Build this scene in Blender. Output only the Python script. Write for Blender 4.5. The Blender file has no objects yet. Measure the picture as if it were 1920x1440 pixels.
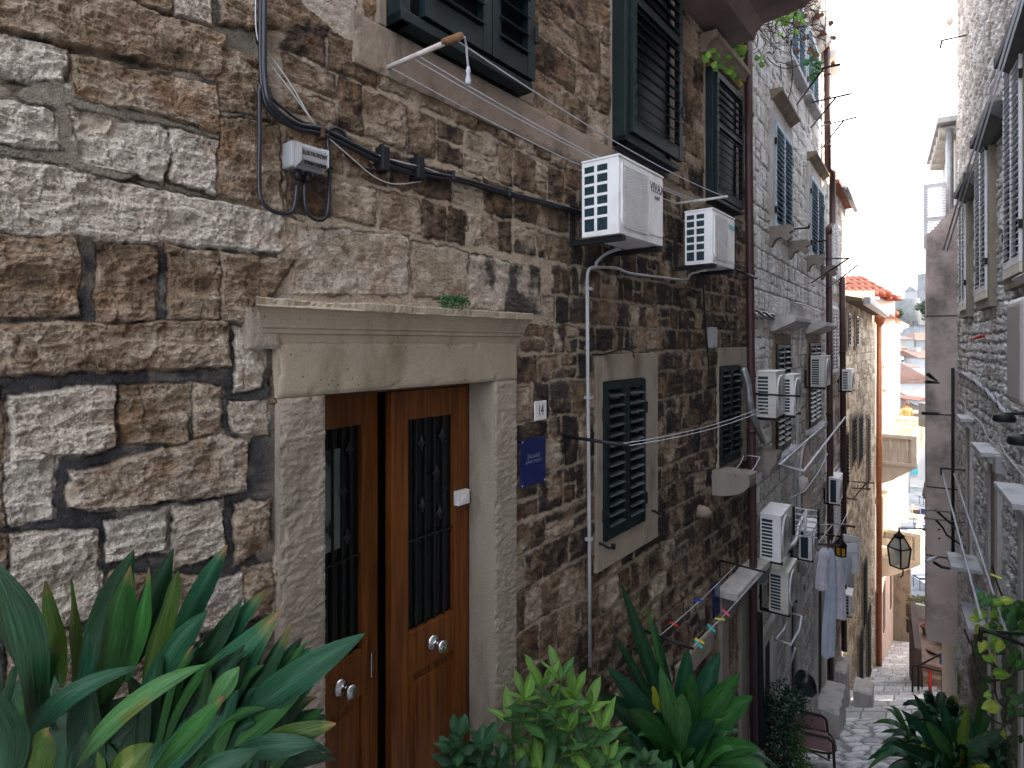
import bpy, math, random
import numpy as np
from mathutils import Vector, Matrix

C = bpy.context.scene.collection
SC = bpy.context.scene
PI = math.pi
R = random.Random(7)

# ------------------------------------------------------------------ camera
FPX = 1080.0            # focal length in pixels of the 1920 px wide photo
CX, HY = 960.0, 643.0   # principal column, horizon row
cam = bpy.data.cameras.new('camera')
cam.sensor_width = 36.0
cam.lens = 36.0 * FPX / 1920.0
cam.shift_y = -(720.0 - HY) / 1920.0
cam.clip_start = 0.05
cam.clip_end = 3000
camo = bpy.data.objects.new('camera', cam)
C.objects.link(camo)
camo.location = (0, 0, 0)
camo.rotation_euler = (PI / 2, 0, 0)
SC.camera = camo

# ------------------------------------------------------------------ light
SUN_EL, SUN_AZ = math.radians(27), math.radians(97)   # azimuth clockwise from +Y
sd = Vector((math.sin(SUN_AZ) * math.cos(SUN_EL), math.cos(SUN_AZ) * math.cos(SUN_EL), math.sin(SUN_EL)))
w = bpy.data.worlds.new('World')
SC.world = w
w.use_nodes = True
nt = w.node_tree
nt.nodes.clear()
sky = nt.nodes.new('ShaderNodeTexSky')
sky.sky_type = 'NISHITA'
sky.sun_disc = False
sky.sun_elevation = SUN_EL
sky.sun_rotation = SUN_AZ
sky.air_density = 1.0
sky.dust_density = 4.0
sky.ozone_density = 1.0
hz = nt.nodes.new('ShaderNodeMix'); hz.data_type = 'RGBA'
hz.inputs[0].default_value = 0.82
nt.links.new(sky.outputs[0], hz.inputs[6])
hz.inputs[7].default_value = (7.1, 7.55, 8.5, 1)       # bright thin cloud over the clear sky
bg = nt.nodes.new('ShaderNodeBackground')
bg.inputs[1].default_value = 0.1
wo = nt.nodes.new('ShaderNodeOutputWorld')
nt.links.new(hz.outputs[2], bg.inputs[0])
nt.links.new(bg.outputs[0], wo.inputs[0])
sun = bpy.data.lights.new('sun', 'SUN')
sun.energy = 2.0
sun.angle = math.radians(0.5)
sun.color = (1.0, 0.80, 0.56)
suno = bpy.data.objects.new('sun', sun)
C.objects.link(suno)
suno.rotation_euler = (-sd).to_track_quat('-Z', 'Y').to_euler()
SC.view_settings.view_transform = 'Standard'
SC.view_settings.look = 'None'
SC.view_settings.exposure = 2.7
SC.view_settings.gamma = 1.0
SC.cycles.max_bounces = 10
SC.cycles.diffuse_bounces = 8
SC.cycles.transparent_max_bounces = 6
SC.cycles.use_denoising = True

# ------------------------------------------------------------------ frames
class Frame:
    """local x along the wall, local y INTO the wall, z up"""
    def __init__(self, o, t):
        self.o = Vector((o[0], o[1], 0))
        self.t = Vector((t[0], t[1], 0)).normalized()
        self.m = Vector((-self.t.y, self.t.x, 0))
        self.rot = Matrix(((self.t.x, self.m.x, 0), (self.t.y, self.m.y, 0), (0, 0, 1)))
    def p(self, s, y, z):
        return self.o + self.t * s + self.m * y + Vector((0, 0, z))
    def px(self, px, py, off=0.0):
        d = Vector(((px - CX) / FPX, 1, (HY - py) / FPX))
        k = (self.o.dot(self.m) - off) / d.dot(self.m)
        q = d * k
        return (q - self.o).dot(self.t), q.z
    def s(self, px, off=0.0):
        return self.px(px, 0, off)[0]
    def z(self, px, py, off=0.0):
        return self.px(px, py, off)[1]

FA = Frame((-2.46, 0), (0.8056, 1))                 # near left house
FB = Frame((2.61, 6.295), (0.7176, 1))              # next houses on the left
FR = Frame((1.35, 0), (-0.639, -1))                 # right-hand house
FE = Frame((13.66, 21.7), (0.75, 1))                # sunlit house far down
F0 = Frame((0, 0), (1, 0))                          # world axes

def at(px, py, Y):
    return Vector(((px - CX) / FPX * Y, Y, (HY - py) / FPX * Y))

# ------------------------------------------------------------------ numpy noise
def _h(ix, iy, seed):
    n = (ix.astype(np.int64) * 374761393 + iy.astype(np.int64) * 668265263 + seed * 974634777) & 0xffffffff
    n = ((n ^ (n >> 13)) * 1274126177) & 0xffffffff
    n = n ^ (n >> 16)
    return (n & 0xffffff) / float(0xffffff)
def vn(x, y, seed=0):
    ix = np.floor(x); iy = np.floor(y)
    fx = x - ix; fy = y - iy
    fx = fx * fx * (3 - 2 * fx); fy = fy * fy * (3 - 2 * fy)
    a = _h(ix, iy, seed); b = _h(ix + 1, iy, seed); c = _h(ix, iy + 1, seed); d = _h(ix + 1, iy + 1, seed)
    return (a + (b - a) * fx) * (1 - fy) + (c + (d - c) * fx) * fy
def fbm(x, y, o=4, seed=0, g=0.5):
    r = 0; a = 1; t = 0
    for i in range(o):
        r = r + a * vn(x * 2 ** i + 17.3 * i, y * 2 ** i + 9.1 * i, seed + i)
        t += a; a *= g
    return r / t
def ridge(x, y, o=3, seed=0, g=0.5):
    r = 0; a = 1; t = 0
    for i in range(o):
        r = r + a * (1 - np.abs(2 * vn(x * 2 ** i + 5.7 * i, y * 2 ** i + 3.3 * i, seed + i) - 1))
        t += a; a *= g
    return r / t
def cells(x, y, seed=0):
    """distance to nearest / second nearest jittered point, id of nearest"""
    ix = np.floor(x); iy = np.floor(y)
    d1 = np.full(x.shape, 9.0); d2 = np.full(x.shape, 9.0); cid = np.zeros(x.shape)
    for a in (-1, 0, 1):
        for b in (-1, 0, 1):
            jx = ix + a; jy = iy + b
            qx = jx + 0.15 + 0.7 * _h(jx, jy, seed); qy = jy + 0.15 + 0.7 * _h(jx, jy, seed + 9)
            d = np.hypot(qx - x, qy - y)
            i = _h(jx, jy, seed + 33)
            m = d < d1
            d2 = np.where(m, d1, np.minimum(d2, d)); cid = np.where(m, i, cid); d1 = np.where(m, d, d1)
    return d1, d2, cid
def sst(x, a, b):
    t = np.clip((x - a) / (b - a), 0, 1)
    return t * t * (3 - 2 * t)

# ------------------------------------------------------------------ mesh builder
class MB:
    def __init__(self):
        self.v = []; self.f = []; self.c = {}; self.u = {}; self.sm = set()
    def add(self, vs, fs, smooth=False, col=None, uv=None):
        n = len(self.v)
        self.v += [tuple(a) for a in vs]
        k = len(self.f)
        self.f += [tuple(n + i for i in f) for f in fs]
        if smooth: self.sm.update(range(k, len(self.f)))
        if col is not None:
            for i, c in enumerate(col): self.c[n + i] = c
        if uv is not None:
            for i, c in enumerate(uv): self.u[n + i] = c
        return self
    def box(self, x0, x1, y0, y1, z0, z1, M=None):
        vs = [Vector((x, y, z)) for x in (x0, x1) for y in (y0, y1) for z in (z0, z1)]
        if M is not None: vs = [M @ a for a in vs]
        return self.add(vs, [(0, 1, 3, 2), (4, 6, 7, 5), (0, 4, 5, 1), (2, 3, 7, 6), (0, 2, 6, 4), (1, 5, 7, 3)])
    def rbox(self, c, size, rx=0, ry=0, rz=0):
        M = Matrix.Translation(c) @ Matrix.Rotation(rz, 4, 'Z') @ Matrix.Rotation(ry, 4, 'Y') @ Matrix.Rotation(rx, 4, 'X')
        a, b, d = size[0] / 2, size[1] / 2, size[2] / 2
        return self.box(-a, a, -b, b, -d, d, M)
    def tube(self, pts, r, n=6, r2=None, cap=True):
        pts = [Vector(p) for p in pts]
        m = len(pts); vs = []; fs = []
        up = Vector((0, 0, 1)); prev = None
        for i, p in enumerate(pts):
            d = (pts[min(i + 1, m - 1)] - pts[max(i - 1, 0)])
            if d.length < 1e-9: d = Vector((0, 0, 1))
            d.normalize()
            if prev is None:
                a = d.cross(up)
                if a.length < 0.1: a = d.cross(Vector((1, 0, 0)))
            else:
                a = prev - d * prev.dot(d)
                if a.length < 1e-6: a = d.orthogonal()
            a.normalize(); prev = a
            b = d.cross(a)
            rr = r if r2 is None else r + (r2 - r) * i / max(1, m - 1)
            for k in range(n):
                t = 2 * PI * k / n
                vs.append(p + (a * math.cos(t) + b * math.sin(t)) * rr)
        for i in range(m - 1):
            for k in range(n):
                k2 = (k + 1) % n
                fs.append((i * n + k, i * n + k2, (i + 1) * n + k2, (i + 1) * n + k))
        if cap:
            fs.append(tuple(range(n - 1, -1, -1))); fs.append(tuple((m - 1) * n + k for k in range(n)))
        return self.add(vs, fs, smooth=n > 5)
    def lathe(self, c, prof, n=12, axis='Z', sx=1, sy=1):
        c = Vector(c); vs = []; fs = []
        for r, h in prof:
            for k in range(n):
                t = 2 * PI * k / n
                a, b = r * math.cos(t) * sx, r * math.sin(t) * sy
                vs.append(c + (Vector((a, b, h)) if axis == 'Z' else Vector((a, h, b)) if axis == 'Y' else Vector((h, a, b))))
        m = len(prof)
        for i in range(m - 1):
            for k in range(n):
                k2 = (k + 1) % n
                fs.append((i * n + k, i * n + k2, (i + 1) * n + k2, (i + 1) * n + k))
        fs.append(tuple(range(n - 1, -1, -1))); fs.append(tuple((m - 1) * n + k for k in range(n)))
        return self.add(vs, fs, smooth=True)
    def prism(self, poly, a0, a1, axis='X'):
        """poly in the other two axes, extruded between a0 and a1"""
        n = len(poly); vs = []
        for a in (a0, a1):
            for (p, q) in poly:
                vs.append((a, p, q) if axis == 'X' else (p, a, q) if axis == 'Y' else (p, q, a))
        fs = [tuple(range(n)), tuple(range(2 * n - 1, n - 1, -1))]
        fs += [(i, (i + 1) % n, n + (i + 1) % n, n + i) for i in range(n)]
        return self.add(vs, fs)
    def build(self, name, mat, parent=None, F=None, anchor=None, bevel=0, seg=2, autosm=False):
        vs = self.v
        if F is not None:                      # frame coordinates -> relative to the anchor of the thing
            if anchor is not None:
                vs = [(a[0] - anchor[0], a[1] - anchor[1], a[2] - anchor[2]) for a in vs]
            else:
                vs = [tuple(F.p(*a)) for a in vs]
        elif anchor is not None:
            vs = [(a[0] - anchor[0], a[1] - anchor[1], a[2] - anchor[2]) for a in vs]
        me = bpy.data.meshes.new(name)
        me.from_pydata(vs, [], self.f)
        me.validate()
        if len(me.polygons) == len(self.f) and self.sm:
            fl = [i in self.sm for i in range(len(self.f))]
            me.polygons.foreach_set('use_smooth', fl)
        if self.c:
            at_ = me.attributes.new('Col', 'FLOAT_COLOR', 'POINT')
            arr = np.ones((len(me.vertices), 4), np.float32)
            for i, c in self.c.items(): arr[i, :3] = c
            at_.data.foreach_set('color', arr.ravel())
        if self.u:
            at_ = me.attributes.new('luv', 'FLOAT_VECTOR', 'POINT')
            arr = np.zeros((len(me.vertices), 3), np.float32)
            for i, c in self.u.items(): arr[i] = c
            at_.data.foreach_set('vector', arr.ravel())
        me.materials.append(mat)
        me.update()
        o = bpy.data.objects.new(name, me)
        C.objects.link(o)
        if parent is not None: o.parent = parent
        if bevel:
            b = o.modifiers.new('bevel', 'BEVEL'); b.width = bevel; b.segments = seg; b.limit_method = 'ANGLE'
            b.harden_normals = False
        return o

class Thing:
    """an Empty at the thing's base; parts are added in frame coordinates"""
    def __init__(self, name, label, cat, F, a, group=None):
        self.F = F; self.a = a
        o = bpy.data.objects.new(name, None)
        o.empty_display_size = 0.1
        C.objects.link(o)
        M = F.rot.to_4x4(); M.translation = F.p(*a)
        o.matrix_world = M
        o['label'] = label; o['category'] = cat
        if group: o['group'] = group
        self.o = o
    def part(self, name, mb, mat, parent=None, **k):
        return mb.build(name, mat, parent or self.o, F=self.F, anchor=self.a, **k)

def tag(o, label=None, cat=None, group=None, kind=None):
    if label: o['label'] = label
    if cat: o['category'] = cat
    if group: o['group'] = group
    if kind: o['kind'] = kind
    return o
def copy_tree(o, parent=None):
    c = o.copy(); C.objects.link(c)
    if parent is not None: c.parent = parent
    for ch in list(o.children): copy_tree(ch, c)
    return c
def text(name, s, size, mat, parent, loc, rot=(PI / 2, 0, 0), ext=0.0008, sx=1.0):
    cu = bpy.data.curves.new(name, 'FONT')
    cu.body = s; cu.size = size; cu.extrude = ext; cu.align_x = 'CENTER'; cu.align_y = 'CENTER'
    tmp = bpy.data.objects.new(name, cu)
    me = bpy.data.meshes.new_from_object(tmp); bpy.data.objects.remove(tmp)
    me.materials.clear(); me.materials.append(mat)
    o = bpy.data.objects.new(name, me); C.objects.link(o)
    o.parent = parent; o.location = loc; o.rotation_euler = rot; o.scale = (sx, 1, 1)
    return o

# ------------------------------------------------------------------ materials
def _mat(name):
    m = bpy.data.materials.new(name); m.use_nodes = True
    n = m.node_tree.nodes; l = m.node_tree.links
    b = n['Principled BSDF']
    return m, n, l, b
def pm(name, col, rough=0.6, metal=0.0, var=0.12, scale=6.0, bump=0.0, bs=60.0, spec=0.5, dirt=None, dscale=3.0, damt=0.5, stretch=(1, 1, 1), coat=0.0):
    """painted / plain surface with noise variation, optional dirt colour in patches, optional bump"""
    m, n, l, b = _mat(name)
    tc = n.new('ShaderNodeTexCoord'); mp = n.new('ShaderNodeMapping'); mp.inputs['Scale'].default_value = stretch
    l.new(tc.outputs['Object'], mp.inputs[0])
    no = n.new('ShaderNodeTexNoise'); no.inputs['Scale'].default_value = scale; no.inputs['Detail'].default_value = 6
    l.new(mp.outputs[0], no.inputs['Vector'])
    cr = n.new('ShaderNodeValToRGB')
    cr.color_ramp.elements[0].position = 0.3; cr.color_ramp.elements[1].position = 0.7
    cr.color_ramp.elements[0].color = (*[max(0, c * (1 - var)) for c in col], 1)
    cr.color_ramp.elements[1].color = (*[min(1, c * (1 + var)) for c in col], 1)
    l.new(no.outputs[0], cr.inputs[0])
    out = cr.outputs[0]
    if dirt is not None:
        n2 = n.new('ShaderNodeTexNoise'); n2.inputs['Scale'].default_value = dscale; n2.inputs['Detail'].default_value = 8
        n2.inputs['Roughness'].default_value = 0.65
        l.new(mp.outputs[0], n2.inputs['Vector'])
        r2 = n.new('ShaderNodeMapRange'); r2.inputs[1].default_value = 0.48; r2.inputs[2].default_value = 0.72; r2.inputs[4].default_value = damt
        l.new(n2.outputs[0], r2.inputs[0])
        mx = n.new('ShaderNodeMix'); mx.data_type = 'RGBA'
        l.new(r2.outputs[0], mx.inputs[0]); l.new(out, mx.inputs[6]); mx.inputs[7].default_value = (*dirt, 1)
        out = mx.outputs[2]
    l.new(out, b.inputs['Base Color'])
    b.inputs['Roughness'].default_value = rough; b.inputs['Metallic'].default_value = metal
    b.inputs['Specular IOR Level'].default_value = spec
    if coat: b.inputs['Coat Weight'].default_value = coat
    if bump:
        n3 = n.new('ShaderNodeTexNoise'); n3.inputs['Scale'].default_value = bs; n3.inputs['Detail'].default_value = 5
        l.new(mp.outputs[0], n3.inputs['Vector'])
        bp = n.new('ShaderNodeBump'); bp.inputs['Strength'].default_value = bump; bp.inputs['Distance'].default_value = 0.01
        l.new(n3.outputs[0], bp.inputs['Height']); l.new(bp.outputs[0], b.inputs['Normal'])
    return m
def stone_attr(name, bs=70, bump=0.5, dist=0.006, rough=0.92, spec=0.25):
    m, n, l, b = _mat(name)
    a = n.new('ShaderNodeAttribute'); a.attribute_name = 'Col'
    tc = n.new('ShaderNodeTexCoord')
    no = n.new('ShaderNodeTexNoise'); no.inputs['Scale'].default_value = bs; no.inputs['Detail'].default_value = 7; no.inputs['Roughness'].default_value = 0.65
    l.new(tc.outputs['Object'], no.inputs['Vector'])
    mr = n.new('ShaderNodeMapRange'); mr.inputs[1].default_value = 0.3; mr.inputs[2].default_value = 0.7; mr.inputs[3].default_value = 0.72; mr.inputs[4].default_value = 1.22
    l.new(no.outputs[0], mr.inputs[0])
    mx = n.new('ShaderNodeMix'); mx.data_type = 'RGBA'; mx.blend_type = 'MULTIPLY'; mx.inputs[0].default_value = 1
    l.new(a.outputs['Color'], mx.inputs[6]); l.new(mr.outputs[0], mx.inputs[7])
    l.new(mx.outputs[2], b.inputs['Base Color'])
    n2 = n.new('ShaderNodeTexNoise'); n2.inputs['Scale'].default_value = bs * 1.6; n2.inputs['Detail'].default_value = 6
    l.new(tc.outputs['Object'], n2.inputs['Vector'])
    vo = n.new('ShaderNodeTexVoronoi'); vo.inputs['Scale'].default_value = bs * .62; vo.inputs['Randomness'].default_value = 1
    ds = n.new('ShaderNodeMixRGB') if False else n.new('ShaderNodeVectorMath'); ds.operation = 'ADD'
    sc_ = n.new('ShaderNodeVectorMath'); sc_.operation = 'SCALE'; sc_.inputs['Scale'].default_value = .05
    l.new(n2.outputs['Color'], sc_.inputs[0]); l.new(tc.outputs['Object'], ds.inputs[0]); l.new(sc_.outputs[0], ds.inputs[1]); l.new(ds.outputs[0], vo.inputs['Vector'])
    ma = n.new('ShaderNodeMath'); ma.operation = 'MULTIPLY_ADD'; ma.inputs[1].default_value = 1.3
    l.new(vo.outputs['Distance'], ma.inputs[0]); l.new(n2.outputs[0], ma.inputs[2])
    bp = n.new('ShaderNodeBump'); bp.inputs['Strength'].default_value = bump; bp.inputs['Distance'].default_value = dist
    l.new(ma.outputs[0], bp.inputs['Height']); l.new(bp.outputs[0], b.inputs['Normal'])
    b.inputs['Roughness'].default_value = rough; b.inputs['Specular IOR Level'].default_value = spec
    return m
def limestone(name, col, stain=(0.10, 0.09, 0.06), damt=0.55, pits=40, bump=0.5):
    m, n, l, b = _mat(name)
    tc = n.new('ShaderNodeTexCoord')
    no = n.new('ShaderNodeTexNoise'); no.inputs['Scale'].default_value = 5; no.inputs['Detail'].default_value = 8; no.inputs['Roughness'].default_value = 0.6
    mp = n.new('ShaderNodeMapping'); mp.inputs['Scale'].default_value = (1, 1, 0.45)
    l.new(tc.outputs['Object'], mp.inputs[0]); l.new(mp.outputs[0], no.inputs['Vector'])
    cr = n.new('ShaderNodeValToRGB')
    e = cr.color_ramp.elements
    e[0].position = 0.30; e[0].color = (*[c * (1 - damt) + s * damt for c, s in zip(col, stain)], 1)
    e[1].position = 0.72; e[1].color = (*[min(1, c * 1.15) for c in col], 1)
    k = e.new(0.48); k.color = (*col, 1)
    l.new(no.outputs[0], cr.inputs[0])
    fn = n.new('ShaderNodeTexNoise'); fn.inputs['Scale'].default_value = 120; fn.inputs['Detail'].default_value = 5
    l.new(tc.outputs['Object'], fn.inputs['Vector'])
    vo = n.new('ShaderNodeTexVoronoi'); vo.inputs['Scale'].default_value = pits
    l.new(tc.outputs['Object'], vo.inputs['Vector'])
    pr = n.new('ShaderNodeMapRange'); pr.inputs[1].default_value = 0.06; pr.inputs[2].default_value = 0.16
    l.new(vo.outputs[0], pr.inputs[0])
    # only some of the pits show
    gt = n.new('ShaderNodeMath'); gt.operation = 'GREATER_THAN'; gt.inputs[1].default_value = 0.72
    l.new(vo.outputs['Color'], gt.inputs[0])
    iv = n.new('ShaderNodeMath'); iv.operation = 'SUBTRACT'; iv.inputs[0].default_value = 1
    l.new(gt.outputs[0], iv.inputs[1])
    mxm = n.new('ShaderNodeMath'); mxm.operation = 'MAXIMUM'
    l.new(pr.outputs[0], mxm.inputs[0]); l.new(iv.outputs[0], mxm.inputs[1])
    fr = n.new('ShaderNodeMapRange'); fr.inputs[3].default_value = 0.78; fr.inputs[4].default_value = 1.2
    l.new(fn.outputs[0], fr.inputs[0])
    m1 = n.new('ShaderNodeMix'); m1.data_type = 'RGBA'; m1.blend_type = 'MULTIPLY'; m1.inputs[0].default_value = 1
    l.new(cr.outputs[0], m1.inputs[6]); l.new(fr.outputs[0], m1.inputs[7])
    m2 = n.new('ShaderNodeMix'); m2.data_type = 'RGBA'
    l.new(mxm.outputs[0], m2.inputs[0]); m2.inputs[6].default_value = (*[c * 0.35 for c in stain], 1); l.new(m1.outputs[2], m2.inputs[7])
    l.new(m2.outputs[2], b.inputs['Base Color'])
    ad = n.new('ShaderNodeMath'); ad.operation = 'MULTIPLY_ADD'; ad.inputs[1].default_value = 0.8
    l.new(mxm.outputs[0], ad.inputs[0]); l.new(fn.outputs[0], ad.inputs[2])
    bp = n.new('ShaderNodeBump'); bp.inputs['Strength'].default_value = bump; bp.inputs['Distance'].default_value = 0.006
    l.new(ad.outputs[0], bp.inputs['Height']); l.new(bp.outputs[0], b.inputs['Normal'])
    b.inputs['Roughness'].default_value = 0.9; b.inputs['Specular IOR Level'].default_value = 0.25
    return m
def leafmat(name, rough=0.38, trans=0.25, spec=0.5):
    m, n, l, b = _mat(name)
    a = n.new('ShaderNodeAttribute'); a.attribute_name = 'Col'
    u = n.new('ShaderNodeAttribute'); u.attribute_name = 'luv'
    mp = n.new('ShaderNodeMapping'); mp.inputs['Scale'].default_value = (26, 1.6, 1)
    l.new(u.outputs['Vector'], mp.inputs[0])
    no = n.new('ShaderNodeTexNoise'); no.inputs['Scale'].default_value = 1; no.inputs['Detail'].default_value = 4
    l.new(mp.outputs[0], no.inputs['Vector'])
    mr = n.new('ShaderNodeMapRange'); mr.inputs[1].default_value = 0.3; mr.inputs[2].default_value = 0.7; mr.inputs[3].default_value = 0.45; mr.inputs[4].default_value = 1.6
    l.new(no.outputs[0], mr.inputs[0])
    mx = n.new('ShaderNodeMix'); mx.data_type = 'RGBA'; mx.blend_type = 'MULTIPLY'; mx.inputs[0].default_value = 1
    l.new(a.outputs['Color'], mx.inputs[6]); l.new(mr.outputs[0], mx.inputs[7])
    tc = n.new('ShaderNodeTexCoord')
    nd = n.new('ShaderNodeTexNoise'); nd.inputs['Scale'].default_value = 22; nd.inputs['Detail'].default_value = 6; nd.inputs['Roughness'].default_value = 0.7
    l.new(tc.outputs['Object'], nd.inputs['Vector'])
    rd = n.new('ShaderNodeMapRange'); rd.inputs[1].default_value = 0.55; rd.inputs[2].default_value = 0.8; rd.inputs[4].default_value = 0.35
    l.new(nd.outputs[0], rd.inputs[0])
    md = n.new('ShaderNodeMix'); md.data_type = 'RGBA'; md.inputs[7].default_value = (0.06, 0.085, 0.07, 1)    # dust
    l.new(rd.outputs[0], md.inputs[0]); l.new(mx.outputs[2], md.inputs[6])
    l.new(md.outputs[2], b.inputs['Base Color'])
    b.inputs['Roughness'].default_value = rough; b.inputs['Specular IOR Level'].default_value = spec
    bp = n.new('ShaderNodeBump'); bp.inputs['Strength'].default_value = 0.6; bp.inputs['Distance'].default_value = 0.004
    l.new(no.outputs[0], bp.inputs['Height']); l.new(bp.outputs[0], b.inputs['Normal'])
    tr = n.new('ShaderNodeBsdfTranslucent'); l.new(md.outputs[2], tr.inputs[0])
    ms = n.new('ShaderNodeMixShader'); ms.inputs[0].default_value = trans
    l.new(b.outputs[0], ms.inputs[1]); l.new(tr.outputs[0], ms.inputs[2])
    l.new(ms.outputs[0], n['Material Output'].inputs[0])
    return m
def woodmat(name, c1, c2, rough=0.4, coat=0.2, sc=(9, 9, 0.7)):
    m, n, l, b = _mat(name)
    tc = n.new('ShaderNodeTexCoord'); mp = n.new('ShaderNodeMapping'); mp.inputs['Scale'].default_value = sc
    l.new(tc.outputs['Object'], mp.inputs[0])
    no = n.new('ShaderNodeTexNoise'); no.inputs['Scale'].default_value = 4; no.inputs['Detail'].default_value = 8; no.inputs['Distortion'].default_value = 0.6
    l.new(mp.outputs[0], no.inputs['Vector'])
    cr = n.new('ShaderNodeValToRGB')
    cr.color_ramp.elements[0].position = 0.32; cr.color_ramp.elements[0].color = (*c1, 1)
    cr.color_ramp.elements[1].position = 0.68; cr.color_ramp.elements[1].color = (*c2, 1)
    l.new(no.outputs[0], cr.inputs[0]); l.new(cr.outputs[0], b.inputs['Base Color'])
    bp = n.new('ShaderNodeBump'); bp.inputs['Strength'].default_value = 0.15; bp.inputs['Distance'].default_value = 0.002
    l.new(no.outputs[0], bp.inputs['Height']); l.new(bp.outputs[0], b.inputs['Normal'])
    b.inputs['Roughness'].default_value = rough; b.inputs['Coat Weight'].default_value = coat; b.inputs['Coat Roughness'].default_value = 0.25; b.inputs['Specular IOR Level'].default_value = 0.28
    return m
def glassmat(name, col, alpha=1.0, rough=0.08):
    m, n, l, b = _mat(name)
    b.inputs['Base Color'].default_value = (*col, 1); b.inputs['Roughness'].default_value = rough
    b.inputs['Specular IOR Level'].default_value = 0.3; b.inputs['Alpha'].default_value = alpha
    return m

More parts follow.
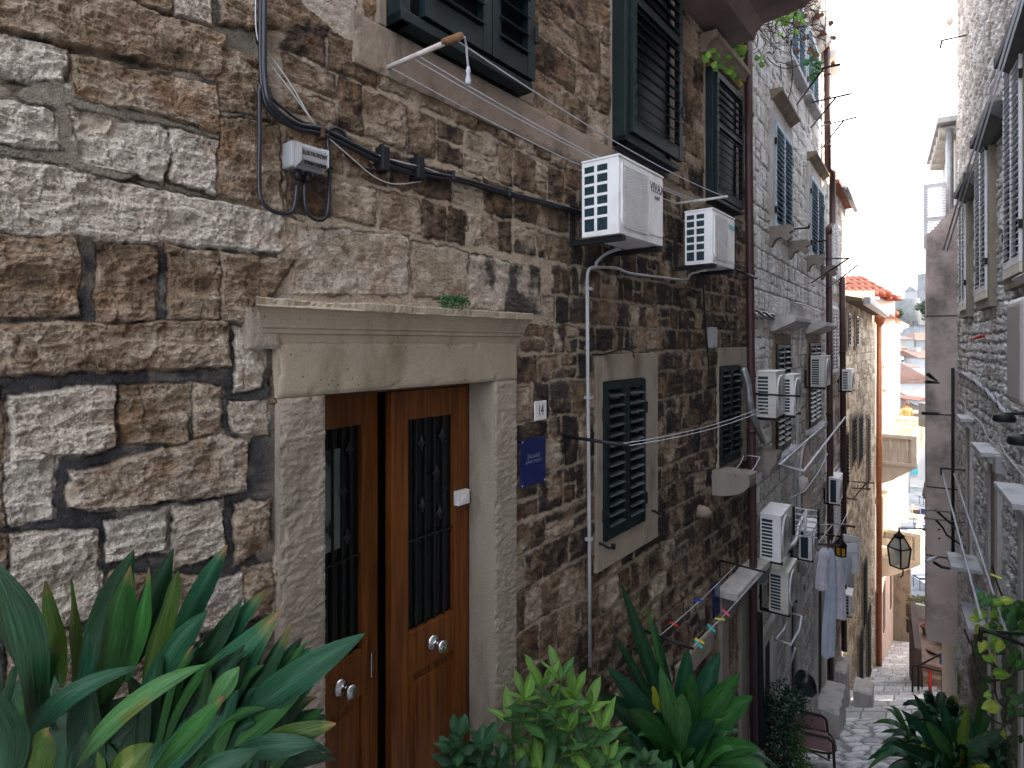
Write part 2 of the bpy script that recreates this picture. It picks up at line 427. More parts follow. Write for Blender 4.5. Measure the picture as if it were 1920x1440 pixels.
MT = dict(
    stoneA=stone_attr('near_stonework', 80, 0.85, 0.009),
    stoneB=stone_attr('distant_stonework', 45, 0.5, 0.01),
    paving=stone_attr('worn_paving', 30, 0.4, 0.006, rough=0.62, spec=0.5),
    lime=limestone('dressed_limestone', (0.30, 0.255, 0.185), (0.11, 0.09, 0.05), .65),
    limepale=limestone('pale_limestone', (0.275, 0.235, 0.185), (0.085, 0.068, 0.045), 0.65, 50, .7),
    limemid=limestone('worn_ledge_stone', (0.235, 0.21, 0.18), (0.10, 0.09, 0.075), 0.55, 18),
    limegrey=limestone('grey_limestone', (0.50, 0.475, 0.45), (0.16, 0.155, 0.14), 0.45, 18),
    limelit=limestone('cream_limestone', (0.70, 0.64, 0.55), (0.55, 0.48, 0.38), 0.3, 10, 0.2),
    limebrown=limestone('brown_limestone', (0.24, 0.19, 0.145), (0.05, 0.045, 0.035), 0.6, 18),
    slab=limestone('slab_top_stone', (0.48, 0.49, 0.50), (0.15, 0.16, 0.15), 0.5, 14),
    door=woodmat('varnished_door_wood', (0.060, 0.016, 0.0025), (0.170, 0.055, 0.008), .5, 0.03, (14, 14, .6)),
    doordark=woodmat('dark_door_wood', (0.05, 0.018, 0.010), (0.10, 0.036, 0.018)),
    black=pm('black_void', (0.006, 0.006, 0.007), 0.9, var=0.1),
    iron=pm('black_iron', (0.008, 0.009, 0.010), 0.55, 0.0, spec=0.3, bump=0.1),
    rust=pm('rusty_metal', (0.09, 0.045, 0.025), 0.8, 0.2, var=0.4, scale=20, bump=0.2),
    steel=pm('brushed_steel', (0.55, 0.55, 0.56), 0.22, 1.0, var=0.05),
    galv=pm('galvanised_steel', (0.32, 0.33, 0.34), 0.45, 0.7, var=0.2, scale=14),
    grey=pm('grey_paint', (0.30, 0.30, 0.31), 0.6, var=0.15, dirt=(0.12, 0.10, 0.08), damt=0.4),
    green=pm('dark_green_paint', (0.0035, 0.0125, 0.0135), 0.5, spec=0.28, var=0.25, scale=9, dirt=(0.02, 0.03, 0.03), dscale=10, damt=0.45, bump=0.08),
    blue=pm('pale_blue_paint', (0.33, 0.45, 0.53), 0.6, var=0.15, dirt=(0.35, 0.37, 0.37), damt=0.5),
    teal=pm('teal_paint', (0.035, 0.20, 0.24), 0.6, var=0.15),
    white=pm('white_paint', (0.74, 0.75, 0.79), 0.5, var=0.06, dirt=(0.4, 0.38, 0.36), damt=0.4),
    acw=pm('ac_casing', (0.80, 0.80, 0.80), 0.45, var=0.04, dirt=(0.42, 0.38, 0.34), dscale=4, damt=0.45, bump=0.02),
    acw2=pm('ac_grille_plastic', (0.70, 0.70, 0.70), 0.5, var=0.06, dirt=(0.30, 0.22, 0.18), dscale=6, damt=0.4, bump=0.6, bs=130),
    acold=pm('aged_ac_casing', (0.62, 0.61, 0.57), 0.55, var=0.08, dirt=(0.34, 0.27, 0.20), dscale=3, damt=0.7, bump=0.03),
    pane_light=pm('pale_pane_light', (0.10, 0.125, 0.12), 0.9, var=0.3, scale=4),
    acdark=pm('ac_coil', (0.02, 0.045, 0.06), 0.5, 0.4, var=0.5, scale=60),
    pipe=pm('oxblood_pipe', (0.060, 0.026, 0.028), 0.5, 0.2, var=0.2, scale=5, dirt=(0.10, 0.07, 0.06), damt=0.4),
    copper=pm('copper_pipe', (0.40, 0.15, 0.07), 0.45, 0.4, var=0.2),
    conduit=pm('grey_conduit', (0.36, 0.36, 0.37), 0.5, var=0.1, dirt=(0.2, 0.18, 0.15), damt=0.5),
    cable=pm('black_cable', (0.010, 0.012, 0.017), 0.35, var=0.2),
    cablew=pm('white_cable', (0.45, 0.44, 0.42), 0.5, var=0.1),
    rope=pm('clothes_line', (0.45, 0.46, 0.50), 0.7, var=0.1),
    plaque=pm('navy_plaque', (0.003, 0.010, 0.075), 0.22, var=0.1, coat=0.3),
    plate=pm('white_plate', (0.60, 0.59, 0.57), 0.4, var=0.05),
    ink=pm('dark_ink', (0.02, 0.02, 0.03), 0.5, var=0.05),
    plaqink=pm('plaque_lettering', (0.10, 0.13, 0.20), 0.4, var=0.05),
    tile=pm('terracotta_tile', (0.26, 0.075, 0.040), 0.8, var=0.35, scale=5, dirt=(0.22, 0.12, 0.08), dscale=6, damt=0.5),
    tilefar=pm('darkened_far_tile', (0.145, 0.080, 0.062), 0.85, var=0.25, scale=1.5, dirt=(0.20, 0.13, 0.11), dscale=1.0, damt=0.5),  # colour kept darker than real tiles to counter bright light and exposure
    tilegrey=pm('weathered_tile', (0.08, 0.058, 0.045), 0.85, var=0.4, scale=5),
    pot=pm('terracotta_pot', (0.30, 0.09, 0.05), 0.7, var=0.2),
    terracotta=pm('terracotta_floor', (0.34, 0.22, 0.17), 0.7, var=0.25, scale=4),
    plaster=pm('pale_plaster', (0.78, 0.74, 0.67), 0.9, var=0.06, scale=3, bump=0.1, bs=20),
    plasterpink=pm('pinkish_plaster', (0.60, 0.47, 0.41), 0.9, var=0.12, scale=2, dirt=(0.4, 0.33, 0.3), bump=0.15, bs=15),
    parapet=pm('dark_brown_render', (0.13, 0.09, 0.08), 0.8, var=0.2, scale=4),
    duct=pm('brown_duct', (0.60, 0.49, 0.45), 0.75, var=0.15, scale=2, dirt=(0.04, 0.045, 0.04), dscale=1.3, damt=0.85, bump=0.1),
    farstone=pm('darkened_far_stone', (0.20, 0.21, 0.21), 0.95, var=0.25, scale=0.5, dirt=(0.12, 0.13, 0.13), dscale=0.25, damt=0.7),  # darker than the real stone, so the bright distance keeps its tone
    farwhite=pm('darkened_far_render', (0.30, 0.30, 0.30), 0.95, var=0.06, scale=0.6),  # white walls coloured darker to offset the bright distant light
    dark=pm('dark_window', (0.03, 0.035, 0.04), 0.4, var=0.1),
    clothb=pm('pale_blue_cloth', (0.64, 0.71, 0.86), 0.95, var=0.1, scale=8, bump=0.2, bs=200),
    clothl=pm('lilac_cloth', (0.82, 0.81, 0.93), 0.95, var=0.1, scale=8, bump=0.2, bs=200),
    clothg=pm('grey_blue_cloth', (0.50, 0.56, 0.63), 0.95, var=0.1, scale=8, bump=0.2, bs=200),
    towel=pm('blue_towel', (0.10, 0.15, 0.36), 0.95, var=0.2, scale=20, bump=0.4, bs=150),
    pinkmesh=pm('pink_sling_fabric', (0.27, 0.165, 0.17), 0.8, var=0.12, scale=30, bump=0.2, bs=200),
    bronze=pm('bamboo_brown_tube', (0.026, 0.013, 0.008), 0.7, var=0.4, scale=18),
    amber=pm('amber_glass', (0.55, 0.26, 0.02), 0.2, var=0.3, scale=20),
    lampglass=glassmat('lantern_glass', (0.55, 0.62, 0.56), 0.6, 0.15),
    pane=glassmat('dark_pane', (0.004, 0.005, 0.006), 1.0, 0.12),
    orange=pm('orange_jacket', (0.60, 0.24, 0.09), 0.8, var=0.15, scale=10),
    skin=pm('skin', (0.45, 0.26, 0.18), 0.6, var=0.05),
    hair=pm('brown_hair', (0.10, 0.05, 0.03), 0.7, var=0.2),
    redpl=pm('red_plastic', (0.50, 0.03, 0.02), 0.4, var=0.1),
    yelpl=pm('yellow_plastic', (0.62, 0.50, 0.03), 0.4, var=0.1),
    blupl=pm('blue_plastic', (0.02, 0.07, 0.42), 0.4, var=0.1),
    teapl=pm('turquoise_plastic', (0.02, 0.36, 0.38), 0.4, var=0.1),
    pinpl=pm('pink_plastic', (0.62, 0.05, 0.14), 0.4, var=0.1),
    limpl=pm('lime_plastic', (0.42, 0.50, 0.08), 0.4, var=0.1),
    leaf=leafmat('leaf', 0.30, 0.14, 0.34), leafm=leafmat('matt_leaf', 0.5, 0.35),
    stem=pm('green_stem', (0.06, 0.10, 0.03), 0.6, var=0.2),
    twig=pm('dry_twig', (0.05, 0.035, 0.028), 0.85, var=0.3),
    soil=pm('plant_soil', (0.02, 0.016, 0.012), 0.95, var=0.4, scale=30, bump=0.6, bs=60),
    tent=pm('grey_awning', (0.35, 0.38, 0.42), 0.8, var=0.1),
    navy=pm('navy_cloth', (0.01, 0.02, 0.09), 0.9, var=0.1),
    foliage=pm('far_foliage', (0.03, 0.05, 0.025), 0.8, var=0.4, scale=2),
)

# ------------------------------------------------------------------ masonry
def mesh_grid(name, P, col, mat, parent=None, keep=None, smooth=True):
    """P (rows, cols, 3) local coordinates"""
    nr, nc = P.shape[:2]
    me = bpy.data.meshes.new(name)
    idx = np.arange(nr * nc).reshape(nr, nc)
    q = np.stack([idx[:-1, :-1], idx[:-1, 1:], idx[1:, 1:], idx[1:, :-1]], -1).reshape(-1, 4)
    if keep is not None: q = q[keep.reshape(-1)]
    me.vertices.add(nr * nc)
    me.vertices.foreach_set('co', P.reshape(-1).astype(np.float32))
    me.loops.add(q.size)
    me.loops.foreach_set('vertex_index', q.reshape(-1).astype(np.int32))
    me.polygons.add(len(q))
    me.polygons.foreach_set('loop_start', np.arange(0, q.size, 4, dtype=np.int32))
    me.update(calc_edges=True)
    if smooth: me.polygons.foreach_set('use_smooth', np.ones(len(q), bool))
    if col is not None:
        a = me.attributes.new('Col', 'FLOAT_COLOR', 'POINT')
        c4 = np.ones((nr * nc, 4), np.float32); c4[:, :3] = col.reshape(-1, 3)
        a.data.foreach_set('color', c4.ravel())
    me.materials.append(mat)
    me.validate()
    o = bpy.data.objects.new(name, me); C.objects.link(o)
    if parent is not None: o.parent = parent
    return o

def courses(s0, s1, z0, z1, h=(0.16, 0.24), wd=(0.2, 0.42), seed=1, gap=0.014, jit=0.012, skip=None, gapz=None):
    r = random.Random(seed); out = []
    z = z0
    while z < z1:
        hh = r.uniform(*h)
        s = s0 - r.uniform(0, wd[1])
        while s < s1:
            ww = r.uniform(*wd)
            split = r.random() < 0.12 and hh > 0.15
            bands = [(z, z + hh)] if not split else [(z, z + hh * 0.5), (z + hh * 0.5, z + hh)]
            for a, b in bands:
                g = gap / 2; gzz = (gapz or gap) / 2
                j = lambda: r.uniform(-jit, jit)
                c = ((s + s + ww) / 2, (a + b) / 2)
                if skip and skip(*c): continue
                out.append(dict(q=[(s + g + j(), b - gzz + j()), (s + ww - g + j(), b - gzz + j()), (s + ww - g + j(), a + gzz + j()), (s + g + j(), a + gzz + j())]))
            s += ww
        z += hh
    return out

def masonry(S, Z, stones, o):
    """height (outward) and colour for wall points (S, Z). o: options"""
    seed = o.get('seed', 1)
    nr, nc = S.shape
    sc = o.get('warpscale', 9.0); wa = o.get('warp', 0.02)
    ws = S + (fbm(S * sc, Z * sc, 3, seed) - .5) * wa * 2 + (fbm(S * sc * 4, Z * sc * 4, 2, seed + 5) - .5) * wa * 0.7
    wz = Z + (fbm(S * sc, Z * sc, 3, seed + 50) - .5) * wa * 2 + (fbm(S * sc * 4, Z * sc * 4, 2, seed + 55) - .5) * wa * 0.7
    D = np.full(S.shape, -0.2); ID = np.full(S.shape, -1, np.int32)
    sl = S[0]; asc = sl[-1] > sl[0]
    for k, st in enumerate(stones):
        q = st['q']
        sm, sM = min(a for a, b in q) - .04, max(a for a, b in q) + .04
        zm, zM = min(b for a, b in q) - .04, max(b for a, b in q) + .04
        if asc: c0, c1 = np.searchsorted(sl, sm), np.searchsorted(sl, sM)
        else: c0, c1 = nc - np.searchsorted(sl[::-1], sM), nc - np.searchsorted(sl[::-1], sm)
        if c1 - c0 < 1: continue
        zz = Z[:, c0:c1]
        rows = np.where((zz.max(1) > zm) & (zz.min(1) < zM))[0]
        if len(rows) < 1: continue
        r0, r1 = rows[0], rows[-1] + 1
        x = ws[r0:r1, c0:c1]; y = wz[r0:r1, c0:c1]
        d = None
        for i in range(4):
            ax, ay = q[i]; bx, by = q[(i + 1) % 4]
            nx, ny = (by - ay), -(bx - ax)
            L = math.hypot(nx, ny) + 1e-9
            e = ((x - ax) * nx + (y - ay) * ny) / L
            d = e if d is None else np.minimum(d, e)
        # quads are given clockwise seen from the alley: inside is negative of that normal
        d = d + st.get('grow', 0)
        cd = D[r0:r1, c0:c1]; m = d > cd
        cd[m] = d[m]; ID[r0:r1, c0:c1][m] = k
    inside = D > 0
    n = len(stones)
    rr = np.random.RandomState(seed)
    amp = np.array([s_.get('amp', 1.0) for s_ in stones] + [1.0]); bulge = np.array([s_.get('h', o.get('h', 0.02)) * rr.uniform(.6, 1.35) for s_ in stones] + [0.0])
    tone = np.array([s_.get('tone', rr.rand()) for s_ in stones] + [0.5]); white = np.array([s_.get('white', 0.0) for s_ in stones] + [0.0])
    ra = rr.rand(n + 1)
    A = amp[ID]; H = bulge[ID]; T = tone[ID]; W = white[ID]; RA = ra[ID]
    f = o.get('rf', 1.0)
    # rock-faced relief
    rough = (ridge(S * 9 * f + RA * 30 + fbm(S * 7, Z * 7, 2, seed + 8), Z * 15 * f + RA * 20, 3, seed + 20) - .5) * 0.030
    rough += (ridge(S * 34 * f + RA * 10 + 2 * fbm(S * 18, Z * 18, 2, seed + 4), Z * 52 * f, 3, seed + 30, 0.6) - .5) * 0.016
    rough += (fbm(S * 120, Z * 120, 2, seed + 40) - .5) * 0.006
    fc = o.get('facet', 0.012)
    if fc:
        q1, q2, qi = cells(S * 13 + 1.5 * fbm(S * 9, Z * 9, 2, seed + 6), Z * 19, seed + 7)
        ang = qi * 40.0
        rough += ((qi - .5) * 1.0 + (np.cos(ang) + np.sin(ang * 1.7)) * (q1 - .4) * .9) * fc * sst(q2 - q1, 0, .12)
    rough *= A * o.get('rough', 1.0)
    tilt = ((_h(ID, ID * 7 + 3, seed) - .5) * .02)
    edge = sst(D, 0.0, o.get('edge', 0.018))
    hs = edge * (H + rough + tilt * .5)
    mh = o.get('mh', 0.0) if not callable(o.get('mh')) else o['mh'](S, Z)
    mort = mh + (fbm(S * 30, Z * 30, 3, seed + 60) - .5) * o.get('mrough', 0.006)
    # a bead of mortar stands proud along the middle of the joints
    height = np.where(inside, np.maximum(hs, mort - 0.02 * edge), mort)
    # colour
    dark = np.array(o.get('dark', (0.075, 0.055, 0.045))); mid = np.array(o.get('mid', (0.25, 0.185, 0.135))); pale = np.array(o.get('pale', (0.50, 0.45, 0.39)))
    vv = o.get('tvar', 1.0)
    t = T * min(1, .4 + .6 * vv) + (fbm(S * 5, Z * 5, 4, seed + 70) - .5) * 0.9 * vv + (fbm(S * 26, Z * 20, 4, seed + 71) - .5) * 0.8 * vv + rough * 9
    if 'tonef' in o: t = t + o['tonef'](S, Z)
    t = t + W * 1.0
    t = np.clip(t, 0, 1.4)[..., None]
    col = np.where(t < .5, dark + (mid - dark) * (t / .5), mid + (pale - mid) * ((t - .5) / .5))
    wc = np.array(o.get('whitecol', (0, 0, 0)))
    if wc.any():
        wm = (np.clip(W * 1.3, 0, .6) * sst(t[..., 0], .55, 1.15))[..., None]
        col = col * (1 - wm) + wc * wm
    # rust / ochre patches
    oc = sst(fbm(S * 8, Z * 8, 4, seed + 80), .62, .75)[..., None] * o.get('ochre', 0.35)
    col = col * (1 - oc) + np.array(o.get('ochrecol', (0.34, 0.17, 0.075))) * oc
    if 'soot' in o:
        so = sst(fbm(S * 11, Z * 6, 5, seed + 90) + o['soot'](S, Z) + (RA - .5) * .35, .52, .72)[..., None]
        col = col * (1 - so * .88) + np.array((0.022, 0.019, 0.019)) * so * .88
    if o.get('pits', 0):
        pt = sst(fbm(S * 85 + 3 * fbm(S * 20, Z * 20, 2, seed + 3), Z * 120, 3, seed + 98, .6), .62, .74)[..., None] * o['pits']
        col = col * (1 - .72 * pt)
        height = height - pt[..., 0] * edge * .004
    mc = o.get('mcol', (0.30, 0.24, 0.19))
    mcol = mc(S, Z) if callable(mc) else np.broadcast_to(np.array(mc), col.shape)
    mcol = mcol * (0.75 + 0.5 * fbm(S * 22, Z * 22, 4, seed + 95))[..., None]
    Dn = D + (fbm(S * 38, Z * 38, 4, seed + 97) - .5) * o.get('smear', .0)
    e2 = sst(Dn, -0.002, 0.006)[..., None]
    col = col * e2 + mcol * (1 - e2)
    cv = np.exp(-(Dn / .0045) ** 2)[..., None] * (o.get('crev', .55) * sst(fbm(S * 14, Z * 14, 3, seed + 99), .38, .55)[..., None])  # darkening along joints paints the recess shadow as well as thin cracks
    col = col * (1 - cv)
    if 'paint' in o: height, col = o['paint'](S, Z, height, col, D)
    return height, np.clip(col, 0.004, .95)

def wall_grid(F, px0, px1, py0, py1, step):
    pxs = np.arange(px0, px1 + .01, step)
    d = [F.px(float(a), 0.0) for a in pxs]
    s = np.array([q[0] for q in d]); zt = np.array([q[1] for q in d])
    k = zt / ((HY - 0) / FPX)                              # depth of each column
    pys = np.arange(py0, py1 + .01, step)
    Z = (HY - pys)[:, None] / FPX * k[None, :]
    S = np.broadcast_to(s[None, :], Z.shape).copy()
    return S, Z, pxs, pys

def quadpx(F, pts):
    return [F.px(*p) for p in pts]

def strip_box(mb, F, s0, s1, y0, y1, z0, z1):
    mb.box(s0, s1, y0, y1, z0, z1)

# ------------------------------------------------------------------ shared builders
def fp(F, px, py, off):
    s, z = F.px(px, py, off)
    return (s, -off, z)
def line(F, pts):
    return [fp(F, *p) for p in pts]
def wline(F, pts):
    """points through which a rope or cable runs, on the wall frame, smoothed"""
    q = [Vector(fp(F, *p)) for p in pts]
    out = []
    for i in range(len(q) - 1):
        p0 = q[max(i - 1, 0)]; p1 = q[i]; p2 = q[i + 1]; p3 = q[min(i + 2, len(q) - 1)]
        for k in range(5):
            t = k / 5
            out.append(0.5 * ((2 * p1) + (p2 - p0) * t + (2 * p0 - 5 * p1 + 4 * p2 - p3) * t * t + (3 * p1 - p0 - 3 * p2 + p3) * t ** 3))
    out.append(q[-1])
    return out
def sag(a, b, d, n=12):
    a = Vector(a); b = Vector(b)
    return [a.lerp(b, i / n) - Vector((0, 0, 4 * d * (i / n) * (1 - i / n))) for i in range(n + 1)]

def depth_of(F, s, off=0.0):
    return F.p(s, -off, 0).y
def zpx(F, s, off, py):
    return (HY - py) / FPX * depth_of(F, s, off)

def shutter_leaf(T, parent, s0, s1, z0, z1, y, mat, name='shutter', mids=(), slat=0.042, tilt=0.6, th=0.032, st=0.042, hinge=None, label=None):
    """louvred leaf between s0..s1, z0..z1, outer face at y"""
    fr = MB()
    st = min(st, (s1 - s0) * 0.2)
    fr.box(s0, s0 + st, y, y + th, z0, z1); fr.box(s1 - st, s1, y, y + th, z0, z1)
    rails = [z0] + list(mids) + [z1 - st * 1.1]
    hts = [st * 1.7] + [st] * len(mids) + [st * 1.1]
    for a, b in zip(rails, hts): fr.box(s0 + st, s1 - st, y + .002, y + th - .002, a, a + b)
    for i in range(len(rails) - 1):
        a = rails[i] + hts[i]; b = rails[i + 1]
        n = max(2, int((b - a) / slat))
        for k in range(n):
            zc = a + (k + .5) * (b - a) / n
            fr.rbox(Vector(((s0 + s1) / 2, y + th / 2, zc)), ((s1 - s0) - 2 * st + .006, slat * 1.15, 0.006), rx=tilt)
    o = T.part(name, fr, mat, parent)
    if label: o['label'] = label
    if hinge is not None:
        pr_ = parent if parent is not None else T.o
        for zz in (z0 + (z1 - z0) * .16, z0 + (z1 - z0) * .80):
            for sx in hinge:
                h = MB().box(sx - .012, sx + .014, y - .008, y + .02, zz - .04, zz + .04)
                h.build('hinge', MT['iron'], pr_, F=T.F, anchor=T.a)
    return o

def window(T, s0, s1, z0, z1, mat, y=-0.055, mids=(), leaves=2, surround=None, smat=None, cornice=None, sill=None, tilt=0.6, slat=0.042, top=None, hinges=True, label=None):
    """shuttered window as a part of house T with its pieces as sub-parts"""
    g = MB()
    if surround:
        a, b, c, d = surround            # left, right, bottom, top margins
        yo = y + 0.02
        g.box(s0 - a, s0, yo, .04, z0 - c, z1 + d); g.box(s1, s1 + b, yo, .04, z0 - c, z1 + d)
        g.box(s0, s1, yo, .04, z0 - c, z0 - .002); g.box(s0, s1, yo, .04, z1 + .002, z1 + d)
    else:
        g.box(s0 - .03, s0, y + .02, .04, z0, z1); g.box(s1, s1 + .03, y + .02, .04, z0, z1)
    w_ = T.part('window', g, smat or MT['limepale'], bevel=0.006 if surround else 0)
    if label: w_['label'] = label
    dk = MB().box(s0 + .003, s1 - .003, y + .05, y + .06, z0 + .003, z1 - .003)
    dk.build('pane', MT['dark'], w_, F=T.F, anchor=T.a)
    n = leaves; wd = (s1 - s0) / n
    for k in range(n):
        a = s0 + k * wd + .002; b = a + wd - .004
        shutter_leaf(T, w_, a, b, z0 + .003, z1 - .003, y, mat, mids=mids, tilt=tilt, slat=slat, hinge=((a - .004,) if k == 0 else (b + .004,)) if hinges else None)
    if cornice:
        oh, ext, zt, h = cornice
        c = MB()
        prof = [(0, 0), (-.03, 0), (-.035, h * .25), (-oh * .5, h * .4), (-oh * .9, h * .7), (-oh, h * .72), (-oh, h), (0, h * 1.05)]
        c.prism([(p, zt + q) for p, q in prof], s0 - ext, s1 + ext, 'X')
        c.build('cornice', MT['limebrown'], w_, F=T.F, anchor=T.a, bevel=.004)
    if sill:
        oh, ext, zt, h = sill
        c = MB().box(s0 - ext, s1 + ext, -oh, 0.02, zt - h, zt)
        c.build('sill', MT['slab'], w_, F=T.F, anchor=T.a, bevel=.008)
    return w_

def ac_unit(F, xb, xf, xfar, ytop, ybot, o0, label, style='slots', group='air conditioning units on the left-hand houses', bracket=True, cm='acw'):
    s0 = F.s(xb, o0)
    lo, hi = o0 + .02, 1.6
    for _ in range(40):
        m = (lo + hi) / 2
        if F.s(xf, m) > s0: lo = m
        else: hi = m
    # F.s grows or shrinks with the offset depending on the wall: choose by testing
    if abs(F.s(xf, m) - s0) > 0.01:
        lo, hi = o0 + .02, 1.6
        for _ in range(40):
            m = (lo + hi) / 2
            if F.s(xf, m) < s0: lo = m
            else: hi = m
    o1 = m; s1 = F.s(xfar, o1)
    zt = zpx(F, s0, o1, ytop); zb = zpx(F, s0, o1, ybot)
    H = zt - zb; L = s1 - s0; Dp = o1 - o0
    T = Thing('air_conditioner', label, 'air conditioner', F, (s0, -o0, zb), group)
    b = MB()
    fr = min(.02, Dp * .08)
    # casing with an open near end behind its grille
    b.box(s0 + .012, s1, -o1, -o0, zb, zt)
    T.part('casing', b, MT[cm], bevel=.006)
    lid = MB().box(s0 - .004, s1 + .004, -o1 - .005, -o0 + .003, zt + .001, zt + .014)
    T.part('lid', lid, MT[cm], bevel=.003)
    e = MB(); dk = MB()
    if style == 'grid':
        # end plate with two columns of openings
        a0 = -o1 + Dp * .30; a1 = -o0 - Dp * .07; rows = 6
        dk.box(s0 + .002, s0 + .0105, a0, a1, zb + H * .06, zt - H * .05)
        e.box(s0, s0 + .0115, -o1, a0, zb, zt); e.box(s0, s0 + .0115, a1, -o0, zb, zt)
        e.box(s0, s0 + .0115, a0, a1, zb, zb + H * .07); e.box(s0, s0 + .0115, a0, a1, zt - H * .06, zt)
        am = (a0 + a1) / 2
        e.box(s0 - .003, s0 + .009, am - .009, am + .009, zb + H * .07, zt - H * .06)
        for k in range(1, rows):
            zz = zb + H * .07 + (H * .87) * k / rows + (H * .04)
            e.box(s0 - .0025, s0 + .0085, a0, am - .0091, zz - .008, zz + .008); e.box(s0 - .0025, s0 + .0085, am + .0091, a1, zz - .008, zz + .008)
    elif style == 'open':
        a0 = -o1 + Dp * .28; a1 = -o0 - Dp * .14
        dk.box(s0 + .002, s0 + .0105, a0, a1, zb + H * .05, zt - H * .05)
        e.box(s0, s0 + .0115, -o1, a0, zb, zt); e.box(s0, s0 + .0115, a1, -o0, zb, zt)
        e.box(s0, s0 + .0115, a0, a1, zb, zb + H * .05); e.box(s0, s0 + .0115, a0, a1, zt - H * .05, zt)
    else:
        a0 = -o1 + Dp * .40; a1 = -o0 - Dp * .08; rows = 11
        dk.box(s0 + .002, s0 + .0105, a0, a1, zb + H * .08, zt - H * .08)
        e.box(s0, s0 + .0115, -o1, a0, zb, zt); e.box(s0, s0 + .0115, a1, -o0, zb, zt)
        e.box(s0, s0 + .0115, a0, a1, zb, zb + H * .06); e.box(s0, s0 + .0115, a0, a1, zt - H * .09, zt)
        for k in range(1, rows):
            zz = zb + H * .06 + H * .85 * k / rows
            e.box(s0 - .001, s0 + .009, a0, a1, zz - H * .013, zz + H * .013)
    T.part('side_grille', e, MT[cm], bevel=.0015)
    T.part('coil', dk, MT['acdark'])
    g = MB()
    if style == 'grid':
        g0, g1 = s0 + L * .05, s0 + L * .62
        yo = -o1 - .012
        n = 8; pts = []
        zlo, zhi = zb + H * .10, zt - H * .07
        r = H * .10
        for cx, cz, st in ((g1 - .005, zlo + .005, -90), (g1 - .005, zhi - .005, 0), (g0 + .01, zhi - .01, 90), (g0 + r, zlo + r, 180)):
            rr = .005 if st in (-90, 0) else .01 if st == 90 else r
            for k in range(n + 1):
                t = math.radians(st + 90 * k / n)
                pts.append((cx + rr * math.cos(t), cz + rr * math.sin(t)))
        g.prism(pts, yo, -o1 + .002, 'Y')
        gg = T.part('fan_grille', g, MT['acw2'], bevel=.004)
        rb = MB()
        for k in range(1, 24):
            zz = zlo + (zhi - zlo) * k / 24
            rb.box(g0 + .018, g1 - .02, yo - .0035, yo, zz - .0022, zz + .0022)
        for k in range(1, 9):
            xx = g0 + .018 + (g1 - g0 - .04) * k / 9
            rb.box(xx - .0015, xx + .0015, yo - .0045, yo - .0036, zlo + .03, zhi - .02)
        rb.build('grille_bars', MT['acw2'], gg, F=F, anchor=T.a)
        pn = MB().box(s0 + L * .66, s1 - .012, -o1 - .006, -o1 + .001, zb + H * .12, zt - H * .05)
        T.part('service_panel', pn, MT['acw'], bevel=.004)
    else:
        cx, cz, r = s0 + L * .46, (zb + zt) / 2, H * .43
        g.lathe((cx, -o1, cz), [(r, .001), (r, -.012), (r * .93, -.016), (r * .9, -.004), (r * .15, -.006)], 32, 'Y')
        gg = T.part('fan_guard', g, MT['acw2'])
        rb = MB()
        for q in range(1, 7):
            rr = r * q / 7
            rb.tube([(cx + rr * math.cos(2 * PI * k / 24), -o1 - .016, cz + rr * math.sin(2 * PI * k / 24)) for k in range(25)], .0022, 4)
        rb.build('guard_wire', MT['galv'], gg, F=F, anchor=T.a)
    if bracket:
        for ss in (s0 + L * .06, s1 - L * .10):
            k = MB()
            k.box(ss, ss + .03, -o1 - .01, 0, zb - .034, zb - .004)
            k.box(ss + .002, ss + .028, -.032, -.005, zb - .03, zb + H * .55)
            T.part('bracket', k, MT['iron'])
    for ss in (s0 + L * .1, s1 - L * .1):
        pass
    T.info = (s0, s1, zb, zt, o0, o1)
    return T

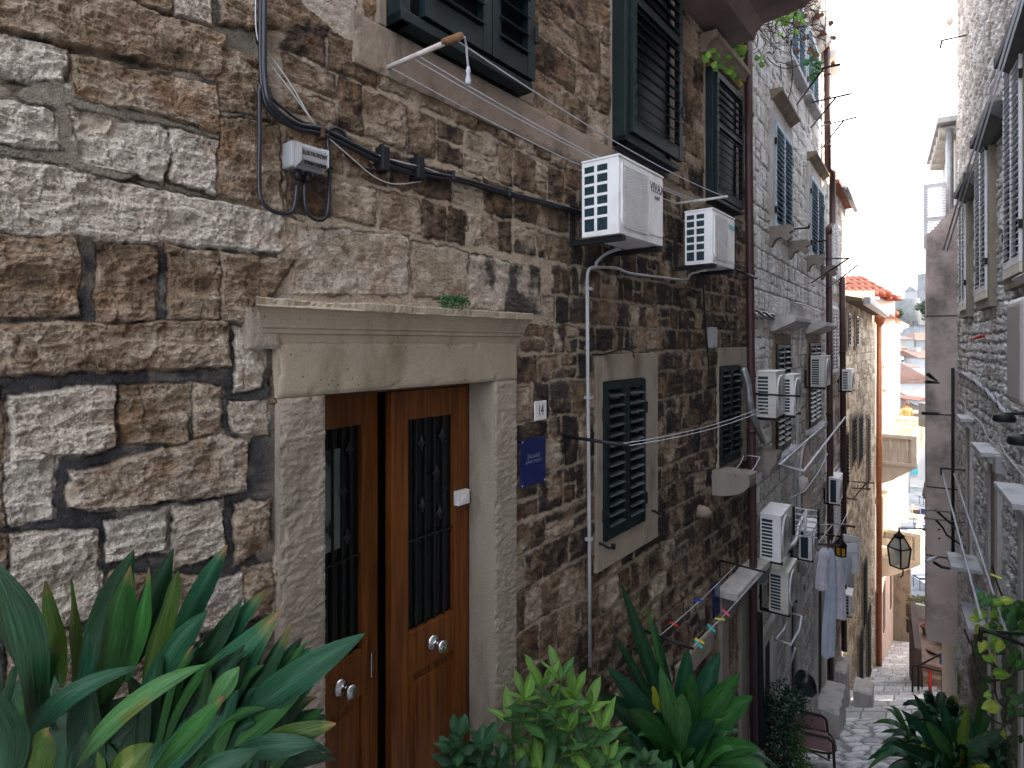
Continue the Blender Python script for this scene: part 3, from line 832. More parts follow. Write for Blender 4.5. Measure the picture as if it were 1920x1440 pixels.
# ------------------------------------------------------------------ near house on the left (number 14)
HA = Thing('stone_house', 'dark rough stone house on the left with a varnished wooden double door and green shutters', 'house', FA, (4.0, 0, -3.0))
aA = HA.a
DS0, DS1, DZT = 2.767, 3.728, -0.19
def q(*pts, **k):
    k['h'] = k.get('h', .02) * .75
    return dict(q=quadpx(FA, pts), grow=.0085, **k)
st = [
 q((-200, -160), (418, 74), (418, 150), (-200, 12), tone=.50, h=.03), q((180, -70), (322, -70), (314, 22), (196, -12), tone=.45), q((325, -70), (392, -70), (392, 50), (325, 28), tone=.75, white=.2),
 q((-200, 22), (118, 96), (112, 162), (-200, 130), tone=.8, white=.5), q((128, 104), (400, 163), (403, 250), (135, 180), tone=.55, h=.03), q((-60, 172), (95, 215), (105, 285), (-60, 262), tone=.8, white=.5),
 q((130, 214), (312, 250), (305, 340), (150, 300), tone=.8, white=.55), q((318, 250), (402, 268), (402, 362), (320, 338), tone=.8, white=.45),
 q((-200, 262), (526, 402), (529, 475), (-200, 420), tone=.72, white=.4, h=.035),
 q((-200, 438), (135, 448), (150, 590), (-200, 594), tone=.5, h=.035), q((178, 455), (286, 462), (286, 600), (181, 598), tone=.5, h=.03), q((310, 464), (410, 478), (404, 600), (312, 600), tone=.48, h=.028), q((414, 478), (548, 488), (470, 602), (410, 602), tone=.5, h=.03),
 q((-200, 606), (418, 606), (423, 684), (-200, 705), tone=.52, h=.035), q((434, 615), (492, 610), (490, 722), (437, 735), tone=.8, white=.3),
 q((18, 742), (213, 722), (212, 838), (20, 862), tone=.72, white=.3, h=.035), q((222, 722), (353, 717), (350, 830), (230, 834), tone=.6, h=.03), q((364, 717), (412, 722), (412, 814), (366, 821), tone=.55), q((430, 755), (500, 750), (500, 815), (432, 812), tone=.6, white=.2), q((-200, 730), (0, 730), (-2, 860), (-200, 875), tone=.5),
 q((10, 868), (92, 850), (90, 975), (5, 986), tone=.8, white=.5), q((125, 885), (412, 820), (412, 930), (128, 952), tone=.62, white=.15, h=.035), q((405, 822), (458, 826), (456, 918), (405, 928), tone=.62, white=.15, h=.035), q((-200, 885), (0, 872), (-3, 988), (-200, 1005), tone=.5),
 q((200, 972), (305, 958), (305, 1030), (206, 1050), tone=.8, white=.55), q((318, 953), (412, 940), (415, 1038), (325, 1062), tone=.65, white=.3), q((434, 945), (502, 935), (500, 1028), (440, 1048), tone=.6),
 q((10, 1008), (186, 990), (180, 1150), (10, 1180), tone=.75, white=.35), q((-200, 1020), (0, 1008), (0, 1182), (-200, 1205), tone=.6), q((205, 1072), (370, 1080), (370, 1200), (210, 1222), tone=.5), q((376, 1090), (450, 1076), (450, 1160), (382, 1180), tone=.75, white=.5), q((455, 1065), (505, 1055), (505, 1150), (458, 1160), tone=.45),
 q((10, 1200), (190, 1172), (190, 1330), (10, 1370), tone=.6), q((205, 1242), (480, 1190), (480, 1300), (205, 1350), tone=.55), q((-200, 1380), (190, 1350), (190, 1600), (-200, 1600), tone=.6), q((205, 1370), (500, 1320), (500, 1480), (205, 1560), tone=.6),
 # big pale blocks above the door
 q((552, 430), (762, 445), (762, 550), (555, 548), tone=.78, white=.22, h=.03, amp=.8), q((770, 456), (872, 472), (872, 560), (772, 556), tone=.75, white=.1, h=.025, amp=.5), q((878, 478), (1010, 505), (1008, 586), (880, 578), tone=.78, white=.22, h=.03, amp=.7),
 q((408, 225), (520, 238), (525, 402), (408, 362), tone=.42, h=.03), q((408, 92), (480, 112), (520, 228), (408, 210), tone=.4), q((410, -60), (540, -60), (640, 70), (410, 45), tone=.5), q((520, -70), (660, -70), (662, 92), (540, 20), tone=.85, white=.3, amp=.5),
]
SB0 = FA.s(545)
def skipA(s, z):
    Y = s * .7788; px = CX + FPX * (.8056 * Y - 2.46) / Y; py = HY - FPX * z / Y
    if px < 540: return True
    if 545 < px < 1012 and 425 + (px - 550) * .08 < py < 600: return True
    if px < 665 and py < 60 + (px - 540) * .2: return True
    return False
st += courses(FA.s(530), 8.2, -5.2, -0.62, (.17, .25), (.10, .30), 11, gap=.013, gapz=.024, jit=.010, skip=skipA)
st += courses(FA.s(530), 8.2, -0.62, 1.09, (.15, .22), (.08, .25), 12, gap=.012, gapz=.020, jit=.008, skip=skipA)
st += courses(FA.s(530), 8.2, 1.29, 5.2, (.2, .28), (.22, .45), 13, gap=.006, jit=.008, skip=skipA)
S, Z, pxs, pys = wall_grid(FA, -170, 1404, -150, 1600, 2.15)
PX = np.broadcast_to(pxs[None, :], S.shape); PY = np.broadcast_to(pys[:, None], S.shape)
left = 1 - sst(PX, 470, 560)
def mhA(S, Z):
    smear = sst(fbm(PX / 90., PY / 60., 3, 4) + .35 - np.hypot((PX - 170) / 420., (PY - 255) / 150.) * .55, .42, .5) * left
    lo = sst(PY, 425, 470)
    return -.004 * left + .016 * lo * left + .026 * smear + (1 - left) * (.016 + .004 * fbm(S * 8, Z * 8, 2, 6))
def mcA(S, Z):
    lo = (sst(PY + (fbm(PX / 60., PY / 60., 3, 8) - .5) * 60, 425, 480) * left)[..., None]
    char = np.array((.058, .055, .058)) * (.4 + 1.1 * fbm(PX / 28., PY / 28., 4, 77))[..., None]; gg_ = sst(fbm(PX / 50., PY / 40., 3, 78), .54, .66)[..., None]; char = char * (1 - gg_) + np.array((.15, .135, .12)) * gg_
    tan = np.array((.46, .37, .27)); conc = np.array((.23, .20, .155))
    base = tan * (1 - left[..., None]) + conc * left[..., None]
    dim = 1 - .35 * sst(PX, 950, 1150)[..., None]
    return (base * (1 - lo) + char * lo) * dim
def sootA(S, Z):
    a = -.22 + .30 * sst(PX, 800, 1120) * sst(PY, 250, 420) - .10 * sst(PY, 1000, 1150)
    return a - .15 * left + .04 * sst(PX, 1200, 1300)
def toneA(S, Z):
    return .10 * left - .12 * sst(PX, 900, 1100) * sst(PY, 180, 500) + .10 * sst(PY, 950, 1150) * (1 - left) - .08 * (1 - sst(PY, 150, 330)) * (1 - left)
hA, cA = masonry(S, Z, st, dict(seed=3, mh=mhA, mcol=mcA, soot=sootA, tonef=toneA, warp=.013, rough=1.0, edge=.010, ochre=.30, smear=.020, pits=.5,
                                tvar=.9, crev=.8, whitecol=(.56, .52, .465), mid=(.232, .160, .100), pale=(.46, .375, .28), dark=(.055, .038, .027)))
relief = (1 - left) * .60 + left * .80
hA = np.where(hA > .0, hA * relief + .0, hA)
P = np.stack([S - aA[0], -hA - aA[1], Z - aA[2]], -1)
cs = (S[:-1, :-1] + S[1:, 1:]) / 2; cz = (Z[:-1, :-1] + Z[1:, 1:]) / 2
keep = ~((cs > DS0 - .08) & (cs < DS1 + .08) & (cz < DZT + .1))
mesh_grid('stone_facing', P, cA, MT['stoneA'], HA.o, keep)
b = MB()
SE = 8.083
for (a0, a1, y0, y1, c0, c1) in ((-3, DS0 - .1, .06, 1.3, -9, 4.7), (DS1 + .1, SE, .06, 1.3, -9, 4.7), (DS0 - .1, DS1 + .1, .06, 1.3, DZT + .12, 4.7), (DS0 - .1, DS1 + .1, .06, 1.3, -9, -2.5), (-3, SE, 1.3, 5.5, -9, 4.7)):
    b.box(a0, a1, y0, y1, c0, c1)
HA.part('wall', b, MT['limebrown'])
b = MB(); b.prism([(-.35, 4.7), (2.7, 8.6), (5.8, 4.7)], -3.2, SE + .1, 'X'); HA.part('roof', b, MT['tile'])
# door surround
b = MB()
def jag_box(mb, s0, s1, y0, y1, z0, z1, n, amp, seed):
    """dressed block whose front face is a fine grid with chipped edges"""
    ns = max(2, int((s1 - s0) / n)); nz = max(2, int((z1 - z0) / n))
    gs = np.linspace(s0, s1, ns + 1); gz = np.linspace(z0, z1, nz + 1)
    A, B = np.meshgrid(gs, gz)
    e = np.minimum(np.minimum(A - s0, s1 - A), np.minimum(B - z0, z1 - B))
    chip = sst(ridge(A * 9, B * 9, 3, seed), .80, .93) * (1 - sst(e, 0, .035)) * .014
    round_ = (1 - sst(e, 0, .010)) * .006
    h = (fbm(A * 30, B * 30, 4, seed + 3) - .5) * amp + (ridge(A * 55 + B * 25, B * 110, 2, seed + 5) - .5) * amp * .8 - chip - round_
    vs = []; fs = []
    m = ns + 1
    for j in range(nz + 1):
        for i in range(m): vs.append((A[j, i], y0 - h[j, i], B[j, i]))
    for j in range(nz):
        for i in range(ns): fs.append((j * m + i, j * m + i + 1, (j + 1) * m + i + 1, (j + 1) * m + i))
    mb.add(vs, fs, smooth=True)
    k = y0 + .006
    mb.box(s0, s1, k, y1, z0, z1)
jag_box(b, 2.589, DS0, -.048, .128, -2.5, DZT - .002, .007, .011, 1)
jag_box(b, DS1, 3.907, -.048, .128, -2.5, DZT - .002, .007, .008, 2)
df = HA.part('door_frame', b, MT['limepale'])
b = MB(); jag_box(b, 2.580, 3.907, -.050, .128, DZT, -.001, .010, .003, 3)
b.build('lintel', MT['lime'], df, F=FA, anchor=aA)
# moulded cornice with mitred ends and a chipped lip
prof = [(.045, .0), (.050, .030), (.058, .034), (.060, .048), (.066, .053), (.068, .062), (.074, .078), (.084, .098), (.095, .113), (.105, .121), (.108, .124), (.108, .150), (.102, .155), (.0, .156), (-.03, .156)]
n = 120; vs = []; fs = []
rj = random.Random(4)
chipn = [max(0, math.sin(i * .37) * math.sin(i * .11 + 1) + .25 * rj.uniform(-1, 1)) for i in range(n + 1)]
for i, (off, zz) in enumerate(prof):
    e = max(0, (off - .045) * .9)
    for k in range(n + 1):
        t = k / n
        s_ = (2.565 - e - .035) * (1 - t) + (3.92 + e) * t
        dz = 0; do = 0
        if i in (10, 11, 12):
            c = chipn[k] * .010 + rj.uniform(0, .003)
            if t < .27: c += .030 * max(0, math.sin((t - .06) / .21 * PI)) * (.7 + .3 * rj.random()) if t > .06 else .004
            do = -c; dz = -.35 * c if i > 10 else .3 * c
        vs.append((s_, -(off + do), zz + dz + rj.uniform(-.0007, .0007)))
m = n + 1
for i in range(len(prof) - 1):
    for k in range(n): fs.append((i * m + k, i * m + k + 1, (i + 1) * m + k + 1, (i + 1) * m + k))
fs.append(tuple(i * m for i in range(len(prof) - 1, -1, -1))); fs.append(tuple(i * m + n for i in range(len(prof))))
b = MB().add(vs, fs); b.build('cornice', MT['lime'], df, F=FA, anchor=aA)
b = MB(); jag_box(b, FA.s(466, .05), 2.588, -.055, .05, -.02, .118, .008, .008, 9); b.build('frame_end_block', MT['limepale'], df, F=FA, anchor=aA)
# door leaves
def door_leaf(M, w_, z0, z1, knobside, gl, label):
    """leaf in its own axes: x 0..w, y 0 outer face, thickness .045"""
    th = .045
    g0, g1 = gl
    sti = .10
    fr = MB()
    lock0, lock1 = g0 - .20, g0
    fr.box(0, sti, 0, th, z0, z1, M); fr.box(w_ - sti, w_, 0, th, z0, z1, M)
    fr.box(sti, w_ - sti, .001, th - .001, g1, z1, M); fr.box(sti, w_ - sti, .001, th - .001, lock0, lock1, M)
    fr.box(sti, w_ - sti, .001, th - .001, z0, z0 + .2, M)
    fr.box(sti, w_ - sti, .016, th - .006, z0 + .2, lock0, M)
    fr.box(sti + .045, w_ - sti - .045, .006, .018, z0 + .245, lock0 - .045, M)
    o = HA.part('door', fr, MT['door'], bevel=.004)
    o['label'] = label
    pn = MB().box(sti, w_ - sti, .026, .030, g0, g1, M); pn.build('pane', MT['pane'], o, F=FA, anchor=aA)
    if not knobside:
        MB().box(sti + .02, sti + (w_ - 2 * sti) * .62, .0235, .0255, g0 + (g1 - g0) * .48, g1 - .09, M).build('pane_light', MT['pane_light'], o, F=FA, anchor=aA)  # pale sheet paints the grey-green light in the upper glass
        MB().box(w_ - .05, w_ - .025, -.006, .001, (lock0 + lock1) / 2 - .05, (lock0 + lock1) / 2 + .06, M).build('lock_plate', MT['steel'], o, F=FA, anchor=aA, bevel=.004)
    ir = MB()
    ww = w_ - 2 * sti
    for k in range(1, 5):
        xx = sti + ww * k / 5
        ir.box(xx - .004, xx + .004, .012, .020, g0, g1, M)
    ir.box(sti, w_ - sti, .0115, .0205, g0 + (g1 - g0) * .42, g0 + (g1 - g0) * .42 + .007, M)
    for (fx, fz) in ((.3, .88), (.62, .72), (.32, .58), (.75, .9), (.7, .52)):
        c = Vector((sti + ww * fx, .010, g0 + (g1 - g0) * fz))
        r = .034
        vs = [M @ (c + Vector((r * .85 * a, dy, r * 1.25 * b_))) for dy, sc_ in ((0, 1),) for a, b_ in ((1, 0), (.35, .35), (0, 1), (-.35, .35), (-1, 0), (-.35, -.35), (0, -1), (.35, -.35))]
        vs += [M @ (c + Vector((0, -.012, 0))), M @ (c + Vector((0, .01, 0)))]
        ir.add(vs, [(i, (i + 1) % 8, 8) for i in range(8)] + [((i + 1) % 8, i, 9) for i in range(8)])
    ir.build('window_grating', MT['iron'], o, F=FA, anchor=aA)
    kb = MB()
    kx = sti + ww * (.52 if knobside else .5)
    kz = (lock0 + lock1) / 2
    base = M @ Vector((kx, 0, kz)); n_ = (M.to_3x3() @ Vector((0, -1, 0))).normalized()
    ang = math.atan2(n_.x, -n_.y)
    K = Matrix.Translation(base) @ Matrix.Rotation(ang, 4, 'Z')
    prof = [(.038, 0), (.038, -.005), (.028, -.013), (.013, -.018), (.013, -.036), (.024, -.044), (.031, -.058), (.029, -.070), (.016, -.076)]
    t = MB().lathe((0, 0, 0), prof, 20, 'Y')
    kb.add([K @ Vector(v) for v in t.v], t.f, smooth=True)
    kb.build('knob', MT['steel'], o, F=FA, anchor=aA)
    return o
zd0 = -2.42
Yk = lambda px: FA.s(px, -.125)
sR0, sR1 = Yk(735), Yk(878)
MR = Matrix.Translation((sR0, .128, 0))
def zin(px, py): return FA.px(px, py, -.128)[1]
door_leaf(MR, sR1 - sR0, zd0, DZT - .03, True, (zin(773, 1185), zin(773, 787)), 'right door leaf, closed')
wl = sR0 - DS0 - .03 + .015
ML = Matrix.Translation((DS0 - .018, .128, 0)) @ Matrix.Rotation(math.radians(9), 4, 'Z')
door_leaf(ML, wl + .02, zd0, DZT - .03, False, (zin(773, 1185), zin(773, 787)), 'left door leaf, standing ajar')
b = MB()
b.box(DS0 - .05, DS1 + .02, .13, .20, DZT - .028, DZT + .1); b.box(sR1 + .003, DS1 + .02, .13, .19, -2.5, DZT - .028)
b.build('door_case', MT['doordark'], df, F=FA, anchor=aA, bevel=.003)
b = MB(); b.box(DS0 - .2, DS1 + .2, 1.20, 1.25, -2.6, DZT + .2); b.box(DS0 - .2, DS0 - .15, .21, 1.2, -2.6, DZT + .2); b.box(DS1 + .15, DS1 + .2, .21, 1.2, -2.6, DZT + .2); b.box(DS0 - .2, DS1 + .2, .2, 1.25, DZT + .13, DZT + .18)
HA.part('hallway', b, MT['black'])
b = MB(); b.box(2.55, 3.95, -.16, .5, -2.62, -2.46); HA.part('doorstep', b, MT['slab'], bevel=.01)

# windows of the near house
W = lambda px0, px1: (FA.s(px0, .05), FA.s(px1, .05))
a, c = W(1135, 1210)
wg = window(HA, a, c, -1.288, -.255, MT['green'], surround=(a - FA.s(1110), FA.s(1226) - c, .185, .18), smat=MT['limepale'], slat=.062, tilt=.62, label='ground-floor window with closed green shutters in a pale stone surround')
a, c = W(1352, 1389)
window(HA, a, c, -1.165, -.226, MT['green'], surround=(a - FA.s(1341), FA.s(1394) - c, .06, .18), smat=MT['limepale'], slat=.06)
# upper window beside the cables
a, c = W(731, 978)
b = MB()
b.box(a, a + .05, -.12, .03, 1.3, 2.9); b.box(c - .02, c, -.12, .03, 1.3, 2.9); b.box(a, c, -.125, .03, 1.30, 1.345)
uw = HA.part('window', b, MT['green'], bevel=.004); uw['label'] = 'upper window with big dark green shutters cut off by the top of the photo'
MB().box(a + .05, c - .02, -.05, -.04, 1.3, 2.9).build('pane', MT['dark'], uw, F=FA, anchor=aA)
mid = FA.s(884)
shutter_leaf(HA, uw, FA.s(757), mid - .003, 1.36, 2.85, -.135, MT['green'], slat=.085, tilt=.75, st=.06, th=.04)
shutter_leaf(HA, uw, mid + .003, c + .005, 1.36, 2.85, -.135, MT['green'], slat=.085, tilt=.75, st=.06, th=.04, hinge=(c + .01,))
MB().box(FA.s(700), a - .002, -.035, .03, 1.295, 3.2).build('surround', MT['limebrown'], uw, F=FA, anchor=aA, bevel=.006); MB().box(c + .002, FA.s(991), -.035, .03, 1.295, 3.2).build('surround', MT['limebrown'], uw, F=FA, anchor=aA, bevel=.006)
b = MB(); jag_box(b, FA.s(655), FA.s(1158), -.036, .03, 1.095, 1.293, .012, .006, 7); HA.part('string_course', b, MT['limebrown'])
a, c = W(1152, 1256)
b = MB(); b.box(a, a + .06, -.13, .03, 1.33, 3.9); b.box(c - .03, c, -.06, .03, 1.33, 3.9); b.box(a, c, -.13, .03, 1.33, 1.37)
uw = HA.part('window', b, MT['green'], bevel=.004); uw['label'] = 'tall window with long dark green shutters above the nearest air conditioner'
MB().box(a + .05, c - .02, -.04, -.03, 1.3, 3.9).build('pane', MT['dark'], uw, F=FA, anchor=aA)
shutter_leaf(HA, uw, a + .07, c + .01, 1.40, 3.8, -.15, MT['green'], slat=.075, tilt=.7, st=.06, th=.04, mids=(2.28,), hinge=(c + .015,))
MB().box(FA.s(1139), a - .002, -.035, .03, 1.295, 4.2).build('surround', MT['limebrown'], uw, F=FA, anchor=aA, bevel=.006); MB().box(c + .002, FA.s(1266), -.035, .03, 1.295, 4.2).build('surround', MT['limebrown'], uw, F=FA, anchor=aA, bevel=.006)
a, c = W(1327, 1381)
b = MB(); b.box(a, a + .05, -.10, .03, 1.27, 2.47); b.box(c - .02, c, -.05, .03, 1.27, 2.47); b.box(a, c, -.12, .03, 1.27, 1.30)
uw = HA.part('window', b, MT['green'], bevel=.004); uw['label'] = 'small upper window with green shutters under a sloping moulded cornice'
MB().box(a + .05, c - .02, -.04, -.03, 1.3, 2.45).build('pane', MT['dark'], uw, F=FA, anchor=aA)
shutter_leaf(HA, uw, a + .05, c + .005, 1.32, 2.44, -.12, MT['green'], slat=.062, tilt=.7, st=.05, th=.035, mids=(1.95,), hinge=(c + .01,))
b = MB(); b.prism([(.02, 2.58), (-.05, 2.58), (-.07, 2.62), (-.13, 2.67), (-.16, 2.68), (-.16, 2.73), (.02, 2.74)], a - .08, c + .12, 'X'); b.build('cornice', MT['limebrown'], uw, F=FA, anchor=aA, bevel=.004)
MB().box(FA.s(1317), a - .002, -.03, .03, 1.25, 2.575).build('surround', MT['limebrown'], uw, F=FA, anchor=aA, bevel=.006); MB().box(c + .002, FA.s(1390), -.03, .03, 1.25, 2.575).build('surround', MT['limebrown'], uw, F=FA, anchor=aA, bevel=.006)

# shutter catches
for px, py in ((1128, 1020), (1226, 958)):
    b = MB(); s_, z_ = FA.px(px, py, .05)
    b.tube([(s_, 0, z_), (s_, -.06, z_), (s_ + .05, -.075, z_ - .035), (s_ + .075, -.09, z_ - .03)], .009, 6); b.box(s_ + .07, s_ + .085, -.105, -.08, z_ - .045, z_ - .01)
    b.build('shutter_catch', MT['iron'], wg, F=FA, anchor=aA)

# low doorway further down the same house
b = MB()
sL, sR = FA.s(1357), FA.s(1381)
b.box(FA.s(1344), sL, -.05, .1, -5.2, -2.69); b.box(sR, FA.s(1403), -.05, .1, -5.2, -2.69); b.box(FA.s(1344), FA.s(1403), -.05, .1, -2.69, -2.40)
d2 = HA.part('door_frame', b, MT['limemid'], bevel=.008)
b = MB(); b.box(FA.s(1342), FA.s(1408), -.20, .1, -2.40, -2.32); b.build('door_hood', MT['limegrey'], d2, F=FA, anchor=aA, bevel=.012)
b = MB(); b.box(sL - .01, sR + .01, .02, .08, -5.2, -2.68); dd = HA.part('door', b, MT['doordark'])
b = MB(); b.box(FA.s(1262), FA.s(1290), -.045, .05, -3.5, -2.62); b.box(FA.s(1290), FA.s(1330), -.045, .05, -2.80, -2.62); HA.part('window_surround', b, MT['limepale'], bevel=.01)
# corbelled ledges
def console(T, xb, xf, ytop, ds, h, mat, parent=None, name='corbel'):
    F = T.F
    s0 = F.s(xb, .0)
    lo, hi = .02, 2.0
    for _ in range(40):
        m = (lo + hi) / 2
        if F.s(xf, m) > s0: lo = m
        else: hi = m
    o1 = m; zt = zpx(F, s0, o1, ytop)
    b = MB()
    pr = [(0.02, zt)] + [(-o1, zt), (-o1, zt - h * .28)] + [(-o1 * math.cos(t), zt - h * .28 - h * .72 * math.sin(t)) for t in [k * PI / 2 / 7 for k in range(1, 8)]] + [(.02, zt - h)]
    b.prism(pr, s0, s0 + ds, 'X')
    return T.part(name, b, mat, parent, bevel=.008)
console(HA, 1333, 1404, 892, .22, .22, MT['limemid'])
# dark stone balcony slab overhead
b = MB()
pr = [(.03, 3.7), (.03, 2.79), (-.34, 2.77), (-.36, 2.83), (-.42, 2.89), (-.60, 2.90), (-.76, 2.92), (-.86, 3.0), (-.92, 3.2), (-.92, 3.7)]
b.prism(pr, FA.s(1262), FA.s(1345), 'X'); HA.part('balcony', b, pm('shaded_balcony_stone', (.17, .12, .11), .85, var=.35, scale=3, bump=.4, bs=12))

# ------------------------------------------------------------------ ground
GZ = [(-6, 1.2), (-2, -.7), (0, -1.6), (2.3, -2.62), (5.5, -4.55), (8.8, -6.3), (10.5, -6.98), (12, -7.65), (13.6, -8.4), (17, -10.1), (21.7, -12.3), (25, -13.7), (30, -15.3), (33, -15.6), (400, -15.8)]
def gz(y):
    return np.interp(y, [a for a, b in GZ], [b for a, b in GZ])
def alley_ground():
    ys = [-3.0]
    while ys[-1] < 31: ys.append(ys[-1] + max(.018, abs(ys[-1]) * .0030))
    ys = np.array(ys); xs_ = np.linspace(0, 1, 190)
    lw = np.where(ys < 6.295, .8056 * ys - 2.46, np.where(ys < 21.7, 2.61 + .7176 * (ys - 6.295), 13.66 + .75 * (ys - 21.7))) - .15
    rw = np.where(ys < 16, 1.35 + .639 * ys, 11.57 + .95 * (ys - 16)) + .15
    Yg = np.broadcast_to(ys[:, None], (len(ys), len(xs_)))
    Xg = lw[:, None] + (rw - lw)[:, None] * xs_[None, :]
    A = Yg; B = Xg - .70 * Yg                                   # along / across
    near = 1 - sst(Yg + (fbm(B * 2, A, 2, 5) - .5) * 1.5, 10.8, 11.3)
    wx = B * 2.7 + (fbm(A * 2, B * 2, 3, 1) - .5) * 1.2; wy = A * 3.9 + (fbm(A * 2, B * 2, 3, 2) - .5) * 1.2
    d1, d2, cid = cells(wx, wy, 5)
    e = sst(d2 - d1, .06, .30)
    # long slabs further down
    row = np.floor(A * 2.6 + (fbm(A * .6, B * 1.5, 2, 6) - .5) * .5); fr_ = A * 2.6 + (fbm(A * .6, B * 1.5, 2, 6) - .5) * .5 - row
    sh = _h(row, row * 0, 3); cu = B * 2.0 + sh * 5; cf = cu - np.floor(cu)
    ee = np.minimum(np.minimum(fr_, 1 - fr_) / 2.6, np.minimum(cf, 1 - cf) / 2.0)
    e2 = sst(ee, .004, .03); cid2 = _h(np.floor(cu), row, 8)
    # band of dressed flags along the left house in the foreground
    flag = sst(.20 - xs_[None, :] + (fbm(A * 3, B, 2, 3) - .5) * .05, 0, .02) * sst(Yg, 8.9, 9.0)
    e = e * near + e2 * (1 - near); cid = cid * near + cid2 * (1 - near)
    e = e * (1 - flag * near) + e2 * flag * near; cid = cid * (1 - flag * near) + cid2 * flag * near
    h = e * (.028 + .012 * cid) * (1 - .6 * (1 - near)) + (fbm(A * 14, B * 14, 4, 9) - .5) * .022 * e + (fbm(A * 40, B * 40, 3, 12) - .5) * .008
    Zg = gz(Yg) + h
    # shallow steps
    k = .9
    st_ = (Yg / k + (fbm(B * 1.2, A * .3, 2, 30) - .5) * .25); fs_ = st_ - np.floor(st_)
    slope = np.gradient(gz(ys), ys)[:, None]
    Zg = Zg + (-(slope) * k) * (fs_ - .5) * .55 * sst(Yg, 10, 12) * (1 - sst(Yg, 27, 29))
    t = (cid * .8 + (fbm(A * 9, B * 9, 4, 14) - .5) * .7)[..., None]
    stone = np.array((.42, .42, .43)) * (1 - t) + np.array((.85, .84, .84)) * t
    mort = np.array((.20, .198, .21)) * (.8 + .4 * fbm(A * 10, B * 10, 3, 15))[..., None]
    col = stone * e[..., None] + mort * (1 - e[..., None])
    wall_d = np.minimum(xs_, 1 - xs_)[None, :]
    P = np.stack([Xg, Yg, Zg], -1)
    o = mesh_grid('alley_steps', P, np.clip(col, .01, .9), MT['paving'])
    tag(o, kind='structure')
alley_ground()

# ------------------------------------------------------------------ further houses on the left
def facing(T, F, px0, px1, py0, py1, step, o, stones, keep=None, name='stone_facing', mat='stoneB'):
    S, Z, pxs, pys = wall_grid(F, px0, px1, py0, py1, step)
    global PX, PY
    PX = np.broadcast_to(pxs[None, :], S.shape); PY = np.broadcast_to(pys[:, None], S.shape)
    h, c = masonry(S, Z, stones, o)
    P = np.stack([S - T.a[0], -h - T.a[1], Z - T.a[2]], -1)
    return mesh_grid(name, P, c, MT[mat], T.o)
HB = Thing('stone_house', 'tall pale grey stone house after the first brown downpipe, with two pale blue shuttered windows', 'house', FB, (3, 0, -7))
sB1 = FB.s(1556)
ZB = .34
stB = courses(0.02, sB1 + .3, -11, ZB, (.16, .24), (.14, .34), 21, gap=.012) + courses(0.02, sB1 + .3, ZB, 5.6, (.20, .27), (.13, .30), 22, gap=.010, jit=.006)
up = lambda Z: sst(Z, ZB - .1, ZB + .1)
facing(HB, FB, 1408, 1558, -150, 1460, 1.5, dict(seed=23, h=.007, rough=.55, warp=.016, smear=.02, mh=lambda S, Z: .003 - .006 * up(Z), mcol=lambda S, Z: np.array((.40, .345, .29)) * (1 - up(Z)[..., None]) + np.array((.30, .295, .29)) * up(Z)[..., None],
       soot=lambda S, Z: -.28 - .30 * up(Z), tvar=.7, tonef=lambda S, Z: .66 + .06 * up(Z), facet=.006, mid=(.46, .41, .365), pale=(.64, .625, .60), ochre=.15), stB)
b = MB()
b.box(0.005, sB1, .05, 5, -12, 5.5); HB.part('wall', b, MT['limegrey'])
b = MB(); b.prism([(-.14, 5.36), (-.14, 5.42), (2.5, 6.3), (5.2, 5.42)], 0.0, sB1, 'X'); rf = HB.part('roof', b, MT['tile'])
b = MB()
k = 0
while k * .24 < sB1:
    b.tube([(k * .24 + .1, -.13, 5.44), (k * .24 + .1, .5, 5.64)], .05, 8); k += 1
b.build('eave_tiles', MT['tile'], rf, F=FB, anchor=HB.a)
for k in range(10):
    b = MB().prism([(.03, 5.05), (-.22, 5.25), (-.24, 5.355), (.03, 5.355)], .2 + k * sB1 / 10, .32 + k * sB1 / 10, 'X')
    HB.part('eave_bracket', b, MT['limelit'])
Wb = lambda a, c: (FB.s(a, .07), FB.s(c, .07))
for (x0, x1, zb, zt, m, cor, lab) in ((1456, 1487, 1.42, 2.74, 'blue', 1, None), (1522, 1546, 1.40, 2.70, 'blue', 1, None), (1485, 1510, 3.93, 5.0, 'blue', 0, None), (1516, 1535, 3.95, 4.98, 'blue', 0, None)):
    a, c = Wb(x0, x1)
    window(HB, a, c, zb, zt, MT[m], surround=(.10, .10, .02, .20) if cor else (.06, .06, .04, .06), smat=MT['limegrey'], cornice=(.15, .06, zt + .22, .13) if cor else None, sill=None if cor else (.12, .08, zb - .04, .07), slat=.06, tilt=.65, y=-.07)
    if cor:
        for sx in (a - .12, c + .02):
            sc_ = MB()
            pts = [(a_ * .72, b_) for a_, b_ in [(0.02, zb - .02), (-.34, zb - .02), (-.36, zb - .07), (-.30, zb - .10), (-.34, zb - .15), (-.28, zb - .19), (-.19, zb - .13), (-.10, zb - .16), (-.04, zb - .24), (.02, zb - .26)]]
            sc_.prism(pts, sx, sx + .12, 'X'); HB.part('scroll_bracket', sc_, MT['limemid'], bevel=.01)
for (x0, x1, zb, zt) in ((1460, 1485, -1.38, -.02), (1521, 1541, -1.36, .0)):
    a, c = Wb(x0, x1)
    window(HB, a, c, zb, zt, MT['green'], surround=(.09, .09, .02, .14), smat=MT['limebrown'], sill=(.14, .12, zb - .02, .09), slat=.07, tilt=.6, y=-.06)
    hd = MB().prism([(.02, .16), (-.05, .16), (-.28, .27), (-.28, .33), (.02, .335)], a - .16, c + .18, 'X'); HB.part('window_hood', hd, MT['limegrey'], bevel=.01)
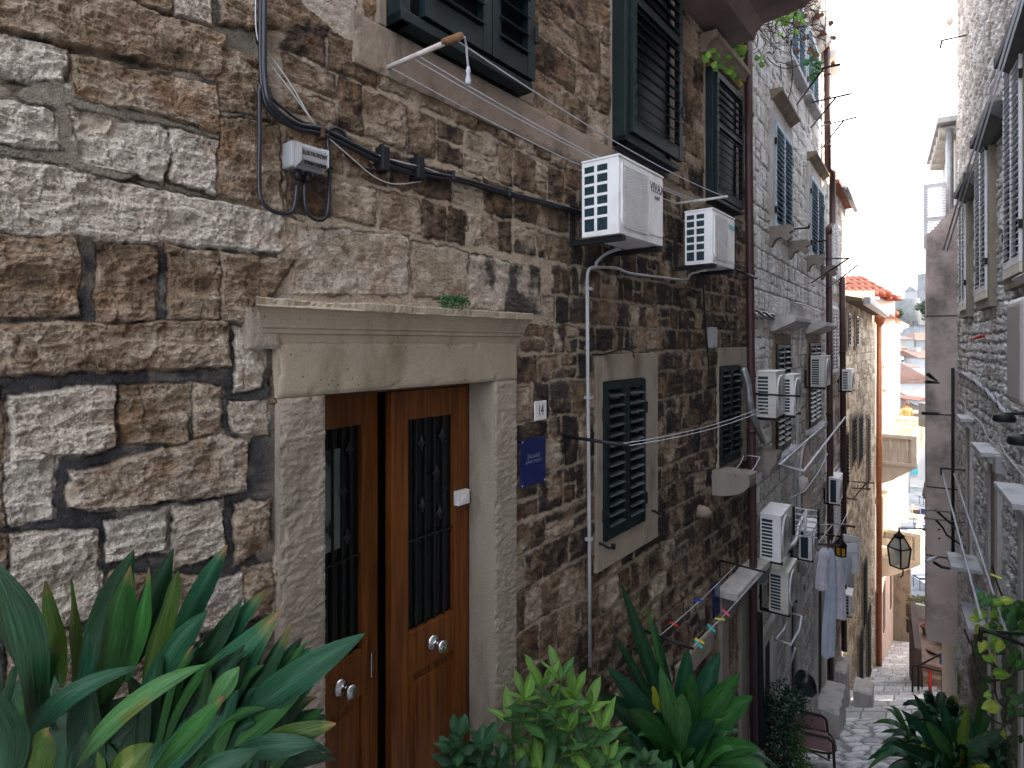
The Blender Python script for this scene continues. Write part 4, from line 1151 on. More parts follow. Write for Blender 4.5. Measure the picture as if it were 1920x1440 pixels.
# arched window and doorways low down
a, c = Wb(1507, 1523)
b = MB(); zc_ = -2.15; r = (c - a) / 2
pts = [(a + r + (r + .06) * math.cos(t), zc_ + (r + .06) * 1.3 * math.sin(t)) for t in [PI * i / 10 for i in range(11)]] + [(a - .06, -3.0), (c + .06, -3.0)]
b.prism(pts, -.04, .04, 'Y'); ar = HB.part('arched_window', b, MT['limegrey'])
b = MB(); pts = [(a + r + r * math.cos(t), zc_ + r * 1.3 * math.sin(t)) for t in [PI * i / 10 for i in range(11)]] + [(a, -2.95), (c, -2.95)]
b.prism(pts, -.05, -.044, 'Y'); b.build('pane', MT['dark'], ar, F=FB, anchor=HB.a)
for x0, x1, zt in ((1437, 1450, -3.5), (1486, 1499, -3.55), (1536, 1545, -4.3)):
    a, c = Wb(x0, x1)
    b = MB(); b.box(a - .14, a, -.06, .05, -9, zt + .16); b.box(c, c + .22, -.07, .05, -9, zt + .16); b.box(a, c, -.06, .05, zt, zt + .16)
    f_ = HB.part('doorway', b, MT['limegrey'], bevel=.01)
    b = MB(); b.box(a, c, .02, .045, -9, zt)
    b.build('door', MT['doordark'], f_, F=FB, anchor=HB.a)
    b = MB().box(a, c, -.03, .02, -9, zt); b.build('doorway_shade', MT['black'], f_, F=FB, anchor=HB.a)  # black slab before the door paints the shade of an open doorway
console(HB, 1411, 1455, 851, .25, .22, MT['limemid'])

HC = Thing('stone_house', 'narrow stone house between the second and third brown downpipes', 'house', FB, (sB1 + 1, 0, -9))
sC1 = FB.s(1584)
stC = courses(sB1, sC1 + .3, -13, 3.3, (.2, .3), (.2, .45), 31, gap=.014)
facing(HC, FB, 1556, 1586, 320, 1400, 1.6, dict(seed=33, h=.012, rough=.6, warp=.014, mh=.004, mcol=(.27, .25, .22), soot=lambda S, Z: -.28 + .12 * (1 - sst(Z, -1, 1)), facet=.005, tonef=lambda S, Z: .34 + .1 * sst(Z, -1, 1), mid=(.27, .23, .19), pale=(.5, .47, .43), ochre=.15), stC)
b = MB(); b.box(sB1 + .005, sC1, .05, 5, -13, 3.25); HC.part('wall', b, MT['limegrey'])
b = MB(); b.prism([(-.16, 3.18), (-.16, 3.24), (2.5, 4.0), (5.2, 3.24)], sB1 + .005, sC1 + .1, 'X'); HC.part('roof', b, MT['tile'])
b = MB(); b.tube([(sB1 + .5, -.22, 3.16), (sC1 + .1, -.22, 3.14)], .06, 8); HC.part('gutter', b, MT['galv'])
for x0, x1, zb, zt in ((1563, 1569, 1.3, 2.5), (1573, 1578, 1.3, 2.5), (1562, 1573, -.6, .75), (1562, 1577, -3.95, -2.7)):
    a, c = Wb(x0, x1)
    window(HC, a, c, zb, zt, MT['white'], surround=(.1, .1, .05, .1), smat=MT['limegrey'], slat=.07, tilt=-.6, y=-.06, hinges=False)

HD = Thing('stone_house', 'lower honey-coloured stone house with a grey gutter, before the sunlit white house', 'house', FB, (sC1 + 1, 0, -10))
sD1 = FB.s(1641)
stD = courses(sC1, sD1 + .3, -16, 1.05, (.22, .32), (.25, .6), 41, gap=.012)
facing(HD, FB, 1584, 1641, 545, 1330, 1.6, dict(seed=43, h=.010, rough=.5, warp=.012, mh=.004, mcol=(.30, .26, .20), soot=lambda S, Z: -.40 + 0 * S, tonef=lambda S, Z: .34 + 0 * S, mid=(.36, .30, .22), pale=(.58, .51, .40), ochre=.25), stD)
b = MB(); b.box(sC1 + .005, sD1, .05, 4, -16, 1.0); HD.part('wall', b, MT['limegrey'])
b = MB(); b.prism([(-.35, .98), (-.35, 1.05), (2.0, 1.6), (4.2, 1.05)], sC1 + .005, sD1 - 1.5, 'X'); HD.part('roof', b, MT['tilegrey'])
b = MB(); b.prism([(-.5, .94), (-.5, 1.08), (-.36, 1.08), (-.36, .90)], sC1 + .2, sD1 - 1.2, 'X'); HD.part('gutter', b, MT['galv'])
for x0, x1, zb, zt, m in ((1591, 1595, -.1, .72, 'dark'), (1606, 1610, -.1, .72, 'dark'), (1599, 1606, -3.1, -1.9, 'green'), (1612, 1618, -3.4, -2.05, 'green'), (1587, 1591, -3.4, -2.1, 'green'), (1628, 1632, -4.6, -2.4, 'doordark'), (1596, 1601, -6.3, -4.8, 'grey'), (1620, 1625, -8.5, -6.6, 'green'), (1628, 1632, -11, -8.6, 'dark'), (1612, 1617, -10.3, -8.2, 'dark')):
    a, c = Wb(x0, x1)
    window(HD, a, c, zb, zt, MT[m], surround=(.1, .1, .08, .12), smat=MT['limepale'], slat=.09, tilt=-.6, y=-.08, leaves=1, hinges=False)

# downpipes: part of the houses they are strapped to
def pipe(T, F, pts, r, mat, name='downpipe'):
    b = MB().tube(line(F, pts), r, 10)
    o = T.part(name, b, mat)
    c = MB()
    (x, y0, f0), (x2, y1, f1) = pts[0], pts[-1]
    n = 5
    for k in range(1, n):
        p = Vector(fp(F, x + (x2 - x) * k / n, y0 + (y1 - y0) * k / n, f0))
        c = MB().tube([p - Vector((0, 0, .02)), p + Vector((0, 0, .02))], r * 1.15, 10)
        c.build('pipe_clip', mat, o, F=F, anchor=T.a)
    return o
pipe(HB, FB, [(1402, -80, .10), (1404, 300, .10), (1412, 1050, .10), (1414, 1400, .10)], .040, MT['pipe'])
pipe(HB, FB, [(1551, 95, .10), (1552, 318, .10)], .055, MT['pipe'])
b = MB().tube(line(FB, [(1552, 318, .10), (1561, 322, .10), (1561, 420, .10), (1554, 428, .10), (1554, 440, .10)]), .055, 10); HB.part('downpipe', b, MT['pipe'])
pipe(HB, FB, [(1554, 440, .10), (1557, 1000, .10), (1557, 1280, .10)], .055, MT['pipe'])
pipe(HC, FB, [(1579, 520, .10), (1580, 640, .10), (1583, 1220, .10)], .06, MT['pipe'])
pipe(HB, FB, [(1496, 770, .05), (1492, 900, .05), (1489, 1330, .05)], .022, MT['conduit'], 'conduit')

# ------------------------------------------------------------------ right-hand house
HR = Thing('stone_house', 'grey rubble stone house along the right edge with white shutters and dark window hoods', 'house', FR, (-7, 0, -5))
sRf = FR.s(1796)
stR = courses(sRf, -2.2, -9, 6.8, (.10, .22), (.10, .36), 51, gap=.012, jit=.022)
def mossR(S, Z, h, c, D):
    m = sst(fbm(PX / 40., PY / 55., 4, 63) + .35 * sst(PY, 1080, 1250) - .30 * (1 - sst(PX, 1815, 1840)), .58, .74)[..., None] * sst(PY, 1050, 1200)[..., None]
    g = np.array((.075, .095, .025)) * (.6 + .8 * fbm(S * 30, Z * 30, 3, 64))[..., None]
    return h + m[..., 0] * .006, c * (1 - m * .85) + g * m * .85
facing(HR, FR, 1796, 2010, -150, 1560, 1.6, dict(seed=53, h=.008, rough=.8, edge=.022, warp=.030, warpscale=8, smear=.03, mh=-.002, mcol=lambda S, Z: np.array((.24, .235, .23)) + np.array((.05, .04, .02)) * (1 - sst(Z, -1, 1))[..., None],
       soot=lambda S, Z: -.30 - .05 * sst(Z, 0, 2), tvar=.55, tonef=lambda S, Z: .74 - .50 * sst(Z, .3, 3.6), mid=(.44, .40, .37), pale=(.66, .64, .62), ochre=.22, rf=.8, paint=mossR), stR)  # stone colour painted darker with height, offsetting stronger sky light near the top
b = MB(); b.box(sRf, 3, .05, 5, -10, 6.2); HR.part('wall', b, MT['limegrey'])
b = MB(); b.prism([(-.30, 6.2), (2.5, 7.0), (5.3, 6.2)], sRf - .2, 3, 'X'); HR.part('roof', b, MT['tile'])
Wr = lambda a, c: (FR.s(a, .10), FR.s(c, .10))
for x0, x1, zb, zt in ((1880, 1911, .72, 2.80), (1827, 1847, .62, 2.72), (1797, 1808, .58, 2.45), (1925, 1965, .72, 2.8)):
    a, c = Wr(x0, x1)
    w_ = window(HR, a, c, zb, zt, MT['white'], surround=(.06, .14, .20, .12), smat=MT['limepale'], slat=.06, tilt=.65, y=-.10, leaves=2)
    MB().box(a - .01, c + .01, -.10, .0, zb - .09, zb - .004).build('sill', MT['limelit'], w_, F=FR, anchor=HR.a)
for x0, x1, y0, of in ((1867, 1925, 128, .20), (1821, 1853, 278, .2), (1791, 1809, 372, .2)):
    a = FR.s(x0, of); c = FR.s(x1, of); z = zpx(FR, a, of, y0)
    b = MB(); b.prism([(.02, z - .10), (-.07, z - .10), (-.18, z - .01), (-.21, z), (-.21, z + .09), (.02, z + .10)], a, c, 'X')
    HR.part('window_hood', b, pm('sooty_hood_stone', (.06, .06, .06), .85, var=.3), bevel=.006)
for x0, x1, zb, zt in ((1834, 1850, 4.9, 6.6), (1856, 1880, 4.6, 6.4)):
    a, c = Wr(x0, x1)
    window(HR, a, c, zb, zt, MT['blue'], surround=(.05, .05, .08, .1), smat=MT['limegrey'], slat=.08, tilt=-.7, y=-.12, leaves=1, hinges=False)
# ledges and the pilasters under them
for x0, x1, y0, of, wd_, zlow in ((1863, 1897, 902, .22, .2, -6.5), (1820, 1838, 828, .2, .18, -5.5), (1792, 1801, 776, .16, .14, -3.4), (1774, 1783, 1033, .34, 0, 0), (1799, 1815, 1126, .22, 0, 0)):
    a = FR.s(x0, of); c = FR.s(x1, of); z = zpx(FR, a, of, y0)
    b = MB(); b.box(a, c, -of, .02, z - .055, z); lg = HR.part('ledge', b, MT['slab'], bevel=.008)
    if wd_:
        b = MB(); b.prism([(.02, z - .056), (-of * .75, z - .056), (-of * .6, z - .11), (-.05, z - .16), (.02, z - .16)], a + .04, c - .04, 'X'); b.build('bracket', MT['limegrey'], lg, F=FR, anchor=HR.a)
        b = MB(); b.box(c - wd_ - .04, c - .04, -.05, .02, zlow, z - .161); b.box(a + .03, a + .03 + wd_ * .7, -.05, .02, zlow, z - .161); HR.part('door_surround', b, MT['limegrey'], bevel=.006)
        b = MB(); b.box(a + .03 + wd_ * .7, c - wd_ - .04, -.03, -.01, zlow, z - .161); HR.part('door', b, MT['doordark'])
# brown flue / pilaster at the far corner
lo, hi = .05, 1.5
s_d = FR.s(1793)
for _ in range(40):
    m = (lo + hi) / 2
    if FR.s(1757.5, m) < s_d: hi = m
    else: lo = m
ofd = m
if not (.2 < ofd < .9): ofd = .43
zt_ = zpx(FR, s_d, ofd, 440); zb_ = zpx(FR, s_d, ofd, 1200)
b = MB(); b.box(s_d - .4, s_d, -ofd, .03, zb_, zt_); fl = HR.part('corner_flue', b, MT['duct'], bevel=.012)
b = MB(); b.prism([(-ofd, zt_), (.03, zt_), (.03, zt_ + .55), (-ofd * .75, zt_ + .10)], s_d - .4, s_d, 'X'); b.build('flue_hood', MT['duct'], fl, F=FR, anchor=HR.a)
for yy in (593, 776, 912, 1040):
    z = zpx(FR, s_d, ofd, yy)
    MB().box(s_d - .41, s_d + .006, -ofd - .006, .03, z - .012, z + .012).build('flue_band', MT['pipe'], fl, F=FR, anchor=HR.a)
b = MB().tube([(s_d + .03, -.05, zpx(FR, s_d, .05, 690)), (s_d + .03, -.05, zpx(FR, s_d, .05, 1035))], .025, 8); HR.part('downpipe', b, MT['iron'])

HR2 = Thing('stone_house', 'second house on the right seen only by its grey round-bracketed eave and open white shutter', 'house', FR, (-14, 0, -8))
s2 = sRf - .42
b = MB(); b.box(FR.s(1764), s2, .02, 4, -12, 4.0); HR2.part('wall', b, MT['limegrey'])
b = MB(); b.box(FR.s(1764) , s2, -.26, .5, 4.0, 4.1); HR2.part('eave', b, MT['slab'])
k = 0
x = s2 - .25
while x > FR.s(1763) + .2:
    b = MB().lathe((x, -.02, 3.86), [(.12, -.2), (.14, 0), (.13, .1)], 12, 'Y'); HR2.part('eave_bracket', b, MT['limegrey']); x -= .55
b = MB(); b.prism([(.05, 4.11), (2, 4.8), (4.2, 4.11)], FR.s(1764), s2, 'X'); HR2.part('roof', b, MT['tilegrey'])
b = MB().tube([(s2 - .12, -.07, 3.9), (s2 - .12, -.07, 1.0)], .06, 10); HR2.part('downpipe', b, MT['galv'])
# shutter leaf standing open, square to the wall
zt_, zb_ = 2.95, 1.75
T2 = HR2
M_ = MB()
ss = s2 - .15
b = MB()
y0, y1 = -.46, -.06
b.box(ss - .03, ss, y0, y0 + .07, zb_, zt_); b.box(ss - .03, ss, y1 - .05, y1, zb_, zt_)
for za in (zb_, zt_ - .08, (zb_ + zt_) / 2 - .1): b.box(ss - .028, ss - .002, y0 + .07, y1 - .05, za, za + .08)
for k in range(22):
    z = zb_ + .1 + k * (zt_ - zb_ - .2) / 21
    b.rbox(Vector((ss - .015, (y0 + y1) / 2, z)), (.05, y1 - y0 - .12, .007), ry=.6)
HR2.part('shutter', b, MT['white'])

SHADE_R = Thing('stone_house', 'unseen house block added on the right behind the brown flue to shade the left side', 'house', F0, (17, 18, -10))  # added unseen mass, sized to shade the left house and the terrace
b = MB(); b.prism([(10.4, 12.9), (24, 12.9), (24, 21.2), (16.6, 21.2)], -12, 2.1, 'Z'); SHADE_R.part('wall', b, MT['limegrey'])
b = MB(); b.prism([(10.35, 12.85), (24, 12.85), (24, 21.25), (16.5, 21.25)], 2.103, 2.2, 'Z'); SHADE_R.part('roof', b, MT['tile'])

# ------------------------------------------------------------------ sunlit house far down the left (E)
HE = Thing('rendered_house', 'sunlit white house far down the alley with balustraded balconies', 'house', FE, (3, 0, -10))
sE1 = 15.5
b = MB(); b.box(0.0, sE1, 0.0, 5, -17, 1.05); HE.part('wall', b, MT['plaster'])
b = MB(); b.prism([(-.02, -5.9), (-.12, -5.9), (-.12, -6.0), (-.02, -6.1)], 0, sE1, 'X'); HE.part('string_course', b, MT['limelit'])
b = MB(); b.prism([(0.02, .60), (-.08, .62), (-.16, .80), (-.42, .92), (-.45, 1.06), (.02, 1.10)], 7.5, sE1 + .2, 'X'); HE.part('cornice', b, MT['limelit'])
b = MB(); b.prism([(-.5, 1.07), (2.4, 2.6), (5.2, 1.07)], .0, sE1, 'X'); HE.part('roof', b, MT['tile'])
b = MB().tube([(.06, -.14, .85), (.06, -.14, -12.6)], .095, 10); HE.part('downpipe', b, MT['copper'])
b = MB(); b.lathe((.06, -.16, .9), [(.10, -.25), (.2, 0), (.24, .22), (.20, .26)], 10); b.tube([(.06, -.2, 1.0), (-.5, -.25, 1.02)], .12, 8); HE.part('hopper', b, MT['copper'])
b = MB(); b.tube([(-.7 , -.35, 1.0), (-.5, -.25, 1.02)], .13, 8); HE.part('gutter_end', b, MT['copper'])
def balcony(s0, s1, zt, zb, dp, label=None):
    b = MB()
    b.box(s0, s1, -dp, 0, zb - .12, zb)                                  # floor slab
    b.prism([(0, zb - .12), (-dp, zb - .12), (-dp * .82, zb - .3), (-dp * .35, zb - .75), (0, zb - .95)], s0 + .1, s1 - .1, 'X')
    o = HE.part('balcony', b, MT['limelit'], bevel=.01)
    if label: o['label'] = label
    r = MB(); r.box(s0, s0 + .18, -dp, 0, zt - .14, zt); r.box(s1 - .18, s1, -dp, 0, zt - .14, zt); r.box(s0 + .18, s1 - .18, -dp, -dp + .18, zt - .14, zt)
    r.box(s0, s0 + .18, -dp, -dp + .18, zb, zt - .14)
    r.build('balcony_rail', MT['limelit'], o, F=FE, anchor=HE.a, bevel=.01)
    H = zt - .14 - zb
    pr = [(.03, 0), (.04, H * .08), (.03, H * .12), (.065, H * .3), (.035, H * .48), (.05, H * .5), (.035, H * .53), (.065, H * .72), (.03, H * .9), (.04, H)]
    pts = [(s0 + .09, -dp + .3 + k * (dp - .35) / 3.5) for k in range(4)] + [(s0 + .45 + k * .3, -dp + .09) for k in range(int((s1 - s0 - .6) / .3))]
    for (x, y) in pts: MB().lathe((x, y, zb), pr, 8).build('baluster', MT['limelit'], o, F=FE, anchor=HE.a)
    MB().box(s0 + .06, s1 - .06, -dp + .13, -dp + .16, zb, zt - .14).build('balcony_screen', MT['limelit'], o, F=FE, anchor=HE.a)
    MB().box(s0 + .13, s0 + .16, -dp + .1, 0, zb, zt - .14).build('balcony_screen', MT['limelit'], o, F=FE, anchor=HE.a)
sy = lambda Y: (Y - 21.7) / .8
balcony(sy(22.3), sy(24.5), -3.50, -4.55, 1.28, 'nearer sunlit balcony with turned balusters')
balcony(sy(28.6), sy(31.5), -3.62, -4.75, 1.45, 'farther balcony on which the orange figure stands')
balcony(sy(23.8), sy(26.4), -7.65, -8.75, 1.35, 'lowest balcony, half behind the big lantern')
for s_, z0, z1 in ((1.5, -8.0, -6.2), (3.4, -8.2, -6.3), (7.2, -8.2, -6.3), (9.2, -8.2, -6.3), (6.0, -3.9, -1.2), (8.0, -3.9, -1.2), (11.5, -3.9, -1.2), (1.2, -4.2, -2.2), (3.0, -3.9, -1.2)):
    a, c = s_, s_ + .9
    b = MB(); b.box(a - .16, a, -.10, .02, z0, z1 + .2); b.box(c, c + .16, -.10, .02, z0, z1 + .2); b.box(a, c, -.10, .02, z1, z1 + .2); b.prism([(0, z1 + .2), (-.3, z1 + .3), (-.34, z1 + .42), (0, z1 + .45)], a - .25, c + .25, 'X')
    f_ = HE.part('window', b, MT['limelit']); MB().box(a, c, -.04, -.02, z0, z1).build('pane', MT['dark'] if s_ < 2 else MT['plaster'], f_, F=FE, anchor=HE.a)
    for x in (a - .2, c + .02): MB().prism([(0, z0 - .02), (-.4, z0 - .02), (-.42, z0 - .15), (-.1, z0 - .45), (0, z0 - .5)], x, x + .18, 'X').build('window_bracket', MT['limelit'], f_, F=FE, anchor=HE.a)
b = MB(); b.box(.0, sE1, -.05, .0, -17, -9.4); HE.part('lower_wall', b, MT['plasterpink'])
for s_, z0, z1 in ((3.2, -12.2, -10.2), (7.0, -12.6, -10.6), (1.4, -13.9, -11.6)):
    b = MB().box(s_, s_ + .7, -.08, -.04, z0, z1); HE.part('door', b, MT['doordark'])
b = MB(); b.box(sy(29.0), sy(29.8), -.75, 0, -17, -9.9); HE.part('corner_pilaster', b, MT['limepale'], bevel=.02)

# the higher tiled gable behind the honey-coloured house
HG = Thing('rendered_house', 'sunlit gable with stepped red roof tiles rising behind the low eave', 'house', F0, (12, 27, 0))
b = MB(); b.box(13.0, 17.02, 25.6, 29, -8, 1.9); b.box(13.0, 16.6, 25.3, 25.6, -8, 1.6); HG.part('wall', b, MT['plaster'])
for (x0, x1, z0, y0) in ((12.6, 16.55, 2.1, 24.9), (16.45, 17.15, 1.95, 25.3), (17.05, 17.55, 1.3, 26.2)):
    b = MB()
    b.box(x0, x1, y0, y0 + 2.4, z0 - .12, z0 - .02, Matrix.Translation((0, y0, z0)) @ Matrix.Rotation(.42, 4, 'X') @ Matrix.Translation((0, -y0, -z0)))
    x = x0 + .12
    while x < x1:
        for k in range(4):
            yy = y0 + k * .55; zz = z0 + k * .55 * math.tan(.42)
            b.tube([(x, yy - .05, zz + .02), (x, yy + .56, zz + .02 + .61 * math.tan(.42) - .04)], .12, 8)
        x += .30
    HG.part('roof', b, MT['tile'])

# ------------------------------------------------------------------ unseen low block added beyond the right corner to cast shade over the lower street
LR = Thing('rendered_house', 'unseen low house block added behind the brown flue to shade the lower street', 'house', F0, (24, 24, -12))
b = MB(); b.prism([(18.0, 21.0), (27, 21.0), (50, 47.0), (36.6, 47.0)], -17, -8.3, 'Z'); LR.part('wall', b, MT['plaster'])
b = MB(); b.prism([(17.85, 20.9), (27.2, 20.9), (50.2, 47.2), (36.4, 47.2)], -8.295, -8.15, 'Z'); LR.part('roof', b, MT['tile'])

# ------------------------------------------------------------------ terrain, town and fortress
b = MB()
g = MB()
g.add([(-400, -60, -30), (900, -60, -30), (900, 31, -15.9), (-400, 31, -15.9), (900, 600, -16), (-400, 600, -16)], [(0, 1, 2, 3), (3, 2, 4, 5)])
o = g.build('ground', pm('town_ground', (.16, .16, .16), .9, var=.2, scale=.3)); tag(o, kind='structure')
# flagstones of the cross street
xs_ = np.linspace(18, 60, 220); ys_ = np.linspace(29.5, 75, 260)
Xg, Yg = np.meshgrid(xs_, ys_)
cu = Yg * 1.1; row = np.floor(cu); ff = cu - row; cc = Xg * .9 + _h(row, row * 0, 4) * 3; cf = cc - np.floor(cc)
e = sst(np.minimum(np.minimum(ff, 1 - ff), np.minimum(cf, 1 - cf)), .02, .08)
t = _h(np.floor(cc), row, 5)[..., None]
col = (np.array((.10, .115, .135)) + .05 * t) * (e[..., None] * .6 + .4)
o = mesh_grid('street', np.stack([Xg, Yg, np.full(Xg.shape, -15.6)], -1), col, MT['paving']); tag(o, kind='structure')
# rising hill
ys_ = np.linspace(150, 900, 60); xs_ = np.linspace(-300, 900, 60)
Xg, Yg = np.meshgrid(xs_, ys_)
Zg = -17 + np.clip((Yg - 170) / 60, 0, 1) * 10 + np.clip((Yg - 240) / 660, 0, 1) * 8 + (fbm(Xg / 60, Yg / 60, 3, 9) - .5) * 4
o = mesh_grid('hill', np.stack([Xg, Yg, Zg], -1), None, pm('hill_scrub', (.09, .09, .075), .95, var=.3, scale=.05)); tag(o, kind='structure')

def wpx(px, Y): return (px - CX) / FPX * Y
def zz(py, Y): return (HY - py) / FPX * Y
def far_house(label, px0, px1, ytop, ybot, Y, dp, wmat, rmat, ridge, wins=(), rot=0.0, hip=False, cat='house', name='town_house', winmat='dark', chim=False):
    x0, x1 = wpx(px0, Y), wpx(px1, Y); zt = zz(ytop, Y); zb = zz(ybot, Y)
    T = Thing(name, label, cat, F0, ((x0 + x1) / 2, Y, zb))
    b = MB().box(x0, x1, Y, Y + dp, zb, zt); T.part('wall', b, MT[wmat])
    rh = ridge
    b = MB(); e = .03 * (x1 - x0)
    if hip:
        xm0, xm1 = x0 + (x1 - x0) * .3, x1 - (x1 - x0) * .3
        b.add([(x0 - e, Y - e, zt), (x1 + e, Y - e, zt), (x1 + e, Y + dp, zt), (x0 - e, Y + dp, zt), (xm0, Y + dp / 2, zt + rh), (xm1, Y + dp / 2, zt + rh)], [(0, 1, 5, 4), (1, 2, 5), (2, 3, 4, 5), (3, 0, 4), (3, 2, 1, 0)])
    else:
        b.prism([(Y - e - .2, zt), (Y + dp / 2, zt + rh), (Y + dp + .2, zt)], x0 - e, x1 + e, 'X')
    rf_ = T.part('roof', b, MT[rmat])
    if chim: MB().box(x0 + (x1 - x0) * .3, x0 + (x1 - x0) * .42, Y + dp * .4, Y + dp * .55, zt + rh * .5, zt + rh * 1.4).build('chimney', MT['farwhite'], rf_, F=F0, anchor=T.a)
    for (a, c, d, f) in wins:
        w1, w2 = wpx(a, Y), wpx(c, Y); z1, z2 = zz(d, Y), zz(f, Y)
        fr = MB(); m = (w2 - w1) * .18
        fr.box(w1 - m, w2 + m, Y - .08, Y - .001, z2 - m, z1 + m); w_ = T.part('window', fr, MT['farwhite'])
        MB().box(w1, w2, Y - .12, Y - .082, z2, z1).build('shutter' if winmat == 'teal' else 'pane', MT[winmat], w_, F=F0, anchor=T.a)
    return T
def ribbed_roof(px0, px1, y0, y1, Y0, Y1, mat, label, n, rows):
    """tiled roof slope rising away, real ribs"""
    T = Thing('town_house', label, 'house', F0, (wpx((px0 + px1) / 2, Y0), Y0, zz(y1, Y0)))
    b = MB(); A = lambda t, k: Vector((wpx(px0, Y0) + (wpx(px1, Y0) - wpx(px0, Y0)) * t, Y0 + (Y1 - Y0) * k, zz(y1, Y0) + (zz(y0, Y1) - zz(y1, Y0)) * k))
    r = (A(1, 0).x - A(0, 0).x) / n * .32
    p = [A(0, 0), A(1, 0), A(1, 1), A(0, 1)]
    b.add(p + [q - Vector((0, 0, .4)) for q in p], [(0, 1, 2, 3), (7, 6, 5, 4), (0, 4, 5, 1), (1, 5, 6, 2), (2, 6, 7, 3), (3, 7, 4, 0)])
    for i in range(n):
        t = (i + .5) / n
        b.tube([A(t, 0) + Vector((0, 0, r * .3)), A(t, 1) + Vector((0, 0, r * .3))], r, 6)
    T.part('roof', b, mat)
    w_ = MB().box(A(0, 0).x + .2, A(1, 0).x - .2, Y0 + .3, Y1, -16, zz(y1, Y0) - .45); T.part('wall', w_, MT['farwhite'])
    return T
# facade with teal shutters
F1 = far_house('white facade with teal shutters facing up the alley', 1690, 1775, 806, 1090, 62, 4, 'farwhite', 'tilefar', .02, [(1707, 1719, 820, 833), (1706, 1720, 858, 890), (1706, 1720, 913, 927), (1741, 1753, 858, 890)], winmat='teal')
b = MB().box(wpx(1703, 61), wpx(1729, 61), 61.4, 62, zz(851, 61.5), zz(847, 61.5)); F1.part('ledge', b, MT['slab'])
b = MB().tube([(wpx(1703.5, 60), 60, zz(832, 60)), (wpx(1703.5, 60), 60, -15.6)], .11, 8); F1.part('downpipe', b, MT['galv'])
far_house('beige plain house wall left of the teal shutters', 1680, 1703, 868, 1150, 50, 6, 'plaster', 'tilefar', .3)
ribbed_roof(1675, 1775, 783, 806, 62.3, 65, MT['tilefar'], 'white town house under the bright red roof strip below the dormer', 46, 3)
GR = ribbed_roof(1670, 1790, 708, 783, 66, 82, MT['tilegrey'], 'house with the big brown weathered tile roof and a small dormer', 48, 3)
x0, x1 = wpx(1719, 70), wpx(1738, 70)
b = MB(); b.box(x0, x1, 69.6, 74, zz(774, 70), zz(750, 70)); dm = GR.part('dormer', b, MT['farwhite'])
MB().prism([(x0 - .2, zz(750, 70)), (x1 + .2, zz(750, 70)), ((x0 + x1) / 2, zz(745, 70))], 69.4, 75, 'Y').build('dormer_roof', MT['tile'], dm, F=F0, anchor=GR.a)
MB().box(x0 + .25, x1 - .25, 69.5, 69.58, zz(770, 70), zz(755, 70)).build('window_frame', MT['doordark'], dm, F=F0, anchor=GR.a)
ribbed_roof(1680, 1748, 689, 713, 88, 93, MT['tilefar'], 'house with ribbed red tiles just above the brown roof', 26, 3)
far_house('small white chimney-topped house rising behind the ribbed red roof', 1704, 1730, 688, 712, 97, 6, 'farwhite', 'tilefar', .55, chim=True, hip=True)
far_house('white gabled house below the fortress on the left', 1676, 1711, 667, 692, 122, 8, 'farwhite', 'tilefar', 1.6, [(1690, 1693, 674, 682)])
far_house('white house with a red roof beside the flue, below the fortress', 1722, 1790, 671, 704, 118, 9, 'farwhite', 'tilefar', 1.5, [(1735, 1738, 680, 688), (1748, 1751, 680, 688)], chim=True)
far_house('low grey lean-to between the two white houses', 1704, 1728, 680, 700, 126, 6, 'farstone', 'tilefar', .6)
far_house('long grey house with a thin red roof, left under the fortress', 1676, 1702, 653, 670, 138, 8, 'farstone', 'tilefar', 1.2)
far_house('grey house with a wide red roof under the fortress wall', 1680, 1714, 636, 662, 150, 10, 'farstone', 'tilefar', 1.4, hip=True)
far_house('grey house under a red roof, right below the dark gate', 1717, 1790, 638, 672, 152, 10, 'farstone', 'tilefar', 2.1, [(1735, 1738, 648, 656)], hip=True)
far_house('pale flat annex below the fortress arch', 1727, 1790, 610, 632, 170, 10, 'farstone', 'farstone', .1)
# fortress
FO = Thing('fortress', 'grey round-towered stone fortress wall on the hill', 'fortress', F0, (wpx(1700, 215), 215, -5))
def fx(p): return wpx(p, 215)
def fz(p): return zz(p, 215)
cxr = fx(1712); rr = fx(1737) - fx(1712)
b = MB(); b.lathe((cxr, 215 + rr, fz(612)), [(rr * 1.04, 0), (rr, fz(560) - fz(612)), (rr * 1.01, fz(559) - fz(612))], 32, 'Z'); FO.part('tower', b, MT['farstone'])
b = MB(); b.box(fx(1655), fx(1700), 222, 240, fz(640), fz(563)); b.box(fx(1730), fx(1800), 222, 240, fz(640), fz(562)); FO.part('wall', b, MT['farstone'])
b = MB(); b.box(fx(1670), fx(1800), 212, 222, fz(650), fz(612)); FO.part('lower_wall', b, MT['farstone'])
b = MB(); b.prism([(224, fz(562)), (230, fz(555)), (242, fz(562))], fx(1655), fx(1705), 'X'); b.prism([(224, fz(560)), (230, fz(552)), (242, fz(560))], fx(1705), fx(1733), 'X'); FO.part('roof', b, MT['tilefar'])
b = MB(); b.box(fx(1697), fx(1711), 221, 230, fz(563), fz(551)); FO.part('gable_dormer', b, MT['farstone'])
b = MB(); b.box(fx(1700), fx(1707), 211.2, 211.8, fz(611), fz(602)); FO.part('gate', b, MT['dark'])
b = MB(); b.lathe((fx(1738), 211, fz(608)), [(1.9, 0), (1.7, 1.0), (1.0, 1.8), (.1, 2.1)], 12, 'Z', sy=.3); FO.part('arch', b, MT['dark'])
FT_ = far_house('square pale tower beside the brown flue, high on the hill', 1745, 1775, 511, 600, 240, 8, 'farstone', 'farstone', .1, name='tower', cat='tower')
far_house('distant pale building peak on the skyline', 1718, 1738, 545, 562, 260, 8, 'farwhite', 'farstone', 2.5)
